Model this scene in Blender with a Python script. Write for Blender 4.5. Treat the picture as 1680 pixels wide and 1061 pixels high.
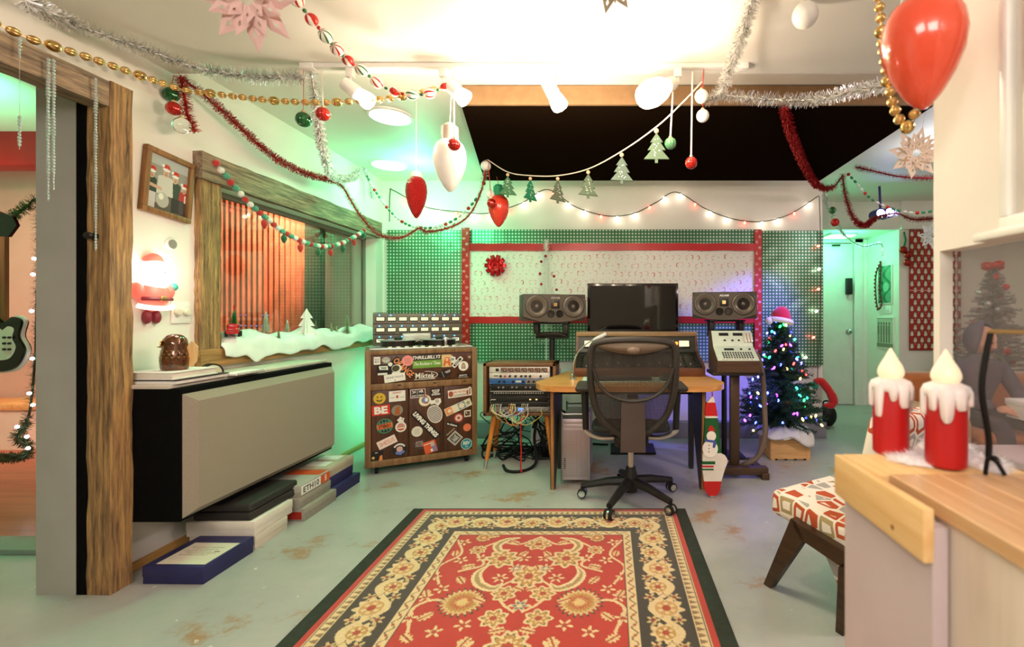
import bpy, bmesh, math, random
import numpy as np
from mathutils import Vector, Matrix
random.seed(7); rng = np.random.default_rng(7)
scene = bpy.context.scene
for o in list(bpy.data.objects): bpy.data.objects.remove(o)
COL = scene.collection
# ------------------------------------------------------------------ camera
H = 1.235; F = 760.0; CX = 1000.0; CY = 515.0      # eye height, focal length in pixels, optical axis in the 1680x1061 frame
cam = bpy.data.cameras.new('camera'); camo = bpy.data.objects.new('camera', cam); COL.objects.link(camo)
cam.sensor_width = 36; cam.lens = F / 1680 * 36
cam.shift_x = -(CX - 840) / 1680; cam.shift_y = (CY - 530.5) / 1680
cam.clip_start = 0.02; camo.location = (0, 0, H); camo.rotation_euler = (math.pi / 2, 0, 0)
cam.dof.use_dof = True; cam.dof.focus_distance = 3.4; cam.dof.aperture_fstop = 2.4
scene.camera = camo
# ------------------------------------------------------------------ world and exposure
scene.view_settings.view_transform = 'Standard'; scene.view_settings.look = 'None'
scene.view_settings.gamma = 1; scene.view_settings.use_curve_mapping = False
scene.view_settings.exposure = 0.2
w = bpy.data.worlds.new('world'); scene.world = w; w.use_nodes = True
w.node_tree.nodes['Background'].inputs[0].default_value = (1.0, 0.9, 0.8, 1)
w.node_tree.nodes['Background'].inputs[1].default_value = 0.12

def lamp(name, kind, loc, energy, color, size=0.1, target=None, spot=None, blend=0.6, size_y=None, spread=None):
    l = bpy.data.lights.new(name, kind); l.energy = energy; l.color = color
    if kind == 'AREA':
        l.size = size
        if size_y: l.shape = 'RECTANGLE'; l.size_y = size_y
        if spread: l.spread = spread
    else: l.shadow_soft_size = size
    if kind == 'SPOT': l.spot_size = spot; l.spot_blend = blend
    o = bpy.data.objects.new(name, l); COL.objects.link(o); o.location = loc
    if target is not None:
        d = Vector(target) - Vector(loc); o.rotation_euler = d.to_track_quat('-Z', 'Y').to_euler()
    return o
WARM = (1.0, 0.83, 0.64); NEUT = (1.0, 0.91, 0.83); GREEN = (0.10, 1.0, 0.46); MINT = (0.25, 1.0, 0.6)
# added unseen fill lights under the ceiling behind the photographer, no fixtures
lamp('rear_fill_light', 'AREA', (-0.9, -0.7, 2.46), 45, NEUT, 1.0, (-0.7, 1.6, 0.0))
lamp('rear_fill_light', 'AREA', (0.2, -1.3, 2.46), 46, NEUT, 1.0, (0.2, 1.5, 0.2))
# coloured LED lamps of the studio, plus fill lights
lamp('green_downlight', 'SPOT', (-1.5, 3.17, 2.54), 40, GREEN, 0.07, (-1.75, 3.5, 0.0), 2.5, 0.8)
lamp('green_corner_lamp', 'POINT', (-1.7, 4.1, 2.36), 17, GREEN, 0.12)
lamp('green_alcove_lamp', 'POINT', (2.95, 5.85, 2.12), 12, GREEN, 0.12)
lamp('green_floor_lamp', 'POINT', (-2.02, 4.35, 0.45), 6, GREEN, 0.06)
lamp('blue_spot', 'SPOT', (2.25, 3.6, 2.3), 330, (0.14, 0.10, 1.0), 0.05, (1.2, 4.68, 0.75), 0.78, 0.9)
lamp('lounge_fill', 'AREA', (2.6, 1.6, 2.48), 55, (1.0, 0.80, 0.78), 0.7, (2.6, 2.4, 0))  # added light to brighten the lounge behind the glass, no fixture
lamp('far_fill_lamp', 'POINT', (2.6, 3.6, 2.45), 10, (0.85, 0.9, 1.0), 0.2)
# live room behind the window
lamp('live_green', 'AREA', (-4.2, 2.6, 2.3), 40, GREEN, 0.7, (-4.6, 2.6, 2.75))
lamp('live_red', 'SPOT', (-2.75, 4.1, 2.3), 130, (1.0, 0.42, 0.28), 0.08, (-3.9, 4.56, 1.4), 1.7, 0.8)
lamp('live_red_far', 'SPOT', (-4.2, 2.2, 2.4), 190, (1.0, 0.26, 0.22), 0.12, (-6.0, 4.6, 0.8), 1.3, 0.8)
lamp('live_pink', 'POINT', (-5.0, 3.1, 1.9), 12, (1.0, 0.45, 0.42), 0.25)
lamp('live_doorway_green', 'SPOT', (-3.1, 1.9, 2.5), 18, (0.02, 1.0, 0.35), 0.1, (-3.15, 2.35, 0.0), 0.8, 0.6)

# ------------------------------------------------------------------ helpers
def P(px, py, Y): return Vector(((px - CX) * Y / F, Y, H + (CY - py) * Y / F))
def srgb(c):
    if isinstance(c, str): c = tuple(int(c[i:i + 2], 16) / 255 for i in (0, 2, 4))
    return tuple((x / 12.92 if x <= 0.04045 else ((x + 0.055) / 1.055) ** 2.4) for x in c[:3])
def S4(c): return (*srgb(c), 1.0)
MATS = {}
def mat(name, color, rough=0.5, metal=0.0, var=0.06, scale=8.0, bump=0.0, bscale=60.0, emit=None, es=0.0, trans=0.0, alpha=1.0, coat=0.0, sheen=0.0, ior=1.45, sub=0.0, stretch=None, spec=None):
    if name in MATS: return MATS[name]
    m = bpy.data.materials.new(name); m.use_nodes = True; nt = m.node_tree; b = nt.nodes['Principled BSDF']
    c = srgb(color)
    tc = nt.nodes.new('ShaderNodeTexCoord'); src = tc.outputs['Object']
    if stretch:
        mp = nt.nodes.new('ShaderNodeMapping'); mp.inputs['Scale'].default_value = stretch
        nt.links.new(src, mp.inputs[0]); src = mp.outputs[0]
    n = nt.nodes.new('ShaderNodeTexNoise'); n.inputs['Scale'].default_value = scale; n.inputs['Detail'].default_value = 4
    nt.links.new(src, n.inputs['Vector'])
    r = nt.nodes.new('ShaderNodeValToRGB')
    r.color_ramp.elements[0].position = 0.3; r.color_ramp.elements[1].position = 0.7
    r.color_ramp.elements[0].color = (*[x * (1 - var) for x in c], 1); r.color_ramp.elements[1].color = (*[min(1, x * (1 + var)) for x in c], 1)
    nt.links.new(n.outputs[0], r.inputs[0]); nt.links.new(r.outputs[0], b.inputs['Base Color'])
    b.inputs['Roughness'].default_value = rough; b.inputs['Metallic'].default_value = metal; b.inputs['IOR'].default_value = ior
    b.inputs['Transmission Weight'].default_value = trans; b.inputs['Alpha'].default_value = alpha
    b.inputs['Coat Weight'].default_value = coat; b.inputs['Sheen Weight'].default_value = sheen
    if spec is not None: b.inputs['Specular IOR Level'].default_value = spec
    if sub: b.inputs['Subsurface Weight'].default_value = sub; b.inputs['Subsurface Radius'].default_value = (0.02, 0.01, 0.01)
    if emit: b.inputs['Emission Color'].default_value = S4(emit); b.inputs['Emission Strength'].default_value = es
    if bump:
        n2 = nt.nodes.new('ShaderNodeTexNoise'); n2.inputs['Scale'].default_value = bscale; n2.inputs['Detail'].default_value = 3
        nt.links.new(src, n2.inputs['Vector'])
        bp = nt.nodes.new('ShaderNodeBump'); bp.inputs['Strength'].default_value = bump; bp.inputs['Distance'].default_value = 0.01
        nt.links.new(n2.outputs[0], bp.inputs['Height']); nt.links.new(bp.outputs[0], b.inputs['Normal'])
    MATS[name] = m; return m
def wood(name, dark, light, axis='Z', rough=0.55, scale=5.0, bump=0.15, mid=None):
    if name in MATS: return MATS[name]
    m = mat(name, light, rough); nt = m.node_tree; b = nt.nodes['Principled BSDF']
    st = {'X': (0.6, 9, 9), 'Y': (9, 0.6, 9), 'Z': (9, 9, 0.6)}[axis]
    tc = nt.nodes.new('ShaderNodeTexCoord'); mp = nt.nodes.new('ShaderNodeMapping'); mp.inputs['Scale'].default_value = st
    n = nt.nodes.new('ShaderNodeTexNoise'); n.inputs['Scale'].default_value = scale; n.inputs['Detail'].default_value = 8; n.inputs['Roughness'].default_value = 0.65; n.inputs['Distortion'].default_value = 0.3
    r = nt.nodes.new('ShaderNodeValToRGB'); e = r.color_ramp.elements
    e[0].position = 0.32; e[0].color = S4(dark); e[1].position = 0.68; e[1].color = S4(light)
    if mid: x = e.new(0.5); x.color = S4(mid)
    nt.links.new(tc.outputs['Object'], mp.inputs[0]); nt.links.new(mp.outputs[0], n.inputs['Vector'])
    nt.links.new(n.outputs[0], r.inputs[0]); nt.links.new(r.outputs[0], b.inputs['Base Color'])
    bp = nt.nodes.new('ShaderNodeBump'); bp.inputs['Strength'].default_value = bump; bp.inputs['Distance'].default_value = 0.01
    nt.links.new(n.outputs[0], bp.inputs['Height']); nt.links.new(bp.outputs[0], b.inputs['Normal'])
    return m
def attr_mat(name, rough=0.7, bump=0.0, bscale=300, metal=0.0, sheen=0.0, coat=0.0):
    if name in MATS: return MATS[name]
    m = mat(name, 'ffffff', rough, metal, bump=bump, bscale=bscale, sheen=sheen, coat=coat); nt = m.node_tree
    a = nt.nodes.new('ShaderNodeAttribute'); a.attribute_name = 'paint'
    nt.links.new(a.outputs['Color'], nt.nodes['Principled BSDF'].inputs['Base Color']); return m

class MB:
    def __init__(s): s.v = []; s.f = []; s.m = []
    def add(s, vs, fs, mi=0, M=None):
        o = len(s.v)
        s.v += [tuple(M @ Vector(v)) if M is not None else tuple(v) for v in vs]
        s.f += [tuple(i + o for i in f) for f in fs]; s.m += [mi] * len(fs); return s
    def box(s, a, b, mi=0, M=None):
        x0, y0, z0 = [min(p, q) for p, q in zip(a, b)]; x1, y1, z1 = [max(p, q) for p, q in zip(a, b)]
        vs = [(x0,y0,z0),(x1,y0,z0),(x1,y1,z0),(x0,y1,z0),(x0,y0,z1),(x1,y0,z1),(x1,y1,z1),(x0,y1,z1)]
        return s.add(vs, [(3,2,1,0),(4,5,6,7),(0,1,5,4),(1,2,6,5),(2,3,7,6),(3,0,4,7)], mi, M)
    def rbox(s, a, b, r=0.005, seg=2, mi=0, M=None):
        bm = bmesh.new(); bmesh.ops.create_cube(bm, size=1.0)
        c = [(p + q) / 2 for p, q in zip(a, b)]; d = [abs(q - p) for p, q in zip(a, b)]
        for v in bm.verts: v.co = Vector((c[i] + v.co[i] * d[i] for i in range(3)))
        bmesh.ops.bevel(bm, geom=bm.edges[:], offset=min(r, min(d) * 0.49), segments=seg, profile=0.5, affect='EDGES')
        bm.verts.index_update()
        vs = [tuple(v.co) for v in bm.verts]; fs = [tuple(v.index for v in f.verts) for f in bm.faces]; bm.free()
        return s.add(vs, fs, mi, M)
    def tube(s, pts, r, n=8, mi=0, caps=True, M=None, flat=1.0):
        pts = [Vector(p) for p in pts]; k = len(pts); rs = r if isinstance(r, (list, tuple)) else [r] * k
        vs = []; up = None  # lilac reflection haze put into the pane as a pale tint
        for i, p in enumerate(pts):
            t = (pts[min(i + 1, k - 1)] - pts[max(i - 1, 0)]).normalized()
            if up is None:
                up = Vector((0, 0, 1)) if abs(t.z) < 0.9 else Vector((1, 0, 0))
            a = (up - t * up.dot(t)).normalized(); up = a; b = t.cross(a)
            for j in range(n):
                g = 2 * math.pi * j / n; vs.append(p + (a * math.cos(g) * flat + b * math.sin(g)) * rs[i])
        fs = [(i * n + j, i * n + (j + 1) % n, (i + 1) * n + (j + 1) % n, (i + 1) * n + j) for i in range(k - 1) for j in range(n)]
        if caps: fs += [tuple(range(n - 1, -1, -1)), tuple(range((k - 1) * n, k * n))]
        return s.add(vs, fs, mi, M)
    def lathe(s, prof, n=24, mi=0, M=None, c=(0, 0, 0)):
        vs = []; k = len(prof)
        for r, z in prof:
            for j in range(n):
                g = 2 * math.pi * j / n; vs.append((c[0] + r * math.cos(g), c[1] + r * math.sin(g), c[2] + z))
        fs = [(i * n + j, i * n + (j + 1) % n, (i + 1) * n + (j + 1) % n, (i + 1) * n + j) for i in range(k - 1) for j in range(n)]
        if prof[0][0] > 1e-6: fs.append(tuple(range(n - 1, -1, -1)))
        if prof[-1][0] > 1e-6: fs.append(tuple(range((k - 1) * n, k * n)))
        return s.add(vs, fs, mi, M)
    def sph(s, c, r, nu=16, nv=10, mi=0, M=None):
        rr = r if isinstance(r, (list, tuple)) else (r, r, r); vs = []
        for i in range(nv + 1):
            t = math.pi * i / nv
            for j in range(nu):
                g = 2 * math.pi * j / nu
                vs.append((c[0] + rr[0] * math.sin(t) * math.cos(g), c[1] + rr[1] * math.sin(t) * math.sin(g), c[2] - rr[2] * math.cos(t)))
        fs = [(i * nu + j, i * nu + (j + 1) % nu, (i + 1) * nu + (j + 1) % nu, (i + 1) * nu + j) for i in range(nv) for j in range(nu)]
        return s.add(vs, fs, mi, M)
    def prism(s, poly, z0, z1, mi=0, M=None):
        n = len(poly); ar = sum(poly[i][0] * poly[(i + 1) % n][1] - poly[(i + 1) % n][0] * poly[i][1] for i in range(n))
        if ar < 0: poly = poly[::-1]
        vs = [(x, y, z0) for x, y in poly] + [(x, y, z1) for x, y in poly]
        fs = [tuple(range(n - 1, -1, -1)), tuple(range(n, 2 * n))] + [(i, (i + 1) % n, n + (i + 1) % n, n + i) for i in range(n)]
        return s.add(vs, fs, mi, M)
    def build(s, name, mats, parent=None, loc=None, rot=None, ang=35, smooth=True):
        me = bpy.data.meshes.new(name); me.from_pydata(s.v, [], s.f)
        ml = mats if isinstance(mats, (list, tuple)) else [mats]
        for m in ml: me.materials.append(m)
        if len(ml) > 1: me.polygons.foreach_set('material_index', s.m)
        me.validate(); me.update()
        if smooth:
            me.polygons.foreach_set('use_smooth', [True] * len(me.polygons)); me.set_sharp_from_angle(angle=math.radians(ang))
        return link(name, me, parent, loc, rot)
def link(name, me, parent=None, loc=None, rot=None, scale=None):
    o = bpy.data.objects.new(name, me); COL.objects.link(o)
    if parent is not None: o.parent = parent
    if loc is not None: o.location = loc
    if rot is not None: o.rotation_euler = rot
    if scale is not None: o.scale = scale if isinstance(scale, (tuple, list)) else (scale,) * 3
    return o
def tag(o, label, cat, group=None):
    o['label'] = label; o['category'] = cat
    if group: o['group'] = group
    return o
def T(name, label, cat, loc=(0, 0, 0), rz=0.0, group=None):
    o = bpy.data.objects.new(name, None); COL.objects.link(o); o.location = loc; o.rotation_euler = (0, 0, rz); o.empty_display_size = 0.05
    return tag(o, label, cat, group)
def ST(o): o['kind'] = 'structure'; return o
def plabel(o, l): o['label'] = l; return o
XZ = Matrix.Rotation(math.pi / 2, 4, 'X')       # flat drawing (x, y) stood up: x right, y up, thickness towards the viewer
def stood(x=0, y=0, z=0): return Matrix.Translation((x, y, z)) @ XZ
YZ = Matrix(((0, 0, 1, 0), (1, 0, 0, 0), (0, 1, 0, 0), (0, 0, 0, 1)))   # flat drawing on the left wall: x along +Y, y up, thickness towards +X
def spline(pts, n=10):
    pts = [Vector(p) for p in pts]; out = []
    q = [pts[0] * 2 - pts[1]] + pts + [pts[-1] * 2 - pts[-2]]
    for i in range(1, len(q) - 2):
        a, b, c, d = q[i - 1:i + 3]
        for k in range(n):
            t = k / n
            out.append(0.5 * ((2 * b) + (c - a) * t + (2 * a - 5 * b + 4 * c - d) * t * t + (3 * b - a - 3 * c + d) * t ** 3))
    out.append(pts[-1]); return out
def walk(pts, step):
    """points and tangents at equal arc length along a polyline"""
    out = []; acc = 0.0; nxt = 0.0
    for a, b in zip(pts, pts[1:]):
        d = (b - a).length
        if d < 1e-9: continue
        while nxt <= acc + d:
            out.append((a.lerp(b, (nxt - acc) / d), (b - a).normalized())); nxt += step
        acc += d
    return out
def pix(lst, n=10): return spline([P(*q) for q in lst], n)
def circ(r, n=20, ry=None, a0=0.0): return [(r * math.cos(2 * math.pi * i / n + a0), (ry or r) * math.sin(2 * math.pi * i / n + a0)) for i in range(n)]
def star(n, r0, r1, a0=math.pi / 2): return [((r0 if i % 2 == 0 else r1) * math.cos(a0 + math.pi * i / n), (r0 if i % 2 == 0 else r1) * math.sin(a0 + math.pi * i / n)) for i in range(2 * n)]
def rect(w, h): return [(-w / 2, -h / 2), (w / 2, -h / 2), (w / 2, h / 2), (-w / 2, h / 2)]
def rrect(w, h, r, n=4):
    o = []
    for cx, cy, a in ((w/2-r, h/2-r, 0), (-w/2+r, h/2-r, 90), (-w/2+r, -h/2+r, 180), (w/2-r, -h/2+r, 270)):
        for i in range(n + 1):
            g = math.radians(a + 90 * i / n); o.append((cx + r * math.cos(g), cy + r * math.sin(g)))
    return o
_tc = {}
def text_geo(body, w=None, h=None, shear=0.0, bold=0.0):
    key = (body, shear, bold)
    if key not in _tc:
        cu = bpy.data.curves.new('t', 'FONT'); cu.body = body; cu.size = 1.0; cu.align_x = 'CENTER'; cu.shear = shear; cu.offset = bold; cu.resolution_u = 2
        cu.space_line = 0.8
        ob = bpy.data.objects.new('t', cu); me = bpy.data.meshes.new_from_object(ob)
        vs = np.array([v.co[:] for v in me.vertices]).reshape(-1, 3); fs = [tuple(p.vertices) for p in me.polygons]
        bpy.data.objects.remove(ob); bpy.data.curves.remove(cu); bpy.data.meshes.remove(me)
        _tc[key] = (vs, fs)
    vs, fs = _tc[key]
    if len(vs) == 0: return [], []
    lo = vs.min(0); hi = vs.max(0); c = (lo + hi) / 2; sx = w / (hi[0] - lo[0]) if w else None; sy = h / (hi[1] - lo[1]) if h else None
    sx = sx or sy; sy = sy or sx
    return [((v[0] - c[0]) * sx, (v[1] - c[1]) * sy, 0.0) for v in vs], fs
def grid_mesh(name, w, h, nx, ny, fn, material, zfn=None):
    """flat sheet in x,y with painted colour per point; fn(X, Y) -> linear rgb"""
    xs = np.linspace(0, w, nx); ys = np.linspace(0, h, ny); X, Y = np.meshgrid(xs, ys)
    Z = zfn(X, Y) if zfn else np.zeros_like(X)
    co = np.stack([X, Y, Z], -1).reshape(-1, 3).astype(np.float32)
    i = np.arange(nx * ny).reshape(ny, nx)
    q = np.stack([i[:-1, :-1], i[:-1, 1:], i[1:, 1:], i[1:, :-1]], -1).reshape(-1, 4)
    me = bpy.data.meshes.new(name); me.vertices.add(len(co)); me.vertices.foreach_set('co', co.ravel())
    me.loops.add(q.size); me.loops.foreach_set('vertex_index', q.ravel().astype(np.int32))
    me.polygons.add(len(q)); me.polygons.foreach_set('loop_start', np.arange(0, q.size, 4, dtype=np.int32))
    me.update(calc_edges=True)
    rgb = fn(X, Y).reshape(-1, 3)
    at = me.attributes.new('paint', 'FLOAT_COLOR', 'POINT')
    at.data.foreach_set('color', np.concatenate([rgb, np.ones((len(rgb), 1))], 1).astype(np.float32).ravel())
    me.materials.append(material); me.polygons.foreach_set('use_smooth', [True] * len(q)); return me
def put(img, mask, c): img[mask] = srgb(c)

# ------------------------------------------------------------------ materials
wall_m = mat('painted_wall', 'ece5da', 0.75, var=0.03, scale=3, bump=0.05, bscale=40)
ceil_m = mat('painted_ceiling', 'e6e0d6', 0.55, var=0.03, scale=2, bump=0.03, bscale=30)
white_m = mat('white_paint', 'efebe4', 0.45, var=0.03)
black_m = mat('black_cloth', '0b0a0a', 0.9, var=0.2, scale=40, spec=0.1)
dark_m = mat('black_plastic', '1b1917', 0.45, var=0.15, scale=30)
darkbrown_m = mat('dark_metal', '2b241f', 0.5, 0.3, var=0.15, scale=20)
rubber_m = mat('rubber', '100f0f', 0.8)
chrome_m = mat('chrome', 'd8d8d8', 0.18, 1.0)
silver_m = mat('silver', 'c9c6c2', 0.3, 0.9, var=0.05)
gold_m = mat('gold', 'e6bd7a', 0.28, 1.0, var=0.12, scale=30)
red_m = mat('red_paint', 'c2201c', 0.4)
greenp_m = mat('green_paint', '1f6b35', 0.4)
glass_m = mat('clear_glass', 'ffffff', 0.03, trans=1.0, ior=1.45, var=0)
reclaim_v = wood('reclaimed_wood_vertical', '4f3a28', 'c89a5e', 'Z', 0.8, 7.5, 0.6, '94714a')
reclaim_y = wood('reclaimed_wood_lengthwise', '55463a', 'b99c7a', 'Y', 0.8, 7.5, 0.6, '8d7862')
pine_m = wood('pine', 'd9a464', 'f0cd94', 'Y', 0.5, 2.5, 0.08)
# ================================================================== structure
fm = mat('painted_concrete_floor', 'a9a8a0', 0.38, var=0.07, scale=2.2, bump=0.06, bscale=25)
nt = fm.node_tree; b = nt.nodes['Principled BSDF']; tc = nt.nodes.new('ShaderNodeTexCoord')
n1 = nt.nodes.new('ShaderNodeTexNoise'); n1.inputs['Scale'].default_value = 2.3; n1.inputs['Detail'].default_value = 7; n1.inputs['Roughness'].default_value = 0.7
r1 = nt.nodes.new('ShaderNodeValToRGB'); e = r1.color_ramp.elements; e[0].position = 0.36; e[0].color = S4('a38566'); e[1].position = 0.43; e[1].color = S4('a6a8a4'); x = e.new(0.7); x.color = S4('b3b2ab')
n2 = nt.nodes.new('ShaderNodeTexNoise'); n2.inputs['Scale'].default_value = 26; n2.inputs['Detail'].default_value = 5
r2 = nt.nodes.new('ShaderNodeValToRGB'); e = r2.color_ramp.elements; e[0].position = 0.70; e[0].color = (0, 0, 0, 1); e[1].position = 0.74; e[1].color = (1, 1, 1, 1)
mx = nt.nodes.new('ShaderNodeMix'); mx.data_type = 'RGBA'; mx.inputs[7].default_value = S4('d8d4cc')
nt.links.new(tc.outputs['Object'], n1.inputs[0]); nt.links.new(tc.outputs['Object'], n2.inputs[0])
nt.links.new(n1.outputs[0], r1.inputs[0]); nt.links.new(n2.outputs[0], r2.inputs[0]); nt.links.new(r2.outputs[0], mx.inputs[0]); nt.links.new(r1.outputs[0], mx.inputs[6]); nt.links.new(mx.outputs[2], b.inputs['Base Color'])
ST(MB().box((-2.52, -3, -0.1), (4.75, 6.4, 0)).build('floor', fm))
XW = -2.30; XO = -2.52
m = MB()
m.box((XO, -3, 0), (XW, 0.5, 2.72)); m.box((XO, 0.5, 2.25), (XW, 2.05, 2.72))
m.box((XO + 0.19, 2.05, 0), (XW, 2.70, 2.72)); m.box((XO, 2.05, 0), (XO + 0.19, 2.70, 2.72))
m.box((XO, 2.70, 0), (XW, 4.56, 1.035)); m.box((XO, 2.70, 1.99), (XW, 4.56, 2.72)); m.box((XO, 4.56, 0), (XW, 4.7, 2.72))
ST(m.build('wall_left', wall_m))
ST(MB().box((XO, 4.7, 0), (2.16, 4.85, 2.72)).box((2.04, 4.85, 0), (2.16, 6.3, 2.72)).build('wall_far', wall_m))
ST(MB().box((XO, -3.1, 0), (4.75, -3, 2.72)).build('wall_back', wall_m))
ST(MB().box((4.75, -3.1, 0), (4.85, 6.4, 2.72)).build('wall_right', wall_m))
# alcove: back wall with door, short side wall with pictures, wall with the snowman paper
ST(MB().box((2.04, 6.3, 0), (2.56, 6.4, 2.72)).box((3.32, 6.3, 0), (3.6, 6.4, 2.72)).box((2.56, 6.3, 2.2), (3.32, 6.4, 2.72)).build('wall_alcove_back', wall_m))
ST(MB().box((3.5, 5.6, 0), (4.75, 5.7, 2.72)).box((3.5, 5.7, 0), (3.6, 6.3, 2.72)).build('wall_alcove_side', wall_m))
ST(MB().box((2.16, 5.6, 2.255), (3.5, 6.3, 2.62)).box((3.5, 5.55, 2.255), (4.75, 5.6, 2.62)).build('trim_1', wall_m))
ST(MB().box((XO, -3, 2.50), (4.75, 2.44, 2.75)).build('ceiling', ceil_m))
ST(MB().box((XO, 2.44, 2.59), (4.75, 6.4, 2.75)).build('ceiling_far', ceil_m))
MB  # near-ceiling seam strips
seam_m = mat('ceiling_joint', 'd9cbb4', 0.6)
ST(MB().box((-2.3, 1.60, 2.494), (4.75, 1.63, 2.50)).build('trim_2', seam_m))
base_m = mat('concrete_curb', '8d8a92', 0.7, var=0.12, bump=0.2, bscale=30)
ST(MB().rbox((-2.28, 4.60, 0), (2.16, 4.7, 0.16), 0.008).build('baseboard_far', base_m))
ST(MB().rbox((XW, 2.14, 0), (XW + 0.018, 4.6, 0.04), 0.004).build('baseboard_left', wood('floor_trim', 'a8793f', 'c99a5a', 'Y')))
# far door in the alcove
d = MB(); d.rbox((2.57, 6.30, 0.01), (3.31, 6.345, 2.19), 0.003); d = ST(d.build('door_1', white_m))
MB().rbox((3.20, 6.235, 1.50), (3.275, 6.298, 1.72), 0.008).build('lock_box', dark_m, d)
MB().lathe([(0.030, 0), (0.032, 0.008), (0.012, 0.012), (0.012, 0.05), (0.030, 0.06), (0.034, 0.08), (0.022, 0.095), (0, 0.097)], 18, M=stood(3.24, 6.30, 1.0)).build('door_knob', chrome_m, d)
MB().box((3.02, 6.26, 2.155), (3.12, 6.298, 2.175)).build('door_closer', dark_m, d)
t = MB(); t.rbox((3.32, 6.265, 0), (3.43, 6.3, 2.25), 0.004); t.rbox((2.50, 6.265, 2.2), (3.43, 6.3, 2.25), 0.004); t.rbox((3.43, 6.28, 0), (3.5, 6.3, 2.25), 0.003)
ST(t.build('trim_3', white_m))
# black ceiling cloud
cl = T('acoustic_cloud', 'large black acoustic cloud panel hung under the ceiling above the desk', 'acoustic panel', (0.6, 3.5, 2.47))
poly = [((757-1000)*2.75/760-0.6, 2.75-3.5), ((1532-1000)*2.75/760-0.6, 2.75-3.5), (1.95-0.6, 4.29-3.5), ((795-1000)*4.29/760-0.6, 4.29-3.5)]
MB().prism(poly, 0, 0.095).build('panel', mat('black_felt', '1a110a', 1.0, var=0.25, scale=120, spec=0.0), cl)
c2 = MB(); a, bb, cc, dd = [Vector((p[0], p[1], 0)) for p in poly]
for p, q in ((a, bb),):
    c2.box((p.x, p.y - 0.018, 0.0), (q.x, p.y, 0.112))
c2.build('front_batten', mat('tan_batten', '8a6a48', 0.6, var=0.1, scale=20), cl)
# ------------------------------------------------------------------ doorway timber
dw = T('timber_door_frame', 'weathered reclaimed timber frame around the open doorway', 'door frame', (-2.245, 2.08, 0))
def ragged(a, b, seed, axis):
    """a beam with slightly uneven edges"""
    r = random.Random(seed); n = 26; vs = []; fs = []
    for i in range(n + 1):
        t = i / n; ring = []
        for (u, v) in ((0, 0), (1, 0), (1, 1), (0, 1)):
            j = r.uniform(-0.003, 0.003); k = r.uniform(-0.003, 0.003)
            if axis == 'Z': ring.append((a[0] + (b[0]-a[0])*u + j, a[1] + (b[1]-a[1])*v + k, a[2] + (b[2]-a[2])*t))
            else: ring.append((a[0] + (b[0]-a[0])*u + j, a[1] + (b[1]-a[1])*t, a[2] + (b[2]-a[2])*v + k))
        vs += ring
    for i in range(n):
        for j in range(4): fs.append((i*4+j, i*4+(j+1) % 4, (i+1)*4+(j+1) % 4, (i+1)*4+j))
    fs += [(3, 2, 1, 0), (4*n, 4*n+1, 4*n+2, 4*n+3)]
    if axis != 'Z': fs = [f[::-1] for f in fs]
    return vs, fs
v, f = ragged((-0.050, -0.045, 0), (0.052, 0.050, 2.26), 1, 'Z'); MB().add(v, f).build('post', reclaim_v, dw)
v, f = ragged((-0.050, -2.2, 2.145), (0.052, -0.048, 2.255), 2, 'Y'); MB().add(v, f).build('header', reclaim_y, dw)
MB().lathe([(0.016, 0), (0.017, 0.004), (0.008, 0.008), (0.008, 0.02), (0.016, 0.026), (0.014, 0.036), (0, 0.038)], 16, M=stood(-0.012, -0.047, 1.575)).build('latch_knob', dark_m, dw)
ST(MB().box((XO, 2.035, 0), (-2.345, 2.05, 2.25)).build('trim_4', mat('grey_jamb_paint', 'aaa69e', 0.6, var=0.06, scale=5, bump=0.08, bscale=30)))
ST(MB().box((-2.345, 2.037, 0), (-2.297, 2.05, 2.25)).build('trim_5', black_m))
# ------------------------------------------------------------------ live room beyond the left wall
rf = wood('red_floor', '8f4a30', 'b8674a', 'X', 0.3, 2.0, 0.05)
ST(MB().box((-6.7, 2.5, -0.1), (XO, 4.75, 0.0)).build('floor_live_room', rf)); ST(MB().box((-6.7, 0.0, -0.1), (XO, 2.5, 0.0)).build('floor_passage', fm))
ST(MB().box((-6.7, 4.6, 0), (XO, 4.7, 2.8)).box((-6.7, 0, 0), (-6.6, 4.6, 2.8)).box((-6.7, -0.1, 0), (XO, 0, 2.8)).build('wall_live_room', mat('live_room_wall', 'd8c4bc', 0.7, var=0.08, scale=2)))
ST(MB().box((-6.7, 0, 2.735), (XO, 4.75, 2.85)).build('ceiling_live_room', ceil_m))
ST(MB().rbox((-6.6, 3.8, 2.46), (XO - 0.01, 3.98, 2.735), 0.005).build('trim_6', mat('red_beam', 'a3161a', 0.6)))
ST(MB().rbox((-6.6, 4.56, 0.0), (-4.7, 4.6, 0.18), 0.005).build('baseboard_live_room', white_m))
ST(MB().rbox((-6.5, 2.37, 0.0), (XO - 0.02, 2.52, 0.03), 0.004).build('trim_7', mat('threshold', '7d8a80', 0.5)))
# corrugated wall sheet, every rib a real fold
v = []; n = 96; x0, x1 = -4.25, -2.98
for i in range(n + 1):
    x = x0 + (x1 - x0) * i / n; yy = 4.55 + 0.03 * math.cos(i * math.pi / 2)
    v += [(x, yy, 0.2), (x, yy, 2.4)]
f = [(2*i, 2*i+2, 2*i+3, 2*i+1) for i in range(n)]
tag(MB().add(v, f).build('corrugated_sheet', mat('orange_metal_sheet', 'd0906e', 0.55, 0.2, var=0.25, scale=5), smooth=False), 'orange corrugated metal sheet on the wall seen through the studio window', 'metal sheet')  # orange base colour with random tone variation
tag(MB().rbox((-2.97, 4.50, 0), (-2.82, 4.59, 2.3), 0.01).build('wall_post', mat('dark_green_post', '3a4a3c', 0.6)), 'dark post right of the corrugated sheet beyond the window', 'post')
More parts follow.
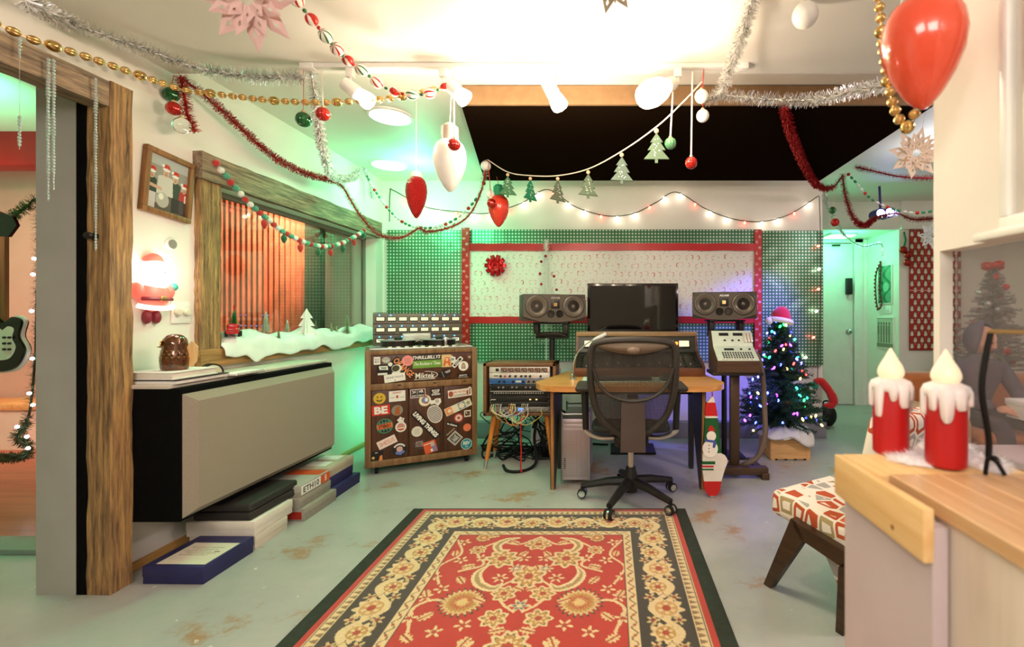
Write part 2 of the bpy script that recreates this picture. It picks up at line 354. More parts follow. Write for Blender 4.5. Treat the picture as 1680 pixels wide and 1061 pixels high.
# bench
bt = T('bench', 'pine topped white bench against the live room wall beyond the doorway', 'bench', (-5.9, 4.36, 0))
MB().rbox((-0.65, -0.17, 0.36), (0.65, 0.17, 0.42), 0.006).build('seat', pine_m, bt)
MB().box((-0.62, -0.15, 0.0), (0.62, 0.15, 0.36)).build('base', white_m, bt)
# guitar body hung on the wall
g = T('electric_guitar', 'black guitar with cream pickguard hanging in the room past the doorway', 'guitar', P(12, 560, 3.2))
out = spline([(-0.16, 0.16, 0), (-0.06, 0.20, 0), (0.02, 0.13, 0), (0.09, 0.17, 0), (0.15, 0.14, 0), (0.13, 0.04, 0), (0.17, -0.06, 0), (0.10, -0.18, 0), (-0.04, -0.20, 0), (-0.15, -0.16, 0), (-0.2, -0.02, 0), (-0.16, 0.16, 0)], 6)[:-1]
MB().prism([(p.x, p.y) for p in out], 0, 0.045, M=XZ).build('body', mat('black_lacquer', '0e0c0c', 0.15, coat=0.6), g)
MB().prism([(p.x * 0.62 + 0.01, p.y * 0.62) for p in out], 0.045, 0.049, M=XZ).build('pickguard', mat('cream_plastic', 'e9dccb', 0.3), g)
MB().prism([(p.x * 1.06, p.y * 1.06) for p in out], 0.012, 0.03, M=XZ).build('binding', mat('cream_plastic', 'e9dccb', 0.3), g)
for i in range(2):
    for j in range(3): MB().lathe([(0.008, 0), (0.008, 0.012), (0, 0.013)], 10, M=stood(0.05 + 0.035 * i, -0.049, -0.05 + 0.04 * j)).build('knob', dark_m, g)
MB().box((-0.03, -0.03, 0.12), (0.02, -0.005, 0.72)).build('neck', wood('neck_wood', '6b3f22', '8a5a34', 'Z'), g)
MB().prism([(-0.06, 0.72), (0.03, 0.72), (0.09, 0.80), (0.06, 0.86), (-0.05, 0.90)], 0, 0.02, M=XZ).build('headstock', mat('black_lacquer', '0e0c0c', 0.15), g)
# ------------------------------------------------------------------ studio window in the left wall
wn = T('timber_window_frame', 'reclaimed board frame around the big studio window', 'window frame', (XW + 0.02, 3.5, 1.0))
def brd(y0, y1, z0, z1, seed, ax, mt, th=0.035):
    v, f = ragged((-0.018, y0 - 3.5, z0 - 1), (th - 0.018, y1 - 3.5, z1 - 1), seed, ax); return MB().add(v, f).build('board', mt, wn)
brd(2.555, 4.58, 1.985, 2.135, 5, 'Y', reclaim_y, 0.05); brd(2.565, 2.70, 1.035, 1.985, 6, 'Z', reclaim_v)
brd(2.565, 4.58, 0.935, 1.035, 7, 'Y', wood('sill_wood', '7d5630', 'cf9f63', 'Y', 0.7, 3.0, 0.4))
fr = MB()
for (y0, y1, z0, z1) in ((2.70, 2.725, 1.035, 1.99), (4.545, 4.56, 1.035, 1.99), (2.70, 4.56, 1.96, 1.99), (2.70, 4.56, 1.035, 1.06)): fr.box((-2.44, y0, z0), (-2.40, y1, z1))
wf = ST(fr.build('window_1', mat('grey_window_bead', '8d8478', 0.6)))
MB().box((-2.424, 2.72, 1.055), (-2.418, 4.55, 1.965)).build('pane', mat('window_glass', 'eef6f2', 0.02, trans=1.0, ior=1.5, var=0), wf)

# ------------------------------------------------------------------ wrapped panels on the far wall
def foil(name, base, dot, pitch):
    m = mat(name, base, 0.38, 0.35, var=0.15, scale=3); nt = m.node_tree; b = nt.nodes['Principled BSDF']
    tc = nt.nodes.new('ShaderNodeTexCoord'); sp = nt.nodes.new('ShaderNodeSeparateXYZ'); nt.links.new(tc.outputs['Object'], sp.inputs[0])
    outs = []
    for k in ('X', 'Z'):
        a = nt.nodes.new('ShaderNodeMath'); a.operation = 'MULTIPLY'; a.inputs[1].default_value = 2 * math.pi / pitch; nt.links.new(sp.outputs[k], a.inputs[0])
        s = nt.nodes.new('ShaderNodeMath'); s.operation = 'SINE'; nt.links.new(a.outputs[0], s.inputs[0]); outs.append(s)
    ad = nt.nodes.new('ShaderNodeMath'); ad.operation = 'ADD'; nt.links.new(outs[0].outputs[0], ad.inputs[0]); nt.links.new(outs[1].outputs[0], ad.inputs[1])
    r = nt.nodes.new('ShaderNodeValToRGB'); e = r.color_ramp.elements; e[0].position = 0.45; e[0].color = S4(base); e[1].position = 0.85; e[1].color = S4(dot)
    dv = nt.nodes.new('ShaderNodeMath'); dv.operation = 'MULTIPLY_ADD'; dv.inputs[1].default_value = 0.5; dv.inputs[2].default_value = 0.25
    nt.links.new(ad.outputs[0], dv.inputs[0]); nt.links.new(dv.outputs[0], r.inputs[0]); nt.links.new(r.outputs[0], b.inputs['Base Color'])
    nz = nt.nodes.new('ShaderNodeTexNoise'); nz.inputs['Scale'].default_value = 2.2; nz.inputs['Detail'].default_value = 2; nz.inputs['Distortion'].default_value = 1.0
    nt.links.new(tc.outputs['Object'], nz.inputs[0])
    bp = nt.nodes.new('ShaderNodeBump'); bp.inputs['Strength'].default_value = 0.5; bp.inputs['Distance'].default_value = 0.06; nt.links.new(nz.outputs[0], bp.inputs['Height']); nt.links.new(bp.outputs[0], b.inputs['Normal'])
    return m
foil_m = foil('green_dotted_foil', '4a8058', 'dbe2d4', 0.0325)
YF = 4.66
def far_rect(px0, px1, py0, py1, Y): a = P(px0, py1, Y); b = P(px1, py0, Y); return a.x, b.x, a.z, b.z
for (px0, px1, py0, py1, lab) in ((634, 762, 377, 594, 'green dotted foil wrapped panel left of the candy cane paper, above the sticker-covered recorder'), (766, 1243, 376, 592, 'wide green dotted foil wrapped panel behind the speakers and the monitor'), (1248, 1351, 378, 600, 'green dotted foil wrapped panel behind the coloured Christmas tree')):
    x0, x1, z0, z1 = far_rect(px0, px1, py0, py1, YF - 0.02); c = ((x0 + x1) / 2, YF, z0)
    nx = 24; vs = []; 
    o = MB().rbox((x0 - c[0], -0.02, 0), (x1 - c[0], 0.035, z1 - z0), 0.006).build('wrapped_wall_panel', foil_m, None, c)
    tag(o, lab, 'wall panel', 'green foil wall panels')
rib_m = mat('red_satin_ribbon', 'c41a1a', 0.35, sheen=0.3)
for py0, py1, lab in ((399, 411, 'long red ribbon across the top edge of the candy cane paper'), (519, 530, 'red ribbon along the bottom edge of the candy cane paper')):
    x0, x1, z0, z1 = far_rect(770, 1239, py0, py1, 4.62); n = 30; r = random.Random(3)
    v = []; f = []
    for i in range(n + 1):
        x = x0 + (x1 - x0) * i / n; dz = r.uniform(-0.003, 0.003)
        v += [(x - x0, r.uniform(-0.002, 0.002), dz), (x - x0, r.uniform(-0.002, 0.002), z1 - z0 + dz)]
    k = len(v); v += [(a, bq + 0.004, c) for a, bq, c in v]
    for i in range(n): f += [(2*i, 2*i+2, 2*i+3, 2*i+1), (k+2*i, k+2*i+1, k+2*i+3, k+2*i+2), (2*i+1, 2*i+3, k+2*i+3, k+2*i+1), (2*i, k+2*i, k+2*i+2, 2*i+2)]
    tag(MB().add(v, f).build('wall_ribbon', rib_m, None, (x0, 4.618, z0)), lab, 'ribbon', 'horizontal red ribbons')
def snow_rib(X, Y):
    im = np.ones(X.shape + (3,)) * np.array(srgb('c4231f')); r = random.Random(5)
    for k in range(26):
        cy = 0.03 + k * 0.054; cx = 0.022 + 0.03 * (k % 2); d = np.hypot(X - cx, Y - cy); a = np.arctan2(Y - cy, X - cx)
        put(im, (d < 0.017) & (np.abs(np.sin(a * 3)) < 0.30), 'f3d9d2'); put(im, d < 0.004, 'f3d9d2')
    return im
for px0, px1, py0, py1, lab in ((757, 770, 373, 592, 'vertical red snowflake ribbon left of the candy cane paper'), (1238, 1250, 376, 598, 'vertical red snowflake ribbon behind the right speaker')):
    x0, x1, z0, z1 = far_rect(px0, px1, py0, py1, 4.61)
    me = grid_mesh('snowflake_ribbon', x1 - x0, z1 - z0, 24, 340, snow_rib, attr_mat('printed_ribbon', 0.4))
    o = link('snowflake_ribbon', me, None, (x0, 4.612, z0), (math.pi / 2, 0, 0)); tag(o, lab, 'ribbon', 'vertical snowflake ribbons')
    sm = o.modifiers.new('thick', 'SOLIDIFY'); sm.thickness = 0.004; sm.offset = -1
def candy(X, Y):
    im = np.ones(X.shape + (3,)) * np.array(srgb('ece6da')); r = random.Random(11)
    for j in range(9):
        for i in range(50):
            cx = 0.03 + i * 0.064 + (j % 2) * 0.032; cy = 0.03 + j * 0.083 + r.uniform(-0.01, 0.01); k = r.random()
            if k < 0.75:
                fl = r.choice((-1, 1)); u = (X - cx) * fl; v = Y - cy; col = r.choice(('c84a3a', 'd2604a', 'c85a50'))
                hook = (np.abs(np.hypot(u - 0.008, v - 0.012) - 0.009) < 0.003) & (v > 0.012); stem = (np.abs(u + 0.001) < 0.003) & (v < 0.013) & (v > -0.018)
                put(im, hook | stem, col)
                put(im, (hook | stem) & (np.sin((u + v) * 700) > 0.6), 'ece6da')
                put(im, np.hypot(u - 0.010, (v + 0.018) * 1.6) < 0.006, '9fae9a')
            else: put(im, np.hypot(X - cx, Y - cy) < 0.006, 'a9b6a6')
            put(im, np.hypot(X - cx - 0.03, (Y - cy - 0.035) * 2) < 0.006, 'b3bba9')
    return im
x0, x1, z0, z1 = far_rect(769, 1239, 410, 522, 4.625)
me = grid_mesh('candy_cane_paper', x1 - x0, z1 - z0, 620, 150, candy, attr_mat('printed_paper', 0.55))
o = tag(link('candy_cane_paper', me, None, (x0, 4.632, z0), (math.pi / 2, 0, 0)), 'cream wrapping paper printed with small candy canes on the far wall', 'wrapping paper')
sm = o.modifiers.new('thick', 'SOLIDIFY'); sm.thickness = 0.004; sm.offset = -1
# red gift bow on the paper
bw = T('gift_bow', 'shiny red gift bow stuck on the candy cane paper', 'bow', P(814, 436, 4.62))
r = random.Random(2); loop_m = mat('red_foil', 'c0171c', 0.22, 0.5)
for ring, (nn, L, tilt) in enumerate(((10, 0.11, 0.25), (8, 0.09, 0.6), (6, 0.06, 1.0))):
    for i in range(nn):
        a = 2 * math.pi * i / nn + ring * 0.4; d = Vector((math.cos(a) * math.cos(tilt), -math.sin(tilt), math.sin(a) * math.cos(tilt))); s = Vector((-math.sin(a), 0, math.cos(a)))
        up = d.cross(s); pts = [Vector((0, 0, 0)), d * L * 0.6 + up * 0.018, d * L, d * L * 0.6 - up * 0.018, Vector((0, 0, 0))]; q = spline(pts, 4); v = []
        for p in q: v += [p - s * 0.019 + Vector((0, -0.012, 0)), p + s * 0.019 + Vector((0, -0.012, 0))]
        MB().add(v, [(2*k, 2*k+1, 2*k+3, 2*k+2) for k in range(len(q) - 1)]).build('ribbon_loop', loop_m, bw)
# ================================================================== rug
RW, RL = 1.575, 2.5; RX0, RY1 = -1.165, 2.905
def rug_paint(X, Y):
    # X across (0..RW), Y along from far edge (0) to near
    sh = X.shape; im = np.ones(sh + (3,)); cr = 'dcc190'; dk = '2b2419'; rd = 'b52d17'; gd = 'b98a45'; gy = '7d8078'
    nz = rng.normal(0, 0.05, sh)
    d = np.minimum(np.minimum(X, RW - X), np.minimum(Y, RL - Y))
    im[:] = srgb(rd)
    # along-edge coordinate for the borders
    side = (np.minimum(X, RW - X) < np.minimum(Y, RL - Y)); s = np.where(side, Y, X - RW / 2)
    put(im, (d > 0.028), cr)
    tri = (d - 0.036) / 0.034; put(im, (d > 0.036) & (d < 0.070) & (np.abs(((s / 0.034) % 1) - 0.5) * 2 < np.clip(tri, 0, 1) * 0.8), '8a6a45'); put(im, (d > 0.032) & (d < 0.036), dk)
    inb = (d > 0.078) & (d < 0.288); put(im, (d > 0.074) & (d < 0.078), dk); put(im, inb, '3a3022')
    c = 0.183; per = 0.30; sm = s % per
    # meandering leaf vine with rosettes in the main border
    wav = c + 0.05 * np.sin(s * 2 * np.pi / per); put(im, inb & (np.abs(d - wav) < 0.016), cr)
    wav2 = c - 0.06 * np.sin(s * 2 * np.pi / per + 0.6); put(im, inb & (np.abs(d - wav2) < 0.007), 'c2a070')
    for k, (oo, rr) in enumerate(((0.075, 0.078), (0.225, 0.062))):
        u = np.minimum(np.abs(sm - oo), per - np.abs(sm - oo)); v = d - c - (0.01 if k else -0.01); q = np.hypot(u, v * 1.0); a = np.arctan2(v, np.where(sm - oo > per / 2, sm - oo - per, sm - oo))
        pr = rr * (0.86 + 0.14 * np.cos(a * 9)); put(im, inb & (q < pr), cr); put(im, inb & (q < pr * 0.8) & (np.cos(a * 9) < -0.35), '8a6a45'); put(im, inb & (q < rr * 0.62), gd if k else 'c8975a')
        put(im, inb & (q < rr * 0.5) & (np.cos(a * 6) > 0.1), cr); put(im, inb & (q < rr * 0.24), 'a8401f')
    for oo in (0.15, 0.0):
        for vv, ss in ((0.235, 1), (0.13, -1)):
            u = sm - oo; u = np.where(u > per / 2, u - per, u); v = d - vv; a = np.arctan2(v, u); q = np.hypot(u, v)
            put(im, inb & (q < 0.030 * (0.65 + 0.35 * np.cos(a * 5 + oo * 9))), 'cfae78'); put(im, inb & (q < 0.010), '8a3a22')
    gb = (d > 0.288) & (d < 0.338); put(im, gb, cr); put(im, (d > 0.288) & (d < 0.293), dk); put(im, (d > 0.334) & (d < 0.338), dk)
    put(im, gb & (np.abs(d - 0.313 - 0.011 * np.sin(s * 2 * np.pi / 0.06)) < 0.004), '8a6a45'); put(im, gb & (np.hypot(((s + 0.03) % 0.06) - 0.03, d - 0.313) < 0.007), 'a04a28')
    fld = d >= 0.338; put(im, fld, rd)
    U = np.abs(X - RW / 2); FW = RW / 2 - 0.338
    def flower(cx, cy, r, n, cols, sq=1.0, ph=0.0, depth=0.28):
        u = U - cx; v = (Y - cy) * sq
        w = (np.abs(u) < r * 1.4) & (np.abs(v) < r * 1.6) & fld
        q = np.hypot(u, v); a = np.arctan2(v, u) + ph
        for sc, col, dp in cols:
            put(im, w & (q < r * sc * (1 - dp + dp * np.cos(a * n))), col)
    def vine(pts, wd, col):
        q = spline([(p[0], p[1], 0) for p in pts], 12)
        for p in q: put(im, fld & (np.hypot(U - p.x, Y - p.y) < wd), col)
    def leaf(cx, cy, L, ang, col, wd=0.34, vein=None):
        ca, sa = math.cos(ang), math.sin(ang); u = (U - cx) * ca + (Y - cy) * sa; v = -(U - cx) * sa + (Y - cy) * ca
        t = u / L; w = (t > 0) & (t < 1) & fld; lim = L * wd * np.sin(np.pi * np.clip(t, 0, 1)) ** 0.8 * (0.8 + 0.2 * np.cos(t * 30))
        put(im, w & (np.abs(v) < lim), col)
        if vein: put(im, w & (np.abs(v) < 0.004), vein)
    rose = ((1.0, cr, 0.12), (0.80, '54483a', 0.2), (0.72, gd, 0.15), (0.5, cr, 0.25), (0.28, 'a8401f', 0.1))
    spiky = ((1.0, '3a3428', 0.16), (0.86, 'd2b27a', 0.10), (0.66, 'b98a45', 0.08), (0.5, 'b5502a', 0.2), (0.3, 'd8b878', 0.2))
    small = ((1.0, cr, 0.42), (0.35, 'a8401f', 0.1)); blue = ((1.0, cr, 0.3), (0.6, '6c7478', 0.25), (0.25, cr, 0.0))
    for base in (0.0, 1.06, 2.12):
        o = base + 0.34
        vine([(0.0, o + 0.02), (0.10, o + 0.10), (0.22, o + 0.08), (0.30, o + 0.18), (0.24, o + 0.30), (0.34, o + 0.36)], 0.0075, cr)
        vine([(0.03, o + 0.40), (0.12, o + 0.50), (0.08, o + 0.60), (0.02, o + 0.66)], 0.007, cr)
        vine([(0.24, o + 0.66), (0.36, o + 0.58), (0.44, o + 0.64), (0.40, o + 0.78)], 0.008, cr)
        vine([(0.44, o + 0.06), (0.38, o + 0.20), (0.45, o + 0.32), (0.40, o + 0.46)], 0.007, cr)
        # curling feather leaves
        for (pts, ww) in (([(0.115, o + 0.03), (0.18, o + 0.055), (0.215, o + 0.11), (0.19, o + 0.17), (0.14, o + 0.16)], 0.026), ([(0.215, o + 0.31), (0.245, o + 0.38), (0.215, o + 0.46), (0.145, o + 0.50), (0.11, o + 0.46)], 0.028)):
            q = spline([(p[0], p[1], 0) for p in pts], 14); nq = len(q)
            for i, p in enumerate(q): put(im, fld & (np.hypot(U - p.x, Y - p.y) < ww * math.sin(math.pi * (0.08 + 0.86 * i / nq)) * (0.9 + 0.1 * math.cos(i * 2.2))), 'e3cb9c')
            for i, p in enumerate(q): put(im, fld & (np.hypot(U - p.x, Y - p.y) < ww * 0.42 * math.sin(math.pi * i / nq) * (0.6 + 0.5 * math.cos(i * 1.9))), 'a88a55')
        flower(0.0, o + 0.10, 0.075, 7, rose, 1.2, math.pi / 2); flower(0.16, o + 0.245, 0.088, 8, rose); flower(0.31, o + 0.03, 0.05, 10, spiky); flower(0.305, o + 0.16, 0.046, 7, rose)
        flower(0.07, o + 0.335, 0.042, 8, blue); flower(0.0, o + 0.40, 0.085, 8, rose, 0.8, 0.3); flower(0.13, o + 0.415, 0.040, 6, small); flower(0.25, o + 0.595, 0.105, 22, spiky, 1.0)
        flower(0.085, o + 0.535, 0.06, 7, rose); flower(0.0, o + 0.62, 0.05, 6, blue); flower(0.09, o + 0.70, 0.062, 7, rose); flower(0.0, o + 0.86, 0.09, 9, rose); flower(0.16, o + 0.88, 0.06, 6, small)
        for (cx, cy) in ((0.40, o + 0.08), (0.36, o + 0.26), (0.44, o + 0.40), (0.37, o + 0.50), (0.43, o + 0.70), (0.05, o + 0.24), (0.26, o + 0.24), (0.42, o + 0.56), (0.30, o + 0.78), (0.40, o + 0.92), (0.20, o + 0.74)): flower(cx, cy, 0.036, 5, small, 1, cx * 30)
        for (cx, cy, L, an) in ((0.04, o + 0.17, 0.07, 0.9), (0.10, o + 0.10, 0.07, -0.6), (0.27, o + 0.30, 0.08, 0.4), (0.33, o + 0.40, 0.08, 2.2), (0.06, o + 0.48, 0.07, 2.6), (0.15, o + 0.60, 0.07, -0.5), (0.34, o + 0.66, 0.08, 0.8), (0.02, o + 0.76, 0.08, 0.3), (0.15, o + 0.80, 0.08, 1.2), (0.36, o + 0.84, 0.08, -0.7), (0.42, o + 0.16, 0.07, 1.8), (0.22, o + 0.0, 0.08, 0.2), (0.44, o + 0.50, 0.07, 2.0), (0.02, o + 0.30, 0.05, 1.2), (0.20, o + 0.94, 0.08, 2.4)): leaf(cx, cy, L, an, 'd9bd86', 0.3, 'a8401f')
    return np.clip(im * (1 + nz[..., None]), 0, 1)
rg = T('oriental_rug', 'red and cream floral oriental rug with a dark green bound edge', 'rug', (RX0 + RW / 2, 1.7, 0.0))
me = grid_mesh('rug_field', RW, RL, 370, 560, rug_paint, attr_mat('woven_wool', 0.95, 0.35, 400, sheen=0.3))
o = link('rug_field', me, rg, (-RW / 2, RY1 - 1.7, 0.011), (math.pi, 0, 0)); o.scale = (1, 1, -1)
bd = MB(); gm = mat('dark_green_binding', '2c3328', 0.9, var=0.15, scale=40, bump=0.3, bscale=200); x0, x1, y0, y1 = -RW/2, RW/2, RY1 - RL - 1.7, RY1 - 1.7
bd.rbox((x0 - 0.068, y0, 0), (x0, y1 + 0.012, 0.012), 0.004); bd.rbox((x1, y0, 0), (x1 + 0.068, y1 + 0.012, 0.012), 0.004); bd.rbox((x0 - 0.068, y1, 0), (x1 + 0.068, y1 + 0.014, 0.012), 0.004); bd.rbox((x0, y0, 0), (x1, y1, 0.0105), 0.002)
bd.build('rug_binding', gm, rg)
# ================================================================== desk
DZ = 0.75
dk = T('desk', 'wooden desk with rounded ends and dark side legs', 'desk', (0.135, 3.5, 0))
orange_w = wood('desk_oak', 'b9783a', 'e0a866', 'X', 0.35, 2.2, 0.05)
out = []
for cx, cy, a0, a1, rr in ((0.42, 0.30, 90, 0, 0.2), (0.46, -0.18, 0, -90, 0.22), (-0.44, -0.18, -90, -180, 0.22), (-0.35, 0.30, 180, 90, 0.17)):
    for i in range(9):
        g = math.radians(a0 + (a1 - a0) * i / 8); out.append((cx + rr * math.cos(g), cy + rr * math.sin(g)))
m = MB(); m.prism(out, DZ - 0.038, DZ); m.build('desk_top', orange_w, dk)
legm = mat('dark_leg', '2e2a24', 0.5, var=0.1)
for sx, nm in ((-0.535, -1), (0.52, 1)):
    q = MB(); pl = [(-0.30, 0.0), (-0.22, 0.0), (0.30, DZ - 0.04), (-0.34, DZ - 0.04)] if True else None
    q.prism([(-0.24, 0), (-0.19, 0), (0.16, 0.60), (0.20, 0.0), (0.26, 0.0), (0.28, DZ - 0.038), (-0.28, DZ - 0.038)], -0.016, 0.016, M=Matrix.Translation((sx, 0, 0)) @ YZ)
    leg = q.build('leg', legm, dk)
    e = MB(); e.prism([(-0.246, 0), (-0.238, 0), (-0.276, DZ - 0.038), (-0.288, DZ - 0.038)], -0.010, 0.010, M=Matrix.Translation((sx, 0, 0)) @ YZ); e.build('leg_edge', wood('leg_ply', '8a5a30', 'b98448', 'Z'), leg)
MB().rbox((-0.515, 0.05, 0.62), (0.50, 0.08, 0.712), 0.004).build('apron', legm, dk)
# ================================================================== mixing console
cs = T('mixing_console', 'wood cased analogue mixing console with sloping control panel on the desk', 'mixing console', (0.23, 3.60, DZ))
case_m = wood('walnut_case', '4a2c1c', '7a4a2e', 'X', 0.4, 3, 0.06); pan_m = mat('console_panel', '2e3028', 0.4, 0.3)
side = [(0.0, 0.0), (0.46, 0.0), (0.46, 0.31), (0.34, 0.31), (0.30, 0.17), (0.0, 0.075)]
cheek_m = wood('maple_cheek', 'b98a5c', 'd8b080', 'Z', 0.4, 3, 0.06)
for sx in (-0.515, 0.495): MB().prism(side, sx, sx + 0.02, M=YZ).build('side_cheek', [case_m], cs)
MB().prism([(0.005, 0), (0.45, 0), (0.45, 0.30), (0.345, 0.295), (0.305, 0.165), (0.005, 0.068)], -0.495, 0.495, M=YZ).build('body', pan_m, cs)
MB().rbox((-0.497, -0.012, 0.0), (0.497, 0.006, 0.066), 0.004).build('front_rail', case_m, cs)
MB().rbox((-0.515, 0.33, 0.295), (0.515, 0.46, 0.335), 0.006).build('hood', wood('console_hood', '7d6142', 'a58860', 'X', 0.45, 3, 0.05), cs)
# meters on the bridge
nrm = math.atan2(0.13, 0.04)
vu_m = mat('vu_face', 'f2e6c8', 0.4, emit='f5e2b8', es=0.6)
for i, xx in enumerate((-0.40, -0.27, -0.14, 0.14, 0.27, 0.40)):
    mm = Matrix.Translation((xx, 0.322, 0.23)) @ Matrix.Rotation(math.radians(73), 4, 'X')
    mt = MB().rbox((-0.05, -0.035, -0.004), (0.05, 0.035, 0.008), 0.003, M=mm).build('vu_meter', dark_m, cs)
    MB().box((-0.042, -0.022, 0.008), (0.042, 0.028, 0.0095), M=mm).build('meter_face', vu_m, mt)
MB().lathe([(0.014, 0), (0.014, 0.014), (0.008, 0.018), (0, 0.02)], 12, M=Matrix.Translation((0.335, 0.322, 0.235)) @ Matrix.Rotation(math.radians(73), 4, 'X')).build('power_lamp', mat('amber_lamp', 'e0682a', 0.3, emit='ff7a2a', es=3), cs)
kme = MB().lathe([(0.0085, 0), (0.0085, 0.010), (0.006, 0.013), (0, 0.0135)], 8).build('knob', dark_m); kmesh = kme.data; bpy.data.objects.remove(kme)
km2 = MB().lathe([(0.013, 0), (0.012, 0.012), (0.009, 0.016), (0, 0.0165)], 10).build('k', dark_m); kmesh2 = km2.data; bpy.data.objects.remove(km2)
slope = math.atan2(0.165 - 0.068, 0.30)
for i in range(12):
    for j in range(6):
        xx = -0.45 + i * 0.082; t = 0.07 + j * 0.165
        link('knob', kmesh2 if (j in (1, 4) and i % 3 == 0) else kmesh, cs, (xx, 0.005 + 0.30 * t, 0.068 + 0.097 * t), (slope, 0, 0))
fd = MB().rbox((-0.006, -0.012, 0), (0.006, 0.012, 0.012), 0.002).build('f', silver_m); fmesh = fd.data; bpy.data.objects.remove(fd)
for i in range(11): link('fader_cap', fmesh, cs, (-0.41 + i * 0.082, 0.02 + 0.02 * (i % 4), 0.073 + 0.0065 * (i % 4)), (slope, 0, 0))
# ================================================================== screen
sc = T('monitor_screen', 'large glossy flat screen showing dark orange reflections behind the mixing console', 'monitor', (0.21, 4.17, 0.0))
z0, z1 = 1.03, 1.512
MB().rbox((-0.41, 0, z0), (0.41, 0.045, z1), 0.006).build('bezel', mat('glossy_black_bezel', '1a0f12', 0.12, coat=0.5), sc)
MB().box((-0.385, -0.002, z0 + 0.025), (0.385, 0.002, z1 - 0.022)).build('screen', mat('dark_glass_screen', '0a0605', 0.08, coat=1.0), sc)
MB().rbox((-0.05, 0.046, 0.0), (0.05, 0.08, z0 + 0.2), 0.006).build('stand_post', dark_m, sc)
MB().rbox((-0.2, -0.1, 0.0), (0.2, 0.2, 0.02), 0.006).build('stand_base', dark_m, sc)
# ================================================================== loudspeakers and their stands
spk_m = mat('charcoal_cabinet', '4a4036', 0.6, var=0.08, scale=30, bump=0.05, bscale=200)
def speaker(x, y, z, rz, lab, side_lab):
    s = T('studio_loudspeaker', lab, 'loudspeaker', (x, y, z), rz, 'studio loudspeakers')
    w, h, d = 0.53, 0.225, 0.30
    body = MB().rbox((-w/2, 0, 0.012), (w/2, d, h + 0.012), 0.006).build('cabinet', spk_m, s)
    # curved front baffle, bowed at top and bottom
    n = 16; top = [(-w/2 + w * i / n, h + 0.012 - 0.045 * abs(2 * i / n - 1) ** 2.2) for i in range(n + 1)]; bot = [(w/2 - w * i / n, 0.0 + 0.05 * abs(2 * i / n - 1) ** 2.2) for i in range(n + 1)]
    MB().prism(top + bot, 0, 0.022, M=stood(0, 0, 0)).build('baffle', mat('baffle_grey', '544a3e', 0.5, var=0.06, scale=40), s)
    for sx in (-0.155, 0.155):
        dr = MB().lathe([(0.088, 0.0), (0.090, 0.006), (0.080, 0.010), (0.074, 0.007), (0.070, 0.012), (0.062, 0.010), (0.028, -0.018), (0.024, -0.018), (0.022, -0.006), (0.012, 0.004), (0, 0.006)], 32, M=stood(sx, -0.022, 0.135)).build('woofer', mat('woofer_cone', '6a6056', 0.35, 0.2), s)
        MB().lathe([(0.096, 0), (0.096, 0.003), (0.089, 0.004), (0.089, 0)], 32, M=stood(sx, -0.022, 0.135)).build('woofer_ring', dark_m, dr)
    tw = MB().rbox((-0.036, -0.028, 0.115), (0.036, -0.02, 0.182), 0.003).build('tweeter', dark_m, s)
    MB().box((-0.014, -0.030, 0.135), (0.014, -0.027, 0.163)).build('ribbon_element', gold_m, tw)
    for sx in (-0.037, 0.037): MB().lathe([(0.032, 0.0), (0.032, 0.004), (0.026, 0.004), (0.024, -0.03), (0, -0.03)], 24, M=stood(sx, -0.022, 0.072)).build('bass_port', [rubber_m], s)
    v, f = text_geo('ADAM', w=0.075, h=0.016, bold=0.02); MB().add(v, f, M=stood(0, -0.0228, 0.206)).build('badge', silver_m, s)
    return s
speaker(-0.46, 3.90, 1.165, math.radians(17), 'dark loudspeaker with two cones on the stand left of the monitor', '')
speaker(0.965, 3.90, 1.185, math.radians(-15), 'dark loudspeaker with two cones on the stand right of the monitor', '')
def stand(x, y, zt, lab):
    s = T('speaker_stand', lab, 'speaker stand', (x, y, 0), 0, 'speaker stands')
    MB().tube([(0, 0.14, 0.02), (0, 0.14, zt - 0.13)], 0.024, 12).build('pole', dark_m, s)
    MB().rbox((-0.16, 0.02, 0), (0.16, 0.26, 0.02), 0.005).build('base', dark_m, s)
    yk = MB()
    yk.rbox((-0.15, 0.02, zt - 0.014), (0.15, 0.26, zt), 0.004); yk.build('top_plate', dark_m, s)
    for sx in (-0.125, 0.125):
        c = MB(); c.rbox((sx - 0.02, 0.04, zt - 0.10), (sx + 0.02, 0.075, zt - 0.014), 0.006); c.rbox((sx - 0.012, 0.10, zt - 0.12), (sx + 0.012, 0.2, zt - 0.014), 0.004); c.build('bracket', darkbrown_m, s)
    MB().tube(spline([(-0.125, 0.07, zt - 0.115), (-0.06, 0.06, zt - 0.10), (0.06, 0.06, zt - 0.10), (0.125, 0.07, zt - 0.115)], 6), 0.017, 10).build('yoke', darkbrown_m, s)
    MB().rbox((-0.14, 0.10, zt - 0.14), (0.14, 0.2, zt - 0.12), 0.004).build('lower_plate', darkbrown_m, s)
stand(-0.50, 3.90, 1.165, 'black stand under the left loudspeaker beside the gear rack'); stand(1.0, 3.90, 1.185, 'black stand under the right loudspeaker behind the remote unit')
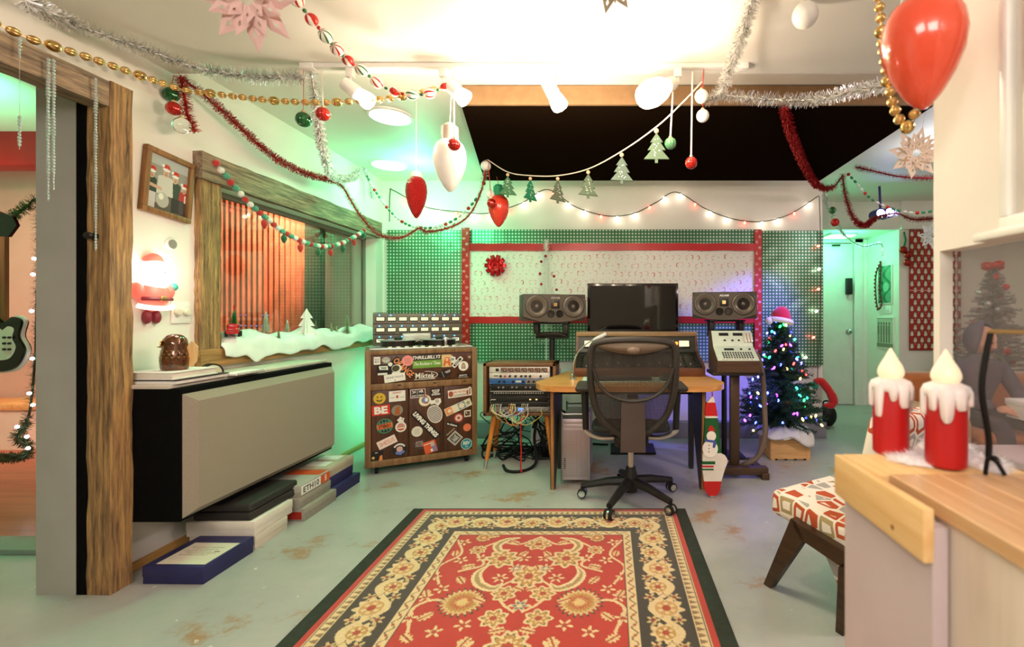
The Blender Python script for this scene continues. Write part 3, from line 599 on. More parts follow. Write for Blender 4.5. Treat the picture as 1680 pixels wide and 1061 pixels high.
# ================================================================== keyboard, mouse, mat, lamp on the desk
tag(MB().box((-0.20, 3.27, DZ), (0.50, 3.56, DZ + 0.003)).build('desk_mat', mat('pale_green_mat', 'bcd6c4', 0.6)), 'pale green desk mat under the keyboard', 'mat')
kb = T('computer_keyboard', 'dark computer keyboard on the pale mat behind the chair', 'keyboard', (0.09, 3.42, DZ + 0.003))
MB().rbox((-0.22, -0.07, 0), (0.22, 0.07, 0.018), 0.005).build('base', dark_m, kb)
ky = MB().rbox((-0.0085, -0.0085, 0), (0.0085, 0.0085, 0.007), 0.002, 1).build('key', mat('key_grey', '3a3834', 0.5)); kymesh = ky.data; bpy.data.objects.remove(ky)
for j in range(5):
    for i in range(20): link('key', kymesh, kb, (-0.20 + i * 0.021, -0.052 + j * 0.024, 0.018))
ms = T('computer_mouse', 'dark computer mouse on the right end of the mat', 'mouse', (0.405, 3.40, DZ + 0.003))
MB().lathe([(0.030, 0.0), (0.036, 0.006), (0.036, 0.016), (0.030, 0.030), (0.018, 0.040), (0, 0.043)], 20, M=Matrix.Diagonal((1, 1.6, 1, 1))).build('shell', mat('mouse_grey', '3c4a40', 0.35), ms); MB().lathe([(0.009, -0.004), (0.009, 0.004)], 12, M=Matrix.Translation((0, 0.03, 0.038)) @ Matrix.Rotation(math.pi/2, 4, 'Y')).build('scroll_wheel', rubber_m, ms)
gl = T('gooseneck_lamp', 'chrome gooseneck desk lamp curving over the left end of the desk', 'lamp', (-0.27, 3.42, DZ))
MB().lathe([(0.026, 0), (0.026, 0.008), (0.014, 0.014), (0.012, 0.04), (0.007, 0.045)], 18).build('base', chrome_m, gl)
gp = spline([(0, 0, 0.04), (0.005, 0, 0.12), (0.035, 0, 0.20), (0.10, 0.0, 0.265), (0.155, 0.0, 0.295)], 8); MB().tube(gp, 0.006, 10).build('neck', chrome_m, gl)
MB().tube([(0.15, 0, 0.292), (0.165, 0, 0.30), (0.235, 0, 0.335), (0.245, 0, 0.340)], [0.008, 0.013, 0.015, 0.014], 12).build('head', mat('clear_plastic_head', 'e8e8ea', 0.2, trans=0.3), gl)
# ================================================================== office chair
ch = T('office_chair', 'black mesh backed swivel office chair in front of the desk', 'office chair', (0.14, 3.05, 0.0125))
cst = []
for k in range(5):
    a = math.radians(-116 + 72 * k); d = Vector((math.cos(a), math.sin(a), 0)); R = 0.325
    lg = MB().tube([(d.x * 0.03, d.y * 0.03, 0.125), (d.x * 0.15, d.y * 0.15, 0.115), (d.x * R, d.y * R, 0.078)], [0.034, 0.028, 0.020], 8).build('base_leg', dark_m, ch)
    c = Vector((d.x * R, d.y * R, 0.0)); s = Vector((-d.y, d.x, 0)); q = MB()
    q.tube([(c.x, c.y, 0.03), (c.x, c.y, 0.085)], 0.010, 8)
    for sg in (-1, 1): q.tube([c + s * 0.007 * sg + Vector((0, 0, 0.03)), c + s * 0.026 * sg + Vector((0, 0, 0.03))], 0.030, 18, 0)
    w = q.build('caster', rubber_m, ch); hd = MB()
    hd.tube([c + s * -0.0285 + Vector((0, 0, 0.03)), c + s * 0.0285 + Vector((0, 0, 0.03))], 0.022, 16); hd.tube([c + s * -0.007 + Vector((0, 0, 0.03)), c + s * 0.007 + Vector((0, 0, 0.03))], 0.032, 16); hd.build('caster_hood', chrome_m, w)
MB().lathe([(0.045, 0.06), (0.05, 0.11), (0.045, 0.16), (0.034, 0.2), (0.03, 0.22)], 20).build('hub', dark_m, ch)
MB().tube([(0, 0, 0.2), (0, 0, 0.40)], 0.020, 14).build('gas_lift', silver_m, ch)
q = MB(); q.rbox((-0.11, -0.10, 0.37), (0.11, 0.13, 0.45), 0.02, 3); q.build('tilt_mechanism', dark_m, ch)
MB().rbox((-0.062, -0.165, 0.405), (0.062, -0.10, 0.432), 0.004).build('maker_plate', silver_m, ch)
# seat: shallow dish with rounded outline
vs = []; fs = []; nu, nv = 24, 8
for i in range(nv + 1):
    t = i / nv
    for j in range(nu):
        a = 2 * math.pi * j / nu; sq = 1 / max(abs(math.cos(a)), abs(math.sin(a))) ** 0.55
        vs.append((0.25 * t * math.cos(a) * min(sq, 1.2), 0.03 + 0.24 * t * math.sin(a) * min(sq, 1.2), 0.475 + 0.03 * t ** 3 + (0.02 if math.sin(a) < -0.6 else 0) * t - (0.03 * t ** 4 if math.sin(a) > 0.5 else 0)))
fs = [(i * nu + j, i * nu + (j + 1) % nu, (i + 1) * nu + (j + 1) % nu, (i + 1) * nu + j) for i in range(nv) for j in range(nu)]
so = MB().add(vs, [f[::-1] for f in fs][::-1]).build('seat', mat('seat_mesh', '2a2826', 0.85, var=0.2, scale=200), ch); md = so.modifiers.new('thick', 'SOLIDIFY'); md.thickness = 0.03; md.offset = -1
# back: a rounded frame tapering to the waist, with see-through mesh
def backpt(x, z):            # surface of the back rest: curved in plan, leaning back
    zz = z - 0.52; y = -0.235 - 0.10 * zz / 0.55 - 0.02 * math.sin(zz / 0.55 * math.pi) + 0.38 * x * x
    return Vector((x, y, z))
outl = [(-0.10, 0.50), (-0.20, 0.60), (-0.245, 0.75), (-0.255, 0.92), (-0.245, 1.02), (-0.19, 1.058), (0, 1.072), (0.19, 1.058), (0.245, 1.02), (0.255, 0.92), (0.245, 0.75), (0.20, 0.60), (0.10, 0.50)]
fr = spline([backpt(x, z) for x, z in outl], 6); MB().tube(fr, 0.021, 10).build('back_frame', mat('frame_plastic', '332e28', 0.5), ch)
MB().tube(spline([backpt(x, z) - Vector((0, 0.012, 0)) for x, z in ((-0.238, 0.90), (-0.20, 0.80), (-0.12, 0.73), (0, 0.705), (0.12, 0.73), (0.20, 0.80), (0.238, 0.90))], 6), 0.011, 8).build('lumbar_hoop', mat('frame_plastic', '332e28', 0.5), ch)
MB().tube(spline([backpt(x, z) for x, z in ((-0.10, 0.505), (-0.05, 0.48), (0.05, 0.48), (0.10, 0.505))], 4), 0.02, 8).build('lower_rail', mat('frame_plastic', '332e28', 0.5), ch)
# top cap crescent with dome
cv = []; n = 18
for i in range(n + 1):
    t = -1 + 2 * i / n; x = 0.215 * t; zt = 1.055 - 0.012 * t * t; zb = 0.985 + 0.045 * t * t; cv += [backpt(x, zb) - Vector((0, 0.012, 0)), backpt(x, zt) - Vector((0, 0.012, 0))]
hc = MB().add(cv, [(2*i, 2*i+2, 2*i+3, 2*i+1) for i in range(n)]).build('head_cap', mat('cap_tan', '6b5a48', 0.5), ch); md = hc.modifiers.new('thick', 'SOLIDIFY'); md.thickness = 0.01
MB().sph(backpt(0, 1.01) - Vector((0, 0.016, 0)), (0.04, 0.02, 0.024), 16, 10).build('cap_dome', mat('cap_tan2', '7a6856', 0.45), ch)
# mesh weave: crossing fine threads, one woven part
wv = MB(); hw = lambda z: np.interp(z, [0.50, 0.60, 0.75, 0.92, 1.02, 1.06], [0.10, 0.20, 0.245, 0.255, 0.245, 0.16])
def strip(pts, w, ax):
    v = []
    for p in pts: v += [p - ax * w, p + ax * w]
    wv.add(v, [(2*k, 2*k+1, 2*k+3, 2*k+2) for k in range(len(pts) - 1)])
for k in range(66):
    z = 0.505 + k * 0.0084; h = hw(z); strip([backpt(h * (-1 + 2 * i / 8), z) + Vector((0, 0.008, 0)) for i in range(9)], 0.0022, Vector((0, 0, 1)))
for k in range(61):
    x = -0.252 + k * 0.0084; zs = [z for z in np.linspace(0.5, 1.06, 29) if hw(z) >= abs(x)]
    if len(zs) > 1: strip([backpt(x, z) + Vector((0, 0.009, 0)) for z in zs], 0.0022, Vector((1, 0, 0)))
wo = wv.build('back_mesh', mat('mesh_thread', '37312a', 0.8), ch, smooth=False)
# spine and armrests
MB().prism([(-0.075, 0.40), (0.075, 0.40), (0.07, 0.70), (0.055, 0.715), (-0.055, 0.715), (-0.07, 0.70)], 0, 0.03, M=stood(0, -0.27, 0)).build('spine', mat('spine_plastic', '4a3f3a', 0.45, var=0.1), ch)
for sx in (-1, 1):
    MB().tube(spline([(sx * 0.08, -0.02, 0.42), (sx * 0.20, -0.02, 0.415), (sx * 0.290, -0.02, 0.455), (sx * 0.295, -0.02, 0.50)], 5), 0.017, 10).build('arm_bracket', silver_m, ch)
    MB().tube([(sx * 0.295, -0.02, 0.47), (sx * 0.298, -0.02, 0.60), (sx * 0.302, -0.02, 0.73)], [0.02, 0.022, 0.026], 12).build('arm_post', dark_m, ch)
    MB().rbox((sx * 0.30 - 0.058, -0.14, 0.73), (sx * 0.30 + 0.058, 0.13, 0.768), 0.018, 3).build('arm_pad', mat('arm_pad', '34322c', 0.6), ch)
# ================================================================== computer tower
tw = T('computer_tower', 'silver perforated computer tower under the left side of the desk', 'computer', (-0.245, 3.55, 0))
alu = mat('brushed_aluminium', 'c8bcc0', 0.35, 0.6, var=0.06, scale=200)
MB().rbox((-0.10, -0.20, 0.03), (0.10, 0.24, 0.48), 0.012, 3).build('case', alu, tw)
for yy in (-0.20, 0.20):
    MB().tube(spline([(-0.095, yy, 0.0), (-0.1, yy, 0.02), (-0.1, yy, 0.49), (-0.08, yy, 0.51), (0.08, yy, 0.51), (0.1, yy, 0.49), (0.1, yy, 0.02), (0.095, yy, 0.0)], 3), 0.006, 8).build('handle', silver_m, tw)
pf = MB()
for j in range(40):
    for i in range(18): pf.lathe([(0.0026, 0), (0, 0.0)], 6, M=stood(-0.085 + i * 0.010, -0.2005, 0.06 + j * 0.0085))
po = pf.build('perforation', rubber_m, tw); po['kind'] = 'stuff'
for j in range(2): MB().rbox((-0.085, -0.204, 0.415 + j * 0.028), (0.085, -0.2, 0.437 + j * 0.028), 0.003).build('drive_door', alu, tw)
pm = MB().rbox((-0.006, -0.002, -0.003), (0.006, 0.001, 0.003), 0.001, 1).build('p', rubber_m); pmm = pm.data; bpy.data.objects.remove(pm)
for j in range(6): link('port', pmm, tw, (-0.078, -0.202, 0.12 + j * 0.014))
# ================================================================== gear rack on peg legs
rk = T('gear_rack', 'walnut rack of audio gear standing on tapered orange peg legs', 'equipment rack', (-0.72, 3.70, 0))
rw = wood('rack_walnut', '5a3a22', '8a5c38', 'X', 0.45, 3, 0.06)
W2, RZ0, RZ1 = 0.29, 0.42, 0.842
q = MB(); q.rbox((-W2, 0, RZ0), (-W2 + 0.025, 0.27, RZ1), 0.003); q.rbox((W2 - 0.025, 0, RZ0), (W2, 0.27, RZ1), 0.003); q.rbox((-W2, 0, RZ1 - 0.025), (W2, 0.27, RZ1), 0.003); q.rbox((-W2, 0, RZ0), (W2, 0.27, RZ0 + 0.025), 0.003); q.box((-W2 + 0.02, 0.255, RZ0 + 0.02), (W2 - 0.02, 0.265, RZ1 - 0.02)); q.build('cabinet', rw, rk)
peg_m = wood('orange_peg', 'b5651d', 'd98a3a', 'Z', 0.4, 3, 0.05)
for sx in (-1, 1):
    for yy, dy in ((0.06, -0.06), (0.22, 0.05)):
        a = Vector((sx * 0.21, yy, RZ0)); b = Vector((sx * 0.262, yy + dy, 0.07)); c = a + (b - a) * (RZ0 / (RZ0 - 0.07)); lg = MB().tube([a, b], [0.024, 0.016], 12).build('leg', peg_m, rk)
        MB().tube([b, c], [0.0165, 0.012], 12).build('ferrule', silver_m, lg)
gz = RZ1 - 0.03; uw = 0.483 / 2
blue_m = mat('blue_faceplate', '3d6aa5', 0.4, 0.3); whitep = mat('white_faceplate', 'd9d2c8', 0.4, 0.3); darkp = mat('dark_faceplate', '2a2725', 0.45, 0.3); greyp = mat('grey_faceplate', '8c8680', 0.35, 0.5)
kn = {}
for nm, rr, mt in (('black', 0.009, dark_m), ('silver', 0.008, silver_m), ('red', 0.008, red_m)):
    o = MB().lathe([(rr, 0), (rr, 0.012), (rr * 0.75, 0.016), (0, 0.0165)], 10, M=XZ).build('k', mt); kn[nm] = o.data; bpy.data.objects.remove(o)
def unit(h, mt, nm='rack_unit', proud=0.0):
    global gz
    z1 = gz; z0 = gz - h; gz = z0 - 0.002
    o = MB().rbox((-uw, 0.004 - proud, z0), (uw, 0.2, z1), 0.002).build(nm, mt, rk); 
    for sx in (-1, 1):
        for zz in (z0 + 0.008, z1 - 0.008): link('screw', kn['silver'], o, (sx * (uw - 0.01), 0.004 - proud, zz), None, 0.4)
    return o, z0, z1, 0.004 - proud
o, z0, z1, y = unit(0.046, whitep, 'preamp_unit'); MB().box((-0.19, y - 0.003, z0 + 0.012), (-0.165, y, z1 - 0.012)).build('display', dark_m, o)
for i in range(7):
    w = MB().rbox((-0.15 + i * 0.054, y - 0.004, z0 + 0.006), (-0.10 + i * 0.054, y, z1 - 0.006), 0.002).build('module', mat('brown_module', '6a4a38', 0.45), o)
    for (kx, kz) in ((0.012, 0.012), (0.034, 0.02)): link('knob', kn['silver'], o, (-0.15 + i * 0.054 + kx, y - 0.004, z0 + kz), None, 0.7)
o, z0, z1, y = unit(0.044, whitep, 'compressor_unit')
for i, kx in enumerate((-0.15, -0.115, -0.075, -0.03, 0.015, 0.05, 0.085, 0.17)): link('knob', kn['red' if i in (1,) else 'black'], o, (kx, y, (z0 + z1) / 2 - 0.003))
MB().box((-0.205, y - 0.001, z0 + 0.018), (-0.17, y, z0 + 0.024)).build('printed_strip', dark_m, o)
o, z0, z1, y = unit(0.044, blue_m, 'equalizer_unit'); MB().box((0.05, y - 0.002, z0 + 0.002), (0.225, y, z1 - 0.002)).build('grey_section', greyp, o)
for kx in (-0.16, -0.12, -0.05, 0.03, 0.075, 0.115): link('knob', kn['black'], o, (kx, y - 0.002, (z0 + z1) / 2))
MB().box((-0.03, y - 0.001, z0 + 0.014), (0.015, y, z0 + 0.03)).build('printed_logo', whitep, o)
o, z0, z1, y = unit(0.044, darkp, 'gate_unit')
for i in range(11): link('knob', kn['silver' if i % 3 else 'black'], o, (-0.20 + i * 0.036, y, (z0 + z1) / 2))
o, z0, z1, y = unit(0.044, darkp, 'channel_unit')
for i in range(22): link('button', kn['silver'], o, (-0.20 + i * 0.0185, y, (z0 + z1) / 2), None, 0.8)
MB().box((-uw + 0.01, y - 0.001, z1 - 0.010), (uw - 0.01, y, z1 - 0.006)).build('white_line', whitep, o)
o, z0, z1, y = unit(0.044, darkp, 'power_unit'); MB().box((-0.23, y - 0.001, z0 + 0.012), (-0.19, y, z0 + 0.018)).build('printed_logo', whitep, o)
for kx in (0.08, 0.13): MB().box((kx, y - 0.002, z0 + 0.012), (kx + 0.012, y, z0 + 0.02)).build('indicator', mat('lamp_yellow', 'ffd27a', 0.4, emit='ffd27a', es=2), o)
ob, bz0, bz1, y = unit(0.040, darkp, 'patch_bay'); 
oc, cz0, cz1, yc = unit(0.042, greyp, 'interface_unit'); MB().box((-0.01, yc - 0.002, cz0 + 0.008), (0.03, yc, cz1 - 0.008)).build('display', mat('blue_display', '3a6ad0', 0.3, emit='5a8aff', es=1.5), oc)
for kx in (-0.22, -0.15, -0.10, 0.06, 0.10, 0.15, 0.22): link('knob', kn['silver'], oc, (kx, yc, (cz0 + cz1) / 2))
# patch leads hanging as loops, each a thing of its own
r = random.Random(4); cols = ['e8c25a', 'd9d2c0', '7fae8a', 'c9793a', '8a97b5', 'e0d5bb', 'b5412a', 'd8b070']
lead_words = ['yellow', 'cream', 'green', 'orange', 'blue', 'pale cream', 'red', 'tan']
for i in range(14):
    c = i % 8; xa = -0.215 + i * 0.015 + (0.05 if i > 5 else 0) + (0.04 if i > 9 else 0); xb = xa + r.uniform(0.05, 0.26) if i < 9 else xa - r.uniform(0.05, 0.2); za = (bz0 + bz1) / 2
    dp = r.uniform(0.06, 0.17); base = Vector((-0.72, 3.70, 0))
    q = spline([base + Vector((xa, -0.001, za)), base + Vector((xa, -0.03, za - 0.002)), base + Vector((xa + 0.005, -0.045 - 0.002 * i, za - dp * 0.6)), base + Vector(((xa + xb) / 2, -0.05 - 0.002 * i, za - dp)), base + Vector((xb, -0.045, za - dp * 0.55)), base + Vector((xb, -0.03, cz0 + 0.02)), base + Vector((xb, -0.0, cz0 + 0.02))], 7)
    t = T('patch_lead', '%s patch lead looping from the patch bay of the gear rack, %s' % (lead_words[c], 'left half' if i < 8 else 'right half'), 'cable', q[0], 0, 'patch leads of the gear rack')
    MB().tube([p - q[0] for p in q], 0.0028, 6).build('wire', mat('lead_' + str(c), cols[c], 0.45), t)
    for k, kk in ((0, 5), (-1, -6)): MB().tube([q[k] - q[0], q[kk] - q[0]], 0.005, 8).build('plug', silver_m, t)
# red cable and black cable tangle under the rack
tag(MB().tube(spline([(-0.70, 3.66, 0.44), (-0.695, 3.63, 0.30), (-0.69, 3.62, 0.15), (-0.69, 3.60, 0.05), (-0.68, 3.59, 0.006)], 8), 0.006, 8).build('red_cable', red_m), 'red cable hanging below the gear rack to the floor', 'cable')
tg = MB()
for i in range(24):
    r = random.Random(40 + i); x = -0.95 + 0.022 * i; pts = [(x, 3.95 + r.uniform(0, 0.15), 0.42 - r.uniform(0, 0.02))]
    for k in range(5): pts.append((x + r.uniform(-0.18, 0.2), 3.92 + r.uniform(-0.06, 0.45), max(0.012, 0.32 - 0.09 * k + r.uniform(-0.05, 0.05))))
    pts += [(x + r.uniform(-0.3, 0.3), 4.2 + r.uniform(-0.2, 0.2), 0.009), (x + r.uniform(-0.3, 0.5), 4.2 + r.uniform(-0.2, 0.2), 0.009)]
    tg.tube([Vector((p.x, min(p.y, 4.56), max(p.z, 0.008))) for p in spline(pts, 8)], r.choice((0.004, 0.006, 0.008)), 6)
tg = tag(tg.build('cable_tangle', rubber_m), 'tangle of black cables hanging and heaped under the gear rack', 'cables'); tg['kind'] = 'stuff'
tag(MB().tube(spline([(-0.86, 3.75, 0.01), (-0.80, 3.62, 0.012), (-0.70, 3.60, 0.012), (-0.62, 3.70, 0.012), (-0.60, 3.80, 0.05), (-0.64, 3.95, 0.2), (-0.62, 4.1, 0.4)], 8), 0.012, 8).build('thick_cable', rubber_m), 'thick black cable curving on the floor between the peg legs', 'cable')
tag(MB().tube(spline([(-1.05, 4.56, 0.42), (-1.03, 4.5, 0.30), (-1.1, 4.35, 0.16), (-1.15, 4.2, 0.012), (-0.95, 4.15, 0.012)], 8), 0.008, 8).build('power_cable', rubber_m), 'black cable dropping along the wall between the recorder and the rack', 'cable')
# ================================================================== tape recorder covered in stickers
ANG = math.radians(27.1)
tm = T('tape_recorder', 'wooden multitrack tape recorder on casters covered in band stickers', 'tape recorder', (-1.85, 3.50, 0), ANG)
tw2 = wood('recorder_case', '6e4a2c', '96704a', 'Z', 0.5, 3, 0.06); tp = wood('recorder_panel', '3f2214', '5c3520', 'Z', 0.4, 4, 0.05)
TW, TD, TZ0, TZ1 = 0.834, 0.52, 0.062, 0.955
q = MB(); q.rbox((0, 0, TZ0), (0.042, TD, TZ1), 0.004); q.rbox((TW - 0.042, 0, TZ0), (TW, TD, TZ1), 0.004); q.rbox((0.04, 0, TZ0), (TW - 0.04, TD, TZ0 + 0.05), 0.004); q.rbox((0.04, 0, TZ1 - 0.035), (TW - 0.04, TD, TZ1), 0.004); q.rbox((0.04, 0.0, 0.650), (TW - 0.04, 0.03, 0.700), 0.004); q.box((0.03, 0.05, 0.1), (TW - 0.03, TD - 0.01, 0.93)); q.build('case', tw2, tm)
up = MB().rbox((0.044, 0.010, 0.702), (TW - 0.044, 0.03, 0.918), 0.002).build('upper_panel', tp, tm)
doors = []
for a, b2 in ((0.046, 0.302), (0.312, 0.560), (0.570, 0.788)): doors.append(MB().rbox((a, 0.010, 0.114), (b2, 0.03, 0.648), 0.003).build('door_panel', tp, tm))
for xx in (0.24, 0.50, 0.73): MB().rbox((xx - 0.012, -0.004, 0.678), (xx + 0.012, 0.002, 0.686), 0.002).build('catch', darkbrown_m, tm)
for (xx, yy) in ((0.08, 0.06), (TW - 0.08, 0.06), (0.08, TD - 0.06), (TW - 0.08, TD - 0.06)):
    c = MB(); c.tube([(xx - 0.012, yy, 0.03), (xx + 0.012, yy, 0.03)], 0.03, 16); c.tube([(xx, yy, 0.03), (xx, yy, 0.063)], 0.01, 8); c.build('caster', rubber_m, tm)
MB().rbox((0.03, 0.04, TZ1), (TW - 0.03, TD - 0.08, TZ1 + 0.014), 0.003).build('deck_plate', silver_m, tm)
# meter bridge: 24 meters with blue lamps
mb = MB().rbox((0.055, TD - 0.10, TZ1), (TW - 0.055, TD, TZ1 + 0.285), 0.006).build('meter_bridge', mat('bridge_brown', '6e6056', 0.45, 0.2), tm)
vuf = mat('recorder_vu', 'e8dcc6', 0.4, emit='f0dcb8', es=0.35); blu = mat('blue_led', '3aa0ff', 0.3, emit='2a9cff', es=14)
bz = MB().rbox((-0.036, -0.010, -0.020), (0.036, 0, 0.020), 0.003).build('b', darkbrown_m); bzm = bz.data; bpy.data.objects.remove(bz)
vf = MB().box((-0.030, -0.0115, -0.014), (0.030, -0.010, 0.014)).build('b', vuf); vfm = vf.data; bpy.data.objects.remove(vf)
lf = MB().sph((0, -0.003, 0), 0.0042, 8, 6).build('b', blu); lfm = lf.data; bpy.data.objects.remove(lf)
rd_led = MB().sph((0, -0.002, 0), 0.003, 6, 4).build('b', mat('dim_led', '7a3a20', 0.3)); rlm = rd_led.data; bpy.data.objects.remove(rd_led)
for rr in range(3):
    zc = TZ1 + 0.238 - rr * 0.092
    MB().box((0.056, TD - 0.1025, zc + 0.050), (TW - 0.056, TD - 0.10, zc + 0.055)).build('row_groove', rubber_m, mb)
    for cc in range(8):
        xc = 0.112 + cc * 0.0872; ct = (xc, TD - 0.10, zc)
        h = link('meter', bzm, mb, ct); link('meter_face', vfm, mb, ct)
        if not (rr == 0 and cc in (2, 3)) and not (rr == 1 and cc == 7): link('blue_lamp', lfm, mb, (xc - 0.008, TD - 0.10, zc + 0.032))
        link('red_lamp', rlm, mb, (xc + 0.016, TD - 0.10, zc - 0.032))
# tape reels and head cover on the deck
for xx in (0.24, 0.56):
    rl = MB().lathe([(0.02, TZ1 + 0.02), (0.132, TZ1 + 0.02), (0.132, TZ1 + 0.064), (0.02, TZ1 + 0.064)], 40, c=(xx, 0.22, 0)).build('tape_pack', mat('tape_brown', '241a14', 0.3), tm)
    for z in (TZ1 + 0.015, TZ1 + 0.065): MB().lathe([(0.0, z), (0.15, z), (0.15, z + 0.003), (0, z + 0.003)], 40, c=(xx, 0.22, 0)).build('flange', silver_m, rl)
    MB().lathe([(0.03, TZ1 + 0.068), (0.03, TZ1 + 0.085), (0.018, TZ1 + 0.09)], 20, c=(xx, 0.22, 0)).build('hub_clamp', dark_m, rl)
MB().rbox((0.28, 0.30, TZ1 + 0.05), (0.50, 0.38, TZ1 + 0.115), 0.006).build('head_cover', mat('cover_grey', 'b9b2ac', 0.35, 0.3), tm)
for i in range(9): MB().rbox((0.16 + i * 0.06, 0.045, TZ1 + 0.014), (0.19 + i * 0.06, 0.07, TZ1 + 0.024), 0.002).build('transport_button', mat('ivory_key', 'd9d0be', 0.4), tm)
MB().rbox((0.58, 0.05, TZ1 + 0.014), (0.60, 0.07, TZ1 + 0.09), 0.003).build('tape_guide', silver_m, tm)
# ---- stickers (mapped from where they sit on the front)
def st(zx, zy):
    t = (zx - 98) / 640; x = t * TW; top = 310 - 10 * t; bot = 970 - 80 * t
    return x, TZ1 - (zy - top) / (bot - top) * (TZ1 - TZ0)
PX = 0.00133
PAL = {}
def cm(c):
    if c not in PAL: PAL[c] = mat('print_' + c, c, 0.4, var=0.03)
    return PAL[c]
def sticker(zx, zy, shape, cols, rot=0.0, texts=(), extra=(), lvl=0):
    """one printed sticker: base outline, then printed shapes and lettering in further colours"""
    x, z = st(zx, zy); par = up if zy < 495 else doors[0] if zx < 332 else doors[1] if zx < 533 else doors[2]
    y = 0.0098 - 0.0004 * lvl; M = Matrix.Translation((x, y, z)) @ XZ @ Matrix.Rotation(math.radians(rot), 4, 'Z'); m = MB(); k = 0
    if shape: m.prism([(a * PX, b * PX) for a, b in shape], 0, 0.0006, 0, M)
    h = 0.0006
    for ci, sh, dx, dy in extra:
        h += 0.00015; m.add([(a * PX + dx * PX, b * PX + dy * PX, h) for a, b in sh], [tuple(range(len(sh)))], ci, M)
    for ci, body, w, hh, dx, dy, shear, bold in texts:
        h += 0.00015; v, f = text_geo(body, w * PX, hh * PX, shear, bold); m.add([(a + dx * PX, b + dy * PX, h) for a, b, c in v], f, ci, M)
    m.build('sticker', [cm(c) for c in cols], par, smooth=False)
K, Wt = '15110f', 'ece6dc'
bars = lambda w, n, hgt, gap: [(1, rect(w, hgt), 0, (n - 1) * gap / 2 - i * gap) for i in range(n)]
sticker(162, 366, rrect(34, 44, 4), [Wt, '6a6058'], 0, ((1, 'NOT\nMAD', 24, 26, 0, 0, 0, 0.02),))
sticker(210, 362, circ(22, 20, 17), ['b9b4a6', '6d7466'], 0, (), ((1, rect(34, 5), 0, -20), (1, rect(36, 3), 0, 5)))
sticker(305, 408, rect(152, 44), [K, 'f0965a'], -47, ((1, 'ORANGE', 140, 36, 0, 2, 0, 0.02),))
sticker(327, 368, circ(31, 24), ['e8908a', 'c97068'], 0, (), [(1, rect(34, 4), 0, 12 - 9 * i) for i in range(4)], 1)
sticker(437, 350, rect(166, 34), [K, Wt], 1, ((1, 'THRILLBILLYS', 158, 21, -2, 0, 0.25, 0.03),))
sticker(440, 388, rect(166, 46), ['6f9a3c', Wt], 1, ((1, "The Rockets n' Texas", 150, 20, 0, 4, 0.35, 0.01),))
sticker(550, 372, rect(58, 76), ['dcc08a', 'd2682c', 'e8b888'], 0, (), ((1, circ(15, 16, 20), 3, 4), (1, [(-22, -34), (24, -34), (18, 2), (-16, 2)], 2, 2), (2, circ(8, 14, 11), 3, 8), (2, [(-12, -34), (14, -34), (6, -14), (-3, -14)], 2, 0)))
sticker(585, 366, star(7, 26, 18), [Wt, '8a8f95'], 0, (), ((1, circ(9, 10), 3, 2),))
sticker(617, 380, rrect(78, 26, 6), [Wt, K, 'b9b3a8'], 48, (), ((1, rect(62, 14), 0, 0), (2, rect(36, 8), -4, 0)), 1)
sticker(690, 352, circ(17, 20), ['5a3c28', 'b99a7a'], 0, (), ((1, star(6, 12, 6), 0, 0),))
sticker(653, 402, circ(30, 26), [Wt, 'a08a80', 'd8b078'], 0, (), ((1, [(-14, -18), (14, -18), (12, 8), (-12, 8)], 0, 0), (1, circ(9, 12), 0, 12), (2, circ(6, 12), 0, 2)))
sticker(432, 452, None, [Wt], 0, ((0, 'Miktek', 108, 34, -6, 0, 0, 0.015),), [(0, [(math.cos(a) * 66 + 0, math.sin(a) * 24 + 2), (math.cos(a + 0.2) * 66, math.sin(a + 0.2) * 24 + 2), (math.cos(a + 0.2) * 62, math.sin(a + 0.2) * 21 + 2), (math.cos(a) * 62, math.sin(a) * 21 + 2)], 0, 0) for a in [-1.1 + 0.2 * i for i in range(14)]] + [(0, rect(118, 3), -8, -22)])
sticker(540, 442, circ(42, 28, 25), ['1d1512', 'cfc6ba'], 22, (), ((1, rect(34, 5), 20, 6), (1, rect(26, 4), 22, -2), (1, rect(2, 40), -12, 0)))
sticker(652, 455, [(-38, 14), (38, 14), (32, -12), (-32, -12)], [K, 'd9d2c6'], 0, ((1, 'quarry', 50, 14, 0, 0, 0.3, 0.02),), ((1, rect(60, 2), 0, -10),))
sticker(222, 418, rect(120, 62), [K, 'e0ddd2', '8f9688'], 0, (), ((1, [(-50, 22), (-4, 22), (0, -2), (-45, 0)], 0, 2), (2, [(-40, 16), (-10, 16), (-10, 2), (-36, 4)], 0, 2), (1, circ(12, 12), 10, 32), (1, circ(27, 20, 24), 44, 6), (1, rect(50, 12), -30, -22), (1, rect(46, 14), 42, -22)))
sticker(262, 410, circ(21, 20, 18), ['4a4028', '4a4028'], 20, (), (), 2)
sticker(257, 462, rect(112, 46), [Wt, '8a8a92'], 6, ((1, 'GRAND PALACE', 92, 12, 0, 4, 0, 0.02),), ((1, circ(4, 8), 0, -14),), 3)
sticker(175, 577, circ(32, 26), ['d8b23a', '6a4a14'], 0, (), ((1, circ(5, 10), -10, 8), (1, circ(5, 10), 10, 8), (1, [(-18, -6), (18, -6), (12, -16), (0, -20), (-12, -16)], 0, 0), (0, [(-14, -6), (14, -6), (0, -14)], 0, 1)))
sticker(270, 565, rect(88, 62), [Wt, 'c04a38', '8f8a84'], 1, ((1, 'HOWDY', 48, 10, 0, 20, 0.2, 0.02),), ((1, circ(7, 12, 9), 0, -4), (2, rect(22, 3), -26, -8), (2, rect(22, 3), 26, -8)))
sticker(183, 643, rect(96, 58), ['cf3222', Wt], 2, ((1, 'BE', 70, 44, 0, 0, 0, 0.05),))
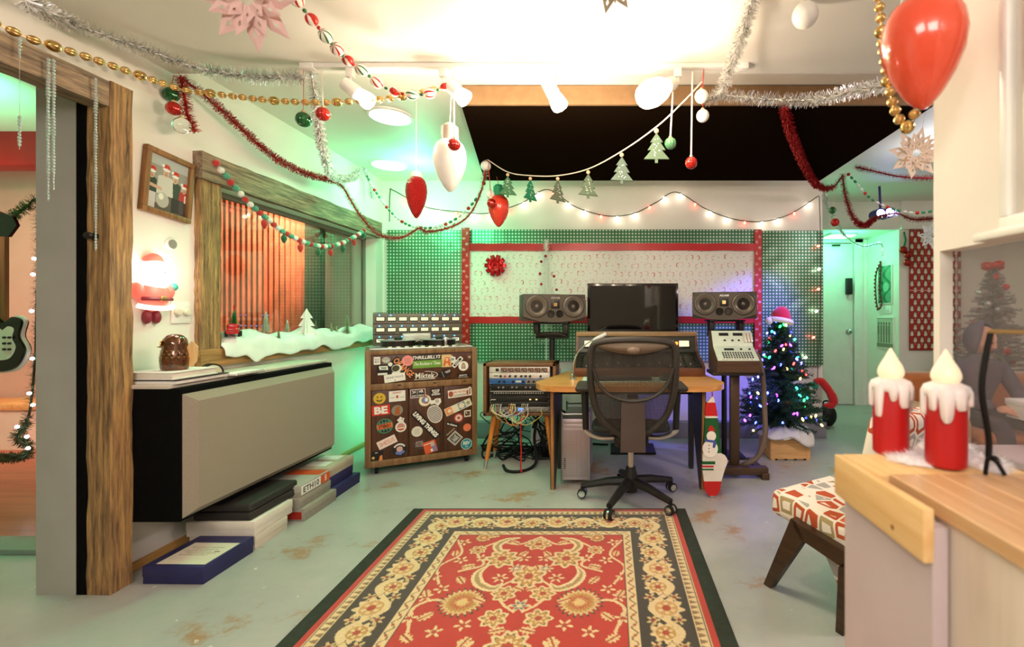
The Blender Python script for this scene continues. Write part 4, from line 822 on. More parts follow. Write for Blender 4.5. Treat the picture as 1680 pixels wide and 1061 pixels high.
sticker(270, 645, circ(31, 24), ['8a8272', 'a85a28'], 0, (), ((1, [(-14, -26), (16, -26), (12, 8), (2, 24), (-8, 10)], 0, 0), (1, circ(7, 10), 8, 16)))
sticker(203, 732, circ(44, 28, 42), ['4f8a72', K, 'e8743a'], 8, ((1, 'STEREO', 66, 20, 0, 0, 0, 0.04),), [(1, circ(40, 28, 37), 0, 0)] + [(0, rect(5, 66), -24 + 16 * i, 0) for i in range(4)] + [(0, rect(74, 4), 0, 20), (0, rect(74, 4), 0, -20), (2, rect(78, 28), 0, 0)])
sticker(290, 738, circ(30, 24), [Wt, 'c8502c', 'c88a7a'], 0, (), ((2, circ(22, 20), 0, 0), (1, [(-20, -10), (20, -10), (12, -18), (-12, -18)], 0, 0), (0, rect(36, 5), 0, -6)))
sticker(290, 700, star(5, 22, 15), [Wt, '8a8078'], 10, (), ((1, circ(4, 8), 8, 4),))
sticker(215, 822, rect(102, 48), ['f0d8cc', 'd0604a'], 22, ((1, 'SHESUS', 82, 24, 0, 0, 0, 0.0),))
sticker(283, 865, circ(40, 28), ['241c1a', Wt, '6a7ac0', 'd8a8a0'], 0, (), [(1, rect(9, 10), 32 * math.cos(a), 32 * math.sin(a)) for a in [0.7 + 0.3 * i for i in range(7)]] + [(3, circ(17, 16), 0, 4), (2, circ(10, 12), -12, -18), (2, circ(10, 12), 4, -22), (2, circ(9, 12), 18, -14)])
sticker(163, 900, rect(62, 60), ['1c130e', 'e88a4a', 'd8b060', 'cfc8bc'], 0, (), ((1, [(8, -28), (28, -28), (26, 4), (14, 0)], 0, 0), (2, circ(8, 10), -20, -8), (3, rect(14, 5), -4, 20)))
sticker(385, 552, rect(84, 52), ['e8c8bc', K, Wt], 2, ((2, '24 | HR', 64, 22, 0, 8, 0, 0.03), (2, 'RECORDS', 66, 12, 0, -13, 0, 0.02)), ((1, rect(76, 44), 0, 0),))
sticker(488, 547, rect(62, 50), [K, Wt], 2, ((1, 'ROCK\nNOT\nRADIO', 50, 36, 0, 0, 0.1, 0.04),))
sticker(425, 592, circ(34, 26), ['e8dcb8', '7a80a8', 'c8402c', Wt], 0, (), ((1, circ(22, 18, 20), 2, 2), (3, circ(10, 12, 12), 8, 4), (2, rect(18, 6), 8, -16), (2, rect(20, 6), 4, 26)))
sticker(487, 600, [(-30, -14), (-34, 12), (-12, 10), (0, 20), (28, 20), (32, -4), (14, -26), (-6, -10)], [Wt, 'b9b2aa'], 0, (), ((1, circ(12, 10), 8, 4),), 1)
sticker(482, 668, circ(42, 30, 56), [Wt, K], 18, (), [(1, circ(38, 30, 51), 0, 0)] + [(0, rect(2 * 38 * math.sqrt(max(0, 1 - ((-45 + 9 * i) / 51) ** 2)) * 0.96, 4.5), 0, -45 + 9 * i) for i in range(11)], 1)
sticker(430, 727, rect(214, 46), [K, Wt], -50, ((1, 'LIVING THINGS', 200, 28, 0, 0, 0, 0.06),), (), 1)
sticker(380, 765, circ(31, 26), ['ded6c6', 'b5ac9c'], 0, (), bars(28, 4, 3, 8))
sticker(393, 835, circ(33, 26), ['4a3230', 'a8938a'], 0, ((1, 'AFTER\nHOUR', 44, 34, 0, 0, 0, 0.03),))
sticker(455, 851, rect(72, 72), ['dc5a34', '8a7aa0', Wt, 'b9b0a8'], 14, (), ((1, [(8, -34), (34, -34), (34, 4), (10, 0)], 0, 0), (3, [(4, 0), (26, 0), (26, 30), (8, 28)], 0, 0), (2, rect(12, 16), 4, -22), (2, rect(40, 4), -12, 22)), 1)
sticker(632, 552, rect(142, 48), ['e8d8c8', 'a8503c', 'b9b0a8'], 4, ((1, 'OPEN THE THEATRE', 92, 12, 4, 8, 0, 0.01),), ((1, circ(14, 12, 18), -54, 0), (1, circ(12, 12, 16), 50, -4), (2, rect(76, 12), 0, -12)))
sticker(692, 540, rrect(18, 52, 8), ['e8d8c8', '7a6050'], 0, (), ((1, [(-4, -20), (4, -20), (3, 16), (-3, 16)], 0, 0),), 1)
sticker(622, 630, rect(164, 48), ['dfd6bc', 'e89058', '7f90a8', '9aa07a'], 21, (), ((1, rect(40, 44), -58, 0), (0, circ(11, 14), -56, 0), (2, rect(44, 42), 22, 0), (0, circ(17, 18), 22, 0), (3, star(5, 15, 8), 62, 0)))
sticker(624, 690, circ(29, 26), ['a83a38', 'e8c8b8', 'a83a38'], 0, (), ((1, circ(21, 20), 0, 0), (2, star(5, 13, 6), 0, 0)))
sticker(678, 666, rrect(40, 42, 3), ['e0d4c4', K, '8a4a30'], 2, (), ((1, rect(28, 26), 0, 0), (2, circ(8, 10), 5, -2), (0, circ(5, 8), -6, 4)))
sticker(585, 728, rect(72, 24), [K, Wt], -20, ((1, 'be distance', 62, 12, 0, 0, 0.1, 0.04),))
sticker(574, 768, None, ['cfc4b0'], 40, (), [(0, rect(5, 6), -26 + 9 * i, 0) for i in range(7)])
sticker(676, 743, circ(24, 22), ['ec7a54'], 0)
sticker(602, 803, rect(66, 66), [Wt, K], 45, ((0, 'LOS\nPEES', 36, 34, 0, 0, 0, 0.02),), [(1, rect(60, 60), 0, 0), (0, rect(54, 54), 0, 0), (1, rect(48, 48), 0, 0), (0, star(4, 26, 14, math.pi / 4), 0, 0), (1, rect(32, 32), 0, 0)])
sticker(672, 835, circ(34, 28), ['d8e4d8', '128a96', Wt], 0, ((2, 'REV', 42, 22, 0, 6, 0.1, 0.04), (2, 'CO', 16, 10, 0, -16, 0, 0.02)), ((1, circ(31, 28), 0, 0),))
# ================================================================== remote control unit on its stand
rm = T('remote_unit', 'white remote control unit with green light in its panel colour, with rows of small keys in a brown case', 'remote control', (0.96, 3.44, 0.80))
mint = mat('green_lit_panel', 'cfdccb', 0.4); cw = wood('remote_case', '3f2a1e', '5c402c', 'X', 0.45, 3, 0.05)  # white panel; the green light on it is put into its colour
MB().prism([(0, 0), (0.30, 0), (0.30, 0.30), (0.23, 0.30), (0.16, 0.18), (0.0, 0.085)], -0.16, 0.16, M=YZ).build('case', cw, rm)
def plate(p0, p1, x0, x1, nm='face_plate'):
    (ya, za), (yb, zb) = p0, p1; ln = math.hypot(yb - ya, zb - za); an = math.atan2(zb - za, yb - ya)
    M = Matrix.Translation((0, ya, za)) @ Matrix.Rotation(an, 4, 'X'); return MB().rbox((x0, 0, 0), (x1, ln, 0.006), 0.002, M=M).build(nm, mint, rm), M, ln
lo, Ml, Ll = plate((0.0, 0.085), (0.16, 0.18), -0.155, 0.155); hi, Mh, Lh = plate((0.162, 0.182), (0.23, 0.30), -0.155, 0.155)
bt = MB().rbox((-0.006, -0.005, 0), (0.006, 0.005, 0.006), 0.0015, 1).build('b', dark_m); btm = bt.data; bpy.data.objects.remove(bt)
bt = MB().rbox((-0.009, -0.006, 0), (0.009, 0.006, 0.007), 0.0015, 1).build('b', whitep); btw = bt.data; bpy.data.objects.remove(bt)
def onp(M, x, y): return M @ Vector((x, y, 0.006))
for j in range(4):
    for i in range(12): link('key', btm, lo, onp(Ml, -0.10 + i * 0.0195, 0.035 + j * 0.021), (Ml.to_euler().x, 0, 0))
for i in range(8): link('transport_key', btw, lo, onp(Ml, -0.11 + i * 0.03, 0.013), (Ml.to_euler().x, 0, 0))
MB().box((-0.08, Ll - 0.055, 0.006), (-0.005, Ll - 0.03, 0.008), M=Ml).build('display', dark_m, lo)
for x in (0.05, 0.115): link('key', btm, lo, onp(Ml, x, Ll - 0.045), (Ml.to_euler().x, 0, 0), 1.4)
for x in (-0.10, 0.01): MB().box((x, Lh - 0.045, 0.006), (x + 0.075, Lh - 0.02, 0.008), M=Mh).build('display', dark_m, hi)
for i, x in enumerate((-0.06, 0.0, 0.05)): link('key', btm, hi, onp(Mh, x, 0.05), (Mh.to_euler().x, 0, 0), 1.3)
for i, x in enumerate((0.10, 0.125, 0.148)): MB().rbox((x - 0.009, 0.03, 0.006), (x + 0.009, 0.115, 0.022), 0.003, M=Mh).build('slider', whitep, hi)
rs = T('remote_stand', 'brown steel pedestal stand under the white remote unit', 'stand', (0.96, 3.56, 0))
sb = mat('brown_steel', '54402f', 0.45, 0.3)
MB().rbox((-0.19, -0.11, 0.775), (0.19, 0.12, 0.80), 0.004).build('top_plate', darkbrown_m, rs)
MB().rbox((-0.035, -0.02, 0.05), (0.035, 0.025, 0.775), 0.004).build('column', sb, rs)
MB().rbox((-0.20, -0.10, 0.03), (0.23, -0.03, 0.085), 0.006).build('front_bar', sb, rs)
for sx in (-0.18, 0.20): MB().rbox((sx - 0.025, -0.12, 0.0), (sx + 0.03, 0.28, 0.05), 0.005).build('foot', sb, rs)
tag(MB().tube(spline([(1.12, 3.70, 0.95), (1.17, 3.66, 0.90), (1.19, 3.60, 0.75), (1.195, 3.57, 0.5), (1.18, 3.52, 0.3), (1.12, 3.50, 0.16), (1.03, 3.50, 0.105), (0.98, 3.62, 0.04), (0.90, 3.9, 0.03), (0.80, 4.1, 0.03)], 8), 0.02, 10).build('cable_loom', mat('loom_grey', '6a5a4e', 0.6)), 'thick grey cable loom bending down beside the pedestal stand', 'cable')
# ================================================================== big fabric fronted speaker box on the left wall
ab = T('fabric_fronted_box', 'long black box with beige woven fabric front mounted low under the window', 'acoustic panel', (-2.125, 2.72, 0.275))
burl = mat('oatmeal_fabric', 'a09484', 0.95, var=0.14, scale=350, bump=0.5, bscale=500)
A0, A1, ZT = 2.135 - 2.72, 3.305 - 2.72, 0.615
MB().rbox((-0.168, A0, 0.0), (0.145, A1, ZT), 0.004).build('body', black_m, ab)
e = 0.012; bv = 0.06; x0, x1 = 0.145, 0.180
vs = [(x0, A0 + e, e), (x0, A1 - e, e), (x0, A1 - e, ZT - e - 0.015), (x0, A0 + e, ZT - e - 0.015), (x1, A0 + bv, 0.045), (x1, A1 - 0.03, 0.045), (x1, A1 - 0.03, ZT - 0.065), (x1, A0 + bv, ZT - 0.065)]
MB().add(vs, [(4, 5, 6, 7), (0, 1, 5, 4), (1, 2, 6, 5), (2, 3, 7, 6), (3, 0, 4, 7)]).build('fabric_front', burl, ab)
MB().rbox((-0.172, A0 - 0.01, ZT), (0.10, A1 + 0.02, ZT + 0.018), 0.003).build('top_board', mat('pale_top_board', 'cfc4b4', 0.5), ab)
ZB = 0.275 + ZT + 0.018
# books and ornaments on the top
bk = T('thin_book', 'thin dark edged book lying flat under the white book', 'book', (-2.14, 2.29, ZB)); MB().rbox((-0.13, -0.14, 0), (0.13, 0.15, 0.016), 0.002).build('pages', white_m, bk); MB().rbox((-0.135, -0.145, 0.016), (0.135, 0.155, 0.020), 0.001).build('cover', darkbrown_m, bk)
bk = T('white_book', 'thick white book lying on the black box under the owl figurine', 'book', (-2.15, 2.28, ZB + 0.020)); MB().rbox((-0.115, -0.12, 0.003), (0.112, 0.12, 0.030), 0.002).build('pages', mat('paper_cream', 'ece4d4', 0.7), bk); q = MB(); q.rbox((-0.12, -0.125, 0), (0.118, 0.125, 0.004), 0.001); q.rbox((-0.12, -0.125, 0.030), (0.118, 0.125, 0.034), 0.001); q.rbox((-0.12, -0.125, 0), (-0.116, 0.125, 0.034), 0.001); q.build('cover', white_m, bk)
sp = T('spiral_notebook', 'flat notebook with black spiral spine beyond the books', 'notebook', (-2.02, 2.50, ZB)); MB().rbox((-0.045, -0.05, 0), (0.045, 0.16, 0.012), 0.002).build('pages', white_m, sp)
q = MB(); 
for i in range(14): q.tube([(0.046 + 0.006 * math.cos(a), -0.04 + i * 0.014, 0.006 + 0.007 * math.sin(a)) for a in [k * 0.8 for k in range(9)]], 0.001, 5)
q.build('spiral', rubber_m, sp)
ow = T('owl_figurine', 'glossy brown and gold rounded owl figurine standing on the white book', 'figurine', (-2.13, 2.27, ZB + 0.054))
MB().lathe([(0.0, 0), (0.048, 0), (0.054, 0.01), (0.058, 0.05), (0.054, 0.085), (0.049, 0.105), (0.050, 0.125), (0.045, 0.15), (0.030, 0.168), (0.012, 0.175), (0, 0.176)], 28).build('body', mat('brown_glaze', '5a3216', 0.12, 0.3, var=0.6, scale=60, coat=0.8), ow)
for s in (-1, 1):
    ey = MB().lathe([(0.014, 0), (0.014, 0.004), (0.008, 0.006), (0, 0.006)], 14, M=Matrix.Rotation(math.radians(-50), 4, 'Z') @ Matrix.Translation((s * 0.017, 0, 0)) @ stood(0, -0.047, 0.132)).build('eye', gold_m, ow)
MB().lathe([(0.007, 0), (0, 0.016)], 8, M=Matrix.Rotation(math.radians(-50), 4, 'Z') @ stood(0, -0.049, 0.115)).build('beak', gold_m, ow)
q = MB(); r = random.Random(3)
for j in range(6):
    for i in range(16):
        a = 2 * math.pi * (i + 0.5 * (j % 2)) / 16; z = 0.02 + j * 0.015; rr = 0.0585 - 0.002 * abs(j - 3)
        q.add([(rr * math.cos(a + d), rr * math.sin(a + d), z + zz) for d, zz in ((-0.13, 0.006), (0, -0.006), (0.13, 0.006), (0, 0.0))], [(0, 1, 2, 3)])
q.build('feather_marks', gold_m, ow)
MB().prism([(-0.05, 0.02), (-0.02, 0.0), (0.0, 0.03), (0.005, 0.10), (-0.02, 0.13), (-0.045, 0.09)], -0.006, 0.006, M=Matrix.Rotation(math.radians(25), 4, 'Z') @ stood(0.085, 0.0, 0.01)).build('wing', wood('wing_wood', 'c9995a', 'e8c48a', 'Z'), ow)
ck = T('round_clock', 'small dark half round table clock behind the books below the window', 'clock', (-2.19, 2.545, ZB), math.radians(70))
arc = [(0.056 * math.cos(math.pi * i / 16), 0.056 * math.sin(math.pi * i / 16)) for i in range(17)]
MB().prism(arc, -0.016, 0.016, M=XZ).build('case', dark_m, ck); MB().prism([(a * 0.78, b * 0.78 + 0.004) for a, b in arc], 0.016, 0.018, M=XZ).build('dial', mat('dial', 'cdbfa8', 0.4), ck)
MB().box((-0.002, -0.0195, 0.005), (0.002, -0.018, 0.034)).build('hand', dark_m, ck)
# ================================================================== boxes on the floor under it
def carton(nm, lab, x0, x1, y0, y1, z0, h, mt, lid=None, rz=0.0, grp='cartons under the fabric box', lidh=0.6):
    c = Vector(((x0 + x1) / 2, (y0 + y1) / 2, z0)); t = T(nm, lab, 'box', c, rz, grp); a, b = (x1 - x0) / 2, (y1 - y0) / 2
    MB().rbox((-a + 0.002, -b + 0.002, 0), (a - 0.002, b - 0.002, h * 0.95), 0.002).build('tray', mt, t)
    MB().rbox((-a, -b, h * (1 - lidh)), (a, b, h), 0.003).build('lid', lid or mt, t); return t, a, b, h
navy = mat('navy_card', '2a2858', 0.6, var=0.1); cream = mat('cream_card', 'd8cdbc', 0.7); greyc = mat('grey_card', '9a9488', 0.75, var=0.1, scale=60); blk = mat('black_case', '2c2826', 0.6)
t, a, b, h = carton('navy_tape_box', 'navy blue flat box with handwritten notes on its lid beside the door post', -2.135, -1.85, 2.115, 2.41, 0, 0.082, navy, None, math.radians(-1))
def note(X, Y):
    im = np.ones(X.shape + (3,)) * np.array(srgb('e3d9c4')); r = random.Random(8)
    for k in range(5):
        y = 0.155 - k * 0.018; x = 0.03 + 0.02 * (k % 2)
        while x < 0.19 - 0.02 * (k % 3):
            L = r.uniform(0.004, 0.008); put(im, (np.abs(Y - y - 0.003 * np.sin(X * 900 + k)) < 0.0016) & (X > x) & (X < x + L), '9a8468'); put(im, (np.abs(X - x) < 0.0012) & (np.abs(Y - y) < 0.005), '8a7458'); x += L + 0.003
    put(im, (np.abs(Y - 0.115) < 0.004) & (np.abs(X - 0.185) < 0.014), '5a4a38'); put(im, (Y < 0.05) & (np.abs(Y - 0.05) < 0.0012), 'b9a98c'); return im
me = grid_mesh('handwritten_label', 0.23, 0.20, 160, 140, note, attr_mat('printed_paper', 0.55)); link('handwritten_label', me, t, (-a + 0.045, -b + 0.02, h + 0.0008))
carton('cream_flat_box', 'cream flat box at the bottom of the stack beneath the black case', -2.20, -1.855, 2.425, 2.67, 0, 0.073, cream)
carton('white_flat_box', 'white flat box with a torn lid edge between the cream box and the black case', -2.21, -1.855, 2.415, 2.715, 0.0735, 0.078, mat('white_card', 'e4dccf', 0.7), None, math.radians(1))
t = T('black_flight_case', 'black flat case lying on the white box under the fabric front', 'case', (-2.02, 2.62, 0.152)); MB().rbox((-0.16, -0.20, 0), (0.145, 0.17, 0.045), 0.012, 3).build('base', blk, t); MB().rbox((-0.16, -0.20, 0.046), (0.145, 0.17, 0.09), 0.014, 3).build('lid', blk, t)
t, a, b, h = carton('grey_tape_box', 'grey tape box with a red end mark, bottom of the stack with the orange label', -2.12, -1.815, 2.76, 3.08, 0, 0.075, greyc)
MB().box((a - 0.13, -b - 0.0015, 0.012), (a - 0.02, -b, 0.055)).build('red_label', mat('red_label', 'a8281e', 0.5), t)
carton('grey_tape_box', 'plain grey tape box in the middle of the stack with the orange label', -2.13, -1.84, 2.75, 3.06, 0.076, 0.066, greyc)
t, a, b, h = carton('grey_tape_box', 'grey tape box on top of its stack with a white lettered and orange label', -2.13, -1.84, 2.755, 3.05, 0.1425, 0.07, greyc, mat('grey_card_pale', 'aaa69c', 0.75))
MB().box((a, -b + 0.01, 0.01), (a + 0.0012, b - 0.10, 0.062)).build('white_label', white_m, t); MB().box((a, b - 0.095, 0.01), (a + 0.0012, b - 0.005, 0.062)).build('orange_label', mat('orange_label', 'd8582a', 0.5), t)
v, f = text_geo('ETH10', w=0.15, h=0.036, bold=0.02); MB().add([(p[0] + (-b + 0.01 + b - 0.10) / 2, p[1] + 0.036, 0) for p in v], f, M=Matrix.Translation((a + 0.0016, 0, 0)) @ YZ).build('lettering', darkbrown_m, t)
v, f = text_geo('5', w=0.022, h=0.036, bold=0.03); MB().add([(p[0] + b - 0.05, p[1] + 0.036, 0) for p in v], f, M=Matrix.Translation((a + 0.0016, 0, 0)) @ YZ).build('numeral', white_m, t)
MB().box((-a + 0.05, b - 0.10, h), (a - 0.01, b - 0.01, h + 0.001)).build('orange_band', mat('orange_label', 'd8582a', 0.5), t)
carton('navy_tape_box', 'navy blue tape box at the bottom of the far stack, nearest the recorder', -2.12, -1.835, 3.09, 3.41, 0, 0.072, navy)
carton('navy_tape_box', 'navy blue tape box in the middle of the far stack', -2.13, -1.86, 3.075, 3.36, 0.073, 0.072, navy)
t, a, b, h = carton('beige_tape_box', 'beige tape box with white labels on top of the far stack', -2.13, -1.86, 3.07, 3.37, 0.146, 0.066, mat('beige_card', 'b5aa94', 0.7))
for yy in (-0.10, 0.04): MB().box((-0.06, yy, h), (0.08, yy + 0.09, h + 0.001)).build('paper_label', white_m, t)
# ================================================================== wall things: framed photo, Santa lamp, plates
fp = T('framed_photo', 'wood framed group photo of four people in Santa hats hung crooked beside the window', 'picture', (XW, 2.385, 1.735)); fp.rotation_euler = (math.radians(-5), 0, 0)
FW_, FH_ = 0.265, 0.33; wf_m = wood('photo_frame', '6a4426', 'a8763f', 'Z', 0.5, 4, 0.08)
for (y0, y1, z0, z1) in ((0, FW_, 0, 0.026), (0, FW_, FH_ - 0.026, FH_), (0, 0.026, 0.026, FH_ - 0.026), (FW_ - 0.026, FW_, 0.026, FH_ - 0.026)): MB().rbox((0.002, y0 - FW_ / 2, z0), (0.028, y1 - FW_ / 2, z1), 0.003).build('frame_rail', wf_m, fp)
def photo(X, Y):
    w, h = FW_ - 0.052, FH_ - 0.052; u = X / w; v = Y / h; im = np.ones(X.shape + (3,)) * np.array(srgb('9a968c')); put(im, v > 0.82, 'b5b8b4'); put(im, (v < 0.12), '5a5048')
    def ell(cx, cy, rx, ry, c): put(im, ((u - cx) / rx) ** 2 + ((v - cy) / ry) ** 2 < 1, c)
    def man(cx, hy, sh, shirt, low, sc=1.0):
        put(im, (np.abs(u - cx) < sh * (1.05 - 0.25 * np.clip((v - 0.3) / 0.5, 0, 1))) & (v < hy - 0.10 * sc) & (v > 0.30), shirt); ell(cx, hy - 0.12 * sc, sh, 0.06, shirt); put(im, (np.abs(u - cx) < sh * 0.9) & (v <= 0.30) & (v > 0.0), low)
        ell(cx, hy, 0.072 * sc, 0.085 * sc, 'd8b098'); ell(cx, hy - 0.035 * sc, 0.045 * sc, 0.028 * sc, 'b98a72'); ell(cx - 0.022 * sc, hy + 0.012, 0.012, 0.008, '4a3a30'); ell(cx + 0.026 * sc, hy + 0.012, 0.012, 0.008, '4a3a30')
        ell(cx + 0.01, hy + 0.105 * sc, 0.085 * sc, 0.06 * sc, 'c83a28'); ell(cx, hy + 0.058 * sc, 0.095 * sc, 0.028, 'f0ebe4'); ell(cx - 0.085 * sc, hy + 0.12 * sc, 0.032, 0.028, 'f0ebe4')
    man(0.68, 0.66, 0.16, '3a4438', '33302e', 0.95); man(0.93, 0.52, 0.12, 'b8403a', '4a4440', 0.8); put(im, (np.abs(u - 0.97) < 0.02) & (v < 0.42) & (v > 0.28), 'ece6dc')
    man(0.10, 0.62, 0.13, '3c463c', 'c9c0c0', 0.9); man(0.44, 0.72, 0.20, 'cfcac0', '5a564e', 1.0); ell(0.40, 0.20, 0.16, 0.14, 'b5b0a4'); ell(0.36, 0.26, 0.06, 0.06, 'e8e4da'); put(im, (np.abs(v - 0.40 - 0.1 * (0.3 - u)) < 0.03) & (u < 0.36) & (u > 0.02), 'd0a68c')
    return im
me = grid_mesh('photograph', FW_ - 0.052, FH_ - 0.052, 110, 140, photo, attr_mat('photo_print', 0.25, coat=0.3)); pho = link('photograph', me, fp); pho.matrix_local = Matrix.Translation((0.012, -FW_ / 2 + 0.026, 0.026)) @ YZ
sa = T('santa_wall_lamp', 'glowing plastic Santa wall lamp between the door post and the window', 'lamp', (XW, 2.315, 1.235))
sw = mat('glowing_white_plastic', 'ffffff', 0.4, emit='fff2e2', es=9); sr = mat('glowing_red_plastic', 'd86858', 0.4, emit='e0685a', es=0.6); sd = mat('lamp_dark_paint', '7a2a30', 0.4, emit='7a2030', es=0.25); sp_ = mat('glowing_pink_face', 'f0b8a8', 0.4, emit='ffc8b8', es=2.2); sg = mat('green_mitten', '3aa08a', 0.4)
L = lambda y, z: Matrix.Translation((0.0, y, z))
def blob(nm, y, z, ry, rz, rx, mt, x=0.0, par=sa): return MB().sph((x + rx * 0.5, y, z), (rx, ry, rz), 22, 14).build(nm, mt, par)
blob('body', 0, 0.095, 0.072, 0.082, 0.045, sr); blob('beard', 0, 0.175, 0.066, 0.066, 0.05, sw); fc = blob('face', 0, 0.225, 0.036, 0.030, 0.062, sp_); blob('hat_brim', 0, 0.250, 0.052, 0.016, 0.05, sw); MB().lathe([(0.046, 0), (0.046, 0.015), (0.036, 0.035), (0.018, 0.048), (0, 0.052)], 18, M=L(0, 0.252) @ Matrix.Translation((0.022, 0, 0)) @ Matrix.Diagonal((0.7, 1, 1, 1))).build('hat', sr, sa); blob('hat_bobble', 0.052, 0.262, 0.017, 0.017, 0.017, sw, 0.02)
blob('nose', 0, 0.212, 0.009, 0.008, 0.012, sr, 0.068); blob('moustache', 0, 0.200, 0.030, 0.010, 0.02, sw, 0.050)
q = MB(); q.tube([(0.028 + 0.038 * math.cos(a * 0.9), 0.073 * math.sin(a), 0.075) for a in [-1.5 + 0.3 * i for i in range(11)]], 0.010, 8); q.build('belt', sd, sa); MB().rbox((0.064, -0.014, 0.064), (0.076, 0.014, 0.088), 0.003).build('buckle', gold_m, sa)
q = MB(); q.tube([(0.020 + 0.040 * math.cos(a * 0.9), 0.088 * math.sin(a), 0.028 + 0.015 * (1 - math.cos(a))) for a in [-1.5 + 0.3 * i for i in range(11)]], 0.012, 8); q.build('coat_trim', mat('glowing_trim', 'f6ece4', 0.4, emit='fff0e4', es=1.2), sa)
for s in (-1, 1): blob('boot', s * 0.024, -0.015, 0.018, 0.034, 0.022, sd); blob('arm', s * 0.078, 0.115, 0.026, 0.040, 0.032, sr)
blob('mitten', 0.094, 0.140, 0.017, 0.020, 0.022, sg, 0.02)
sl = lamp('santa_glow', 'POINT', (XW + 0.22, 2.315, 1.43), 1.6, (1.0, 0.9, 0.78), 0.07)
t = T('switch_plate', 'white wall plate with two round dimmer knobs left of the window', 'switch', (XW, 2.48, 1.185)); MB().rbox((0, -0.055, 0), (0.008, 0.055, 0.115), 0.003).build('plate', white_m, t)
for s in (-0.026, 0.026): MB().lathe([(0.019, 0), (0.019, 0.012), (0.015, 0.018), (0, 0.019)], 20, M=Matrix.Translation((0.008, s, 0.06)) @ YZ).build('knob', mat('knob_cream', 'e0d4c0', 0.3), t)
t = T('round_thermostat', 'small round white thermostat above the Santa lamp', 'thermostat', (XW, 2.42, 1.60)); MB().lathe([(0.030, 0), (0.030, 0.008), (0.024, 0.016), (0, 0.017)], 24, M=YZ).build('body', white_m, t); MB().lathe([(0.022, 0.016), (0.024, 0.019), (0.020, 0.019)], 24, M=YZ).build('ring', silver_m, t)
# ================================================================== snow and little trees on the sill
n = 60; vs = []; r = random.Random(9); ys = np.linspace(2.70, 4.50, n + 1)
def drape(y): return 0.045 * math.sin(y * 5.1) + 0.03 * math.sin(y * 11 + 1) + (0.07 if 2.85 < y < 3.0 else 0)
K7 = 9
for y in ys:
    top = 1.045 + 0.03 + 0.018 * math.sin(y * 9) + 0.012 * math.sin(y * 23); dp = 0.035 + max(0, 0.028 * math.sin(y * 4.2 + 0.5)) + 0.02 * math.sin(y * 13) ** 2 + (0.06 * math.exp(-((y - 2.93) / 0.05) ** 2)) + 0.05 * math.exp(-((y - 3.85) / 0.14) ** 2)
    prof = [(-2.40, top + 0.03), (-2.37, top + 0.025), (-2.33, top + 0.012), (-2.30, top), (-2.272, top - 0.004), (-2.256, top - 0.018), (-2.250, 1.03), (-2.246, 1.03 - dp * 0.6), (-2.244, 1.03 - dp)]
    vs += [(x + r.uniform(-0.002, 0.002), y, z + r.uniform(-0.003, 0.003)) for x, z in prof]
fs = [(i * K7 + j, i * K7 + j + 1, (i + 1) * K7 + j + 1, (i + 1) * K7 + j) for i in range(n) for j in range(K7 - 1)]
so = MB().add([(x + 2.32, y - 3.6, z - 1.04) for x, y, z in vs], [f[::-1] for f in fs]).build('snow_blanket', mat('snow_batting', 'f2efea', 0.95, bump=0.4, bscale=120, sheen=0.3), None, (-2.32, 3.6, 1.04), ang=80); md = so.modifiers.new('thick', 'SOLIDIFY'); md.thickness = 0.012; md.offset = -1
md2 = so.modifiers.new('sub', 'SUBSURF'); md2.levels = 1; md2.render_levels = 1
tag(so, 'fluffy white snow blanket draped over the window sill', 'snow blanket')
ztop = lambda y: 1.045 + 0.03 + 0.018 * math.sin(y * 9) + 0.012 * math.sin(y * 23) + 0.004
def bottle_tree(nm, lab, y, h, rr, col, tip=None, x=-2.305):
    t = T(nm, lab, 'toy tree', (x, y, ztop(y)), 0, 'little trees on the window sill'); r = random.Random(int(y * 100)); q = MB(); N = int(420 * (h / 0.15))
    for k in range(N):
        f = k / N; z = h * (0.12 + 0.86 * f); a = k * 2.399; R = rr * (1 - f) * r.uniform(0.75, 1.05) + 0.003; d = Vector((math.cos(a), math.sin(a), 0)); s = Vector((-d.y, d.x, 0)) * 0.0042
        q.add([Vector((0, 0, z)) - s, Vector((0, 0, z)) + s, d * R + Vector((0, 0, z - 0.006))], [(0, 1, 2)])
    q.build('bristles', col, t, smooth=False); MB().tube([(0, 0, 0), (0, 0, h)], 0.0025, 6).build('stem', mat('tree_stem', '6a5a40', 0.7), t); MB().lathe([(0.014, 0), (0.014, 0.008), (0.006, 0.012)], 10).build('stand', mat('tree_stem', '6a5a40', 0.7), t); return t
gt = mat('frosted_green_bristle', 'b4c49a', 0.8, var=0.3, scale=80); gt2 = mat('pale_frost_bristle', 'dde2d2', 0.8, var=0.2, scale=80); wt2 = mat('white_felt', 'f0ece6', 0.9)
bottle_tree('bottle_brush_tree', 'frosted green bottle brush tree in the middle of the snowy sill', 3.107, 0.165, 0.05, gt2)
bottle_tree('bottle_brush_tree', 'green bottle brush tree at the right end of the snowy sill', 4.07, 0.19, 0.054, gt)
bottle_tree('bottle_brush_tree', 'tiny tan bottle brush tree left of the white felt tree', 3.227, 0.075, 0.019, mat('tan_bristle', '9a8266', 0.8)); bottle_tree('bottle_brush_tree', 'tiny tan bottle brush tree right of the white felt tree', 3.635, 0.08, 0.02, mat('tan_bristle', '9a8266', 0.8))
bottle_tree('bottle_brush_tree', 'tiny green bottle brush tree, taller of the tiny green pair on the sill', 3.84, 0.085, 0.02, gt); bottle_tree('bottle_brush_tree', 'tiny green bottle brush tree, shorter of the tiny green pair on the sill', 3.91, 0.06, 0.016, gt)
bottle_tree('bottle_brush_tree', 'pale tree standing in for the felt tree reflection in the window glass', 3.42, 0.13, 0.045, gt2, x=-2.38)  # added tree in place of the felt tree's mirror image in the pane
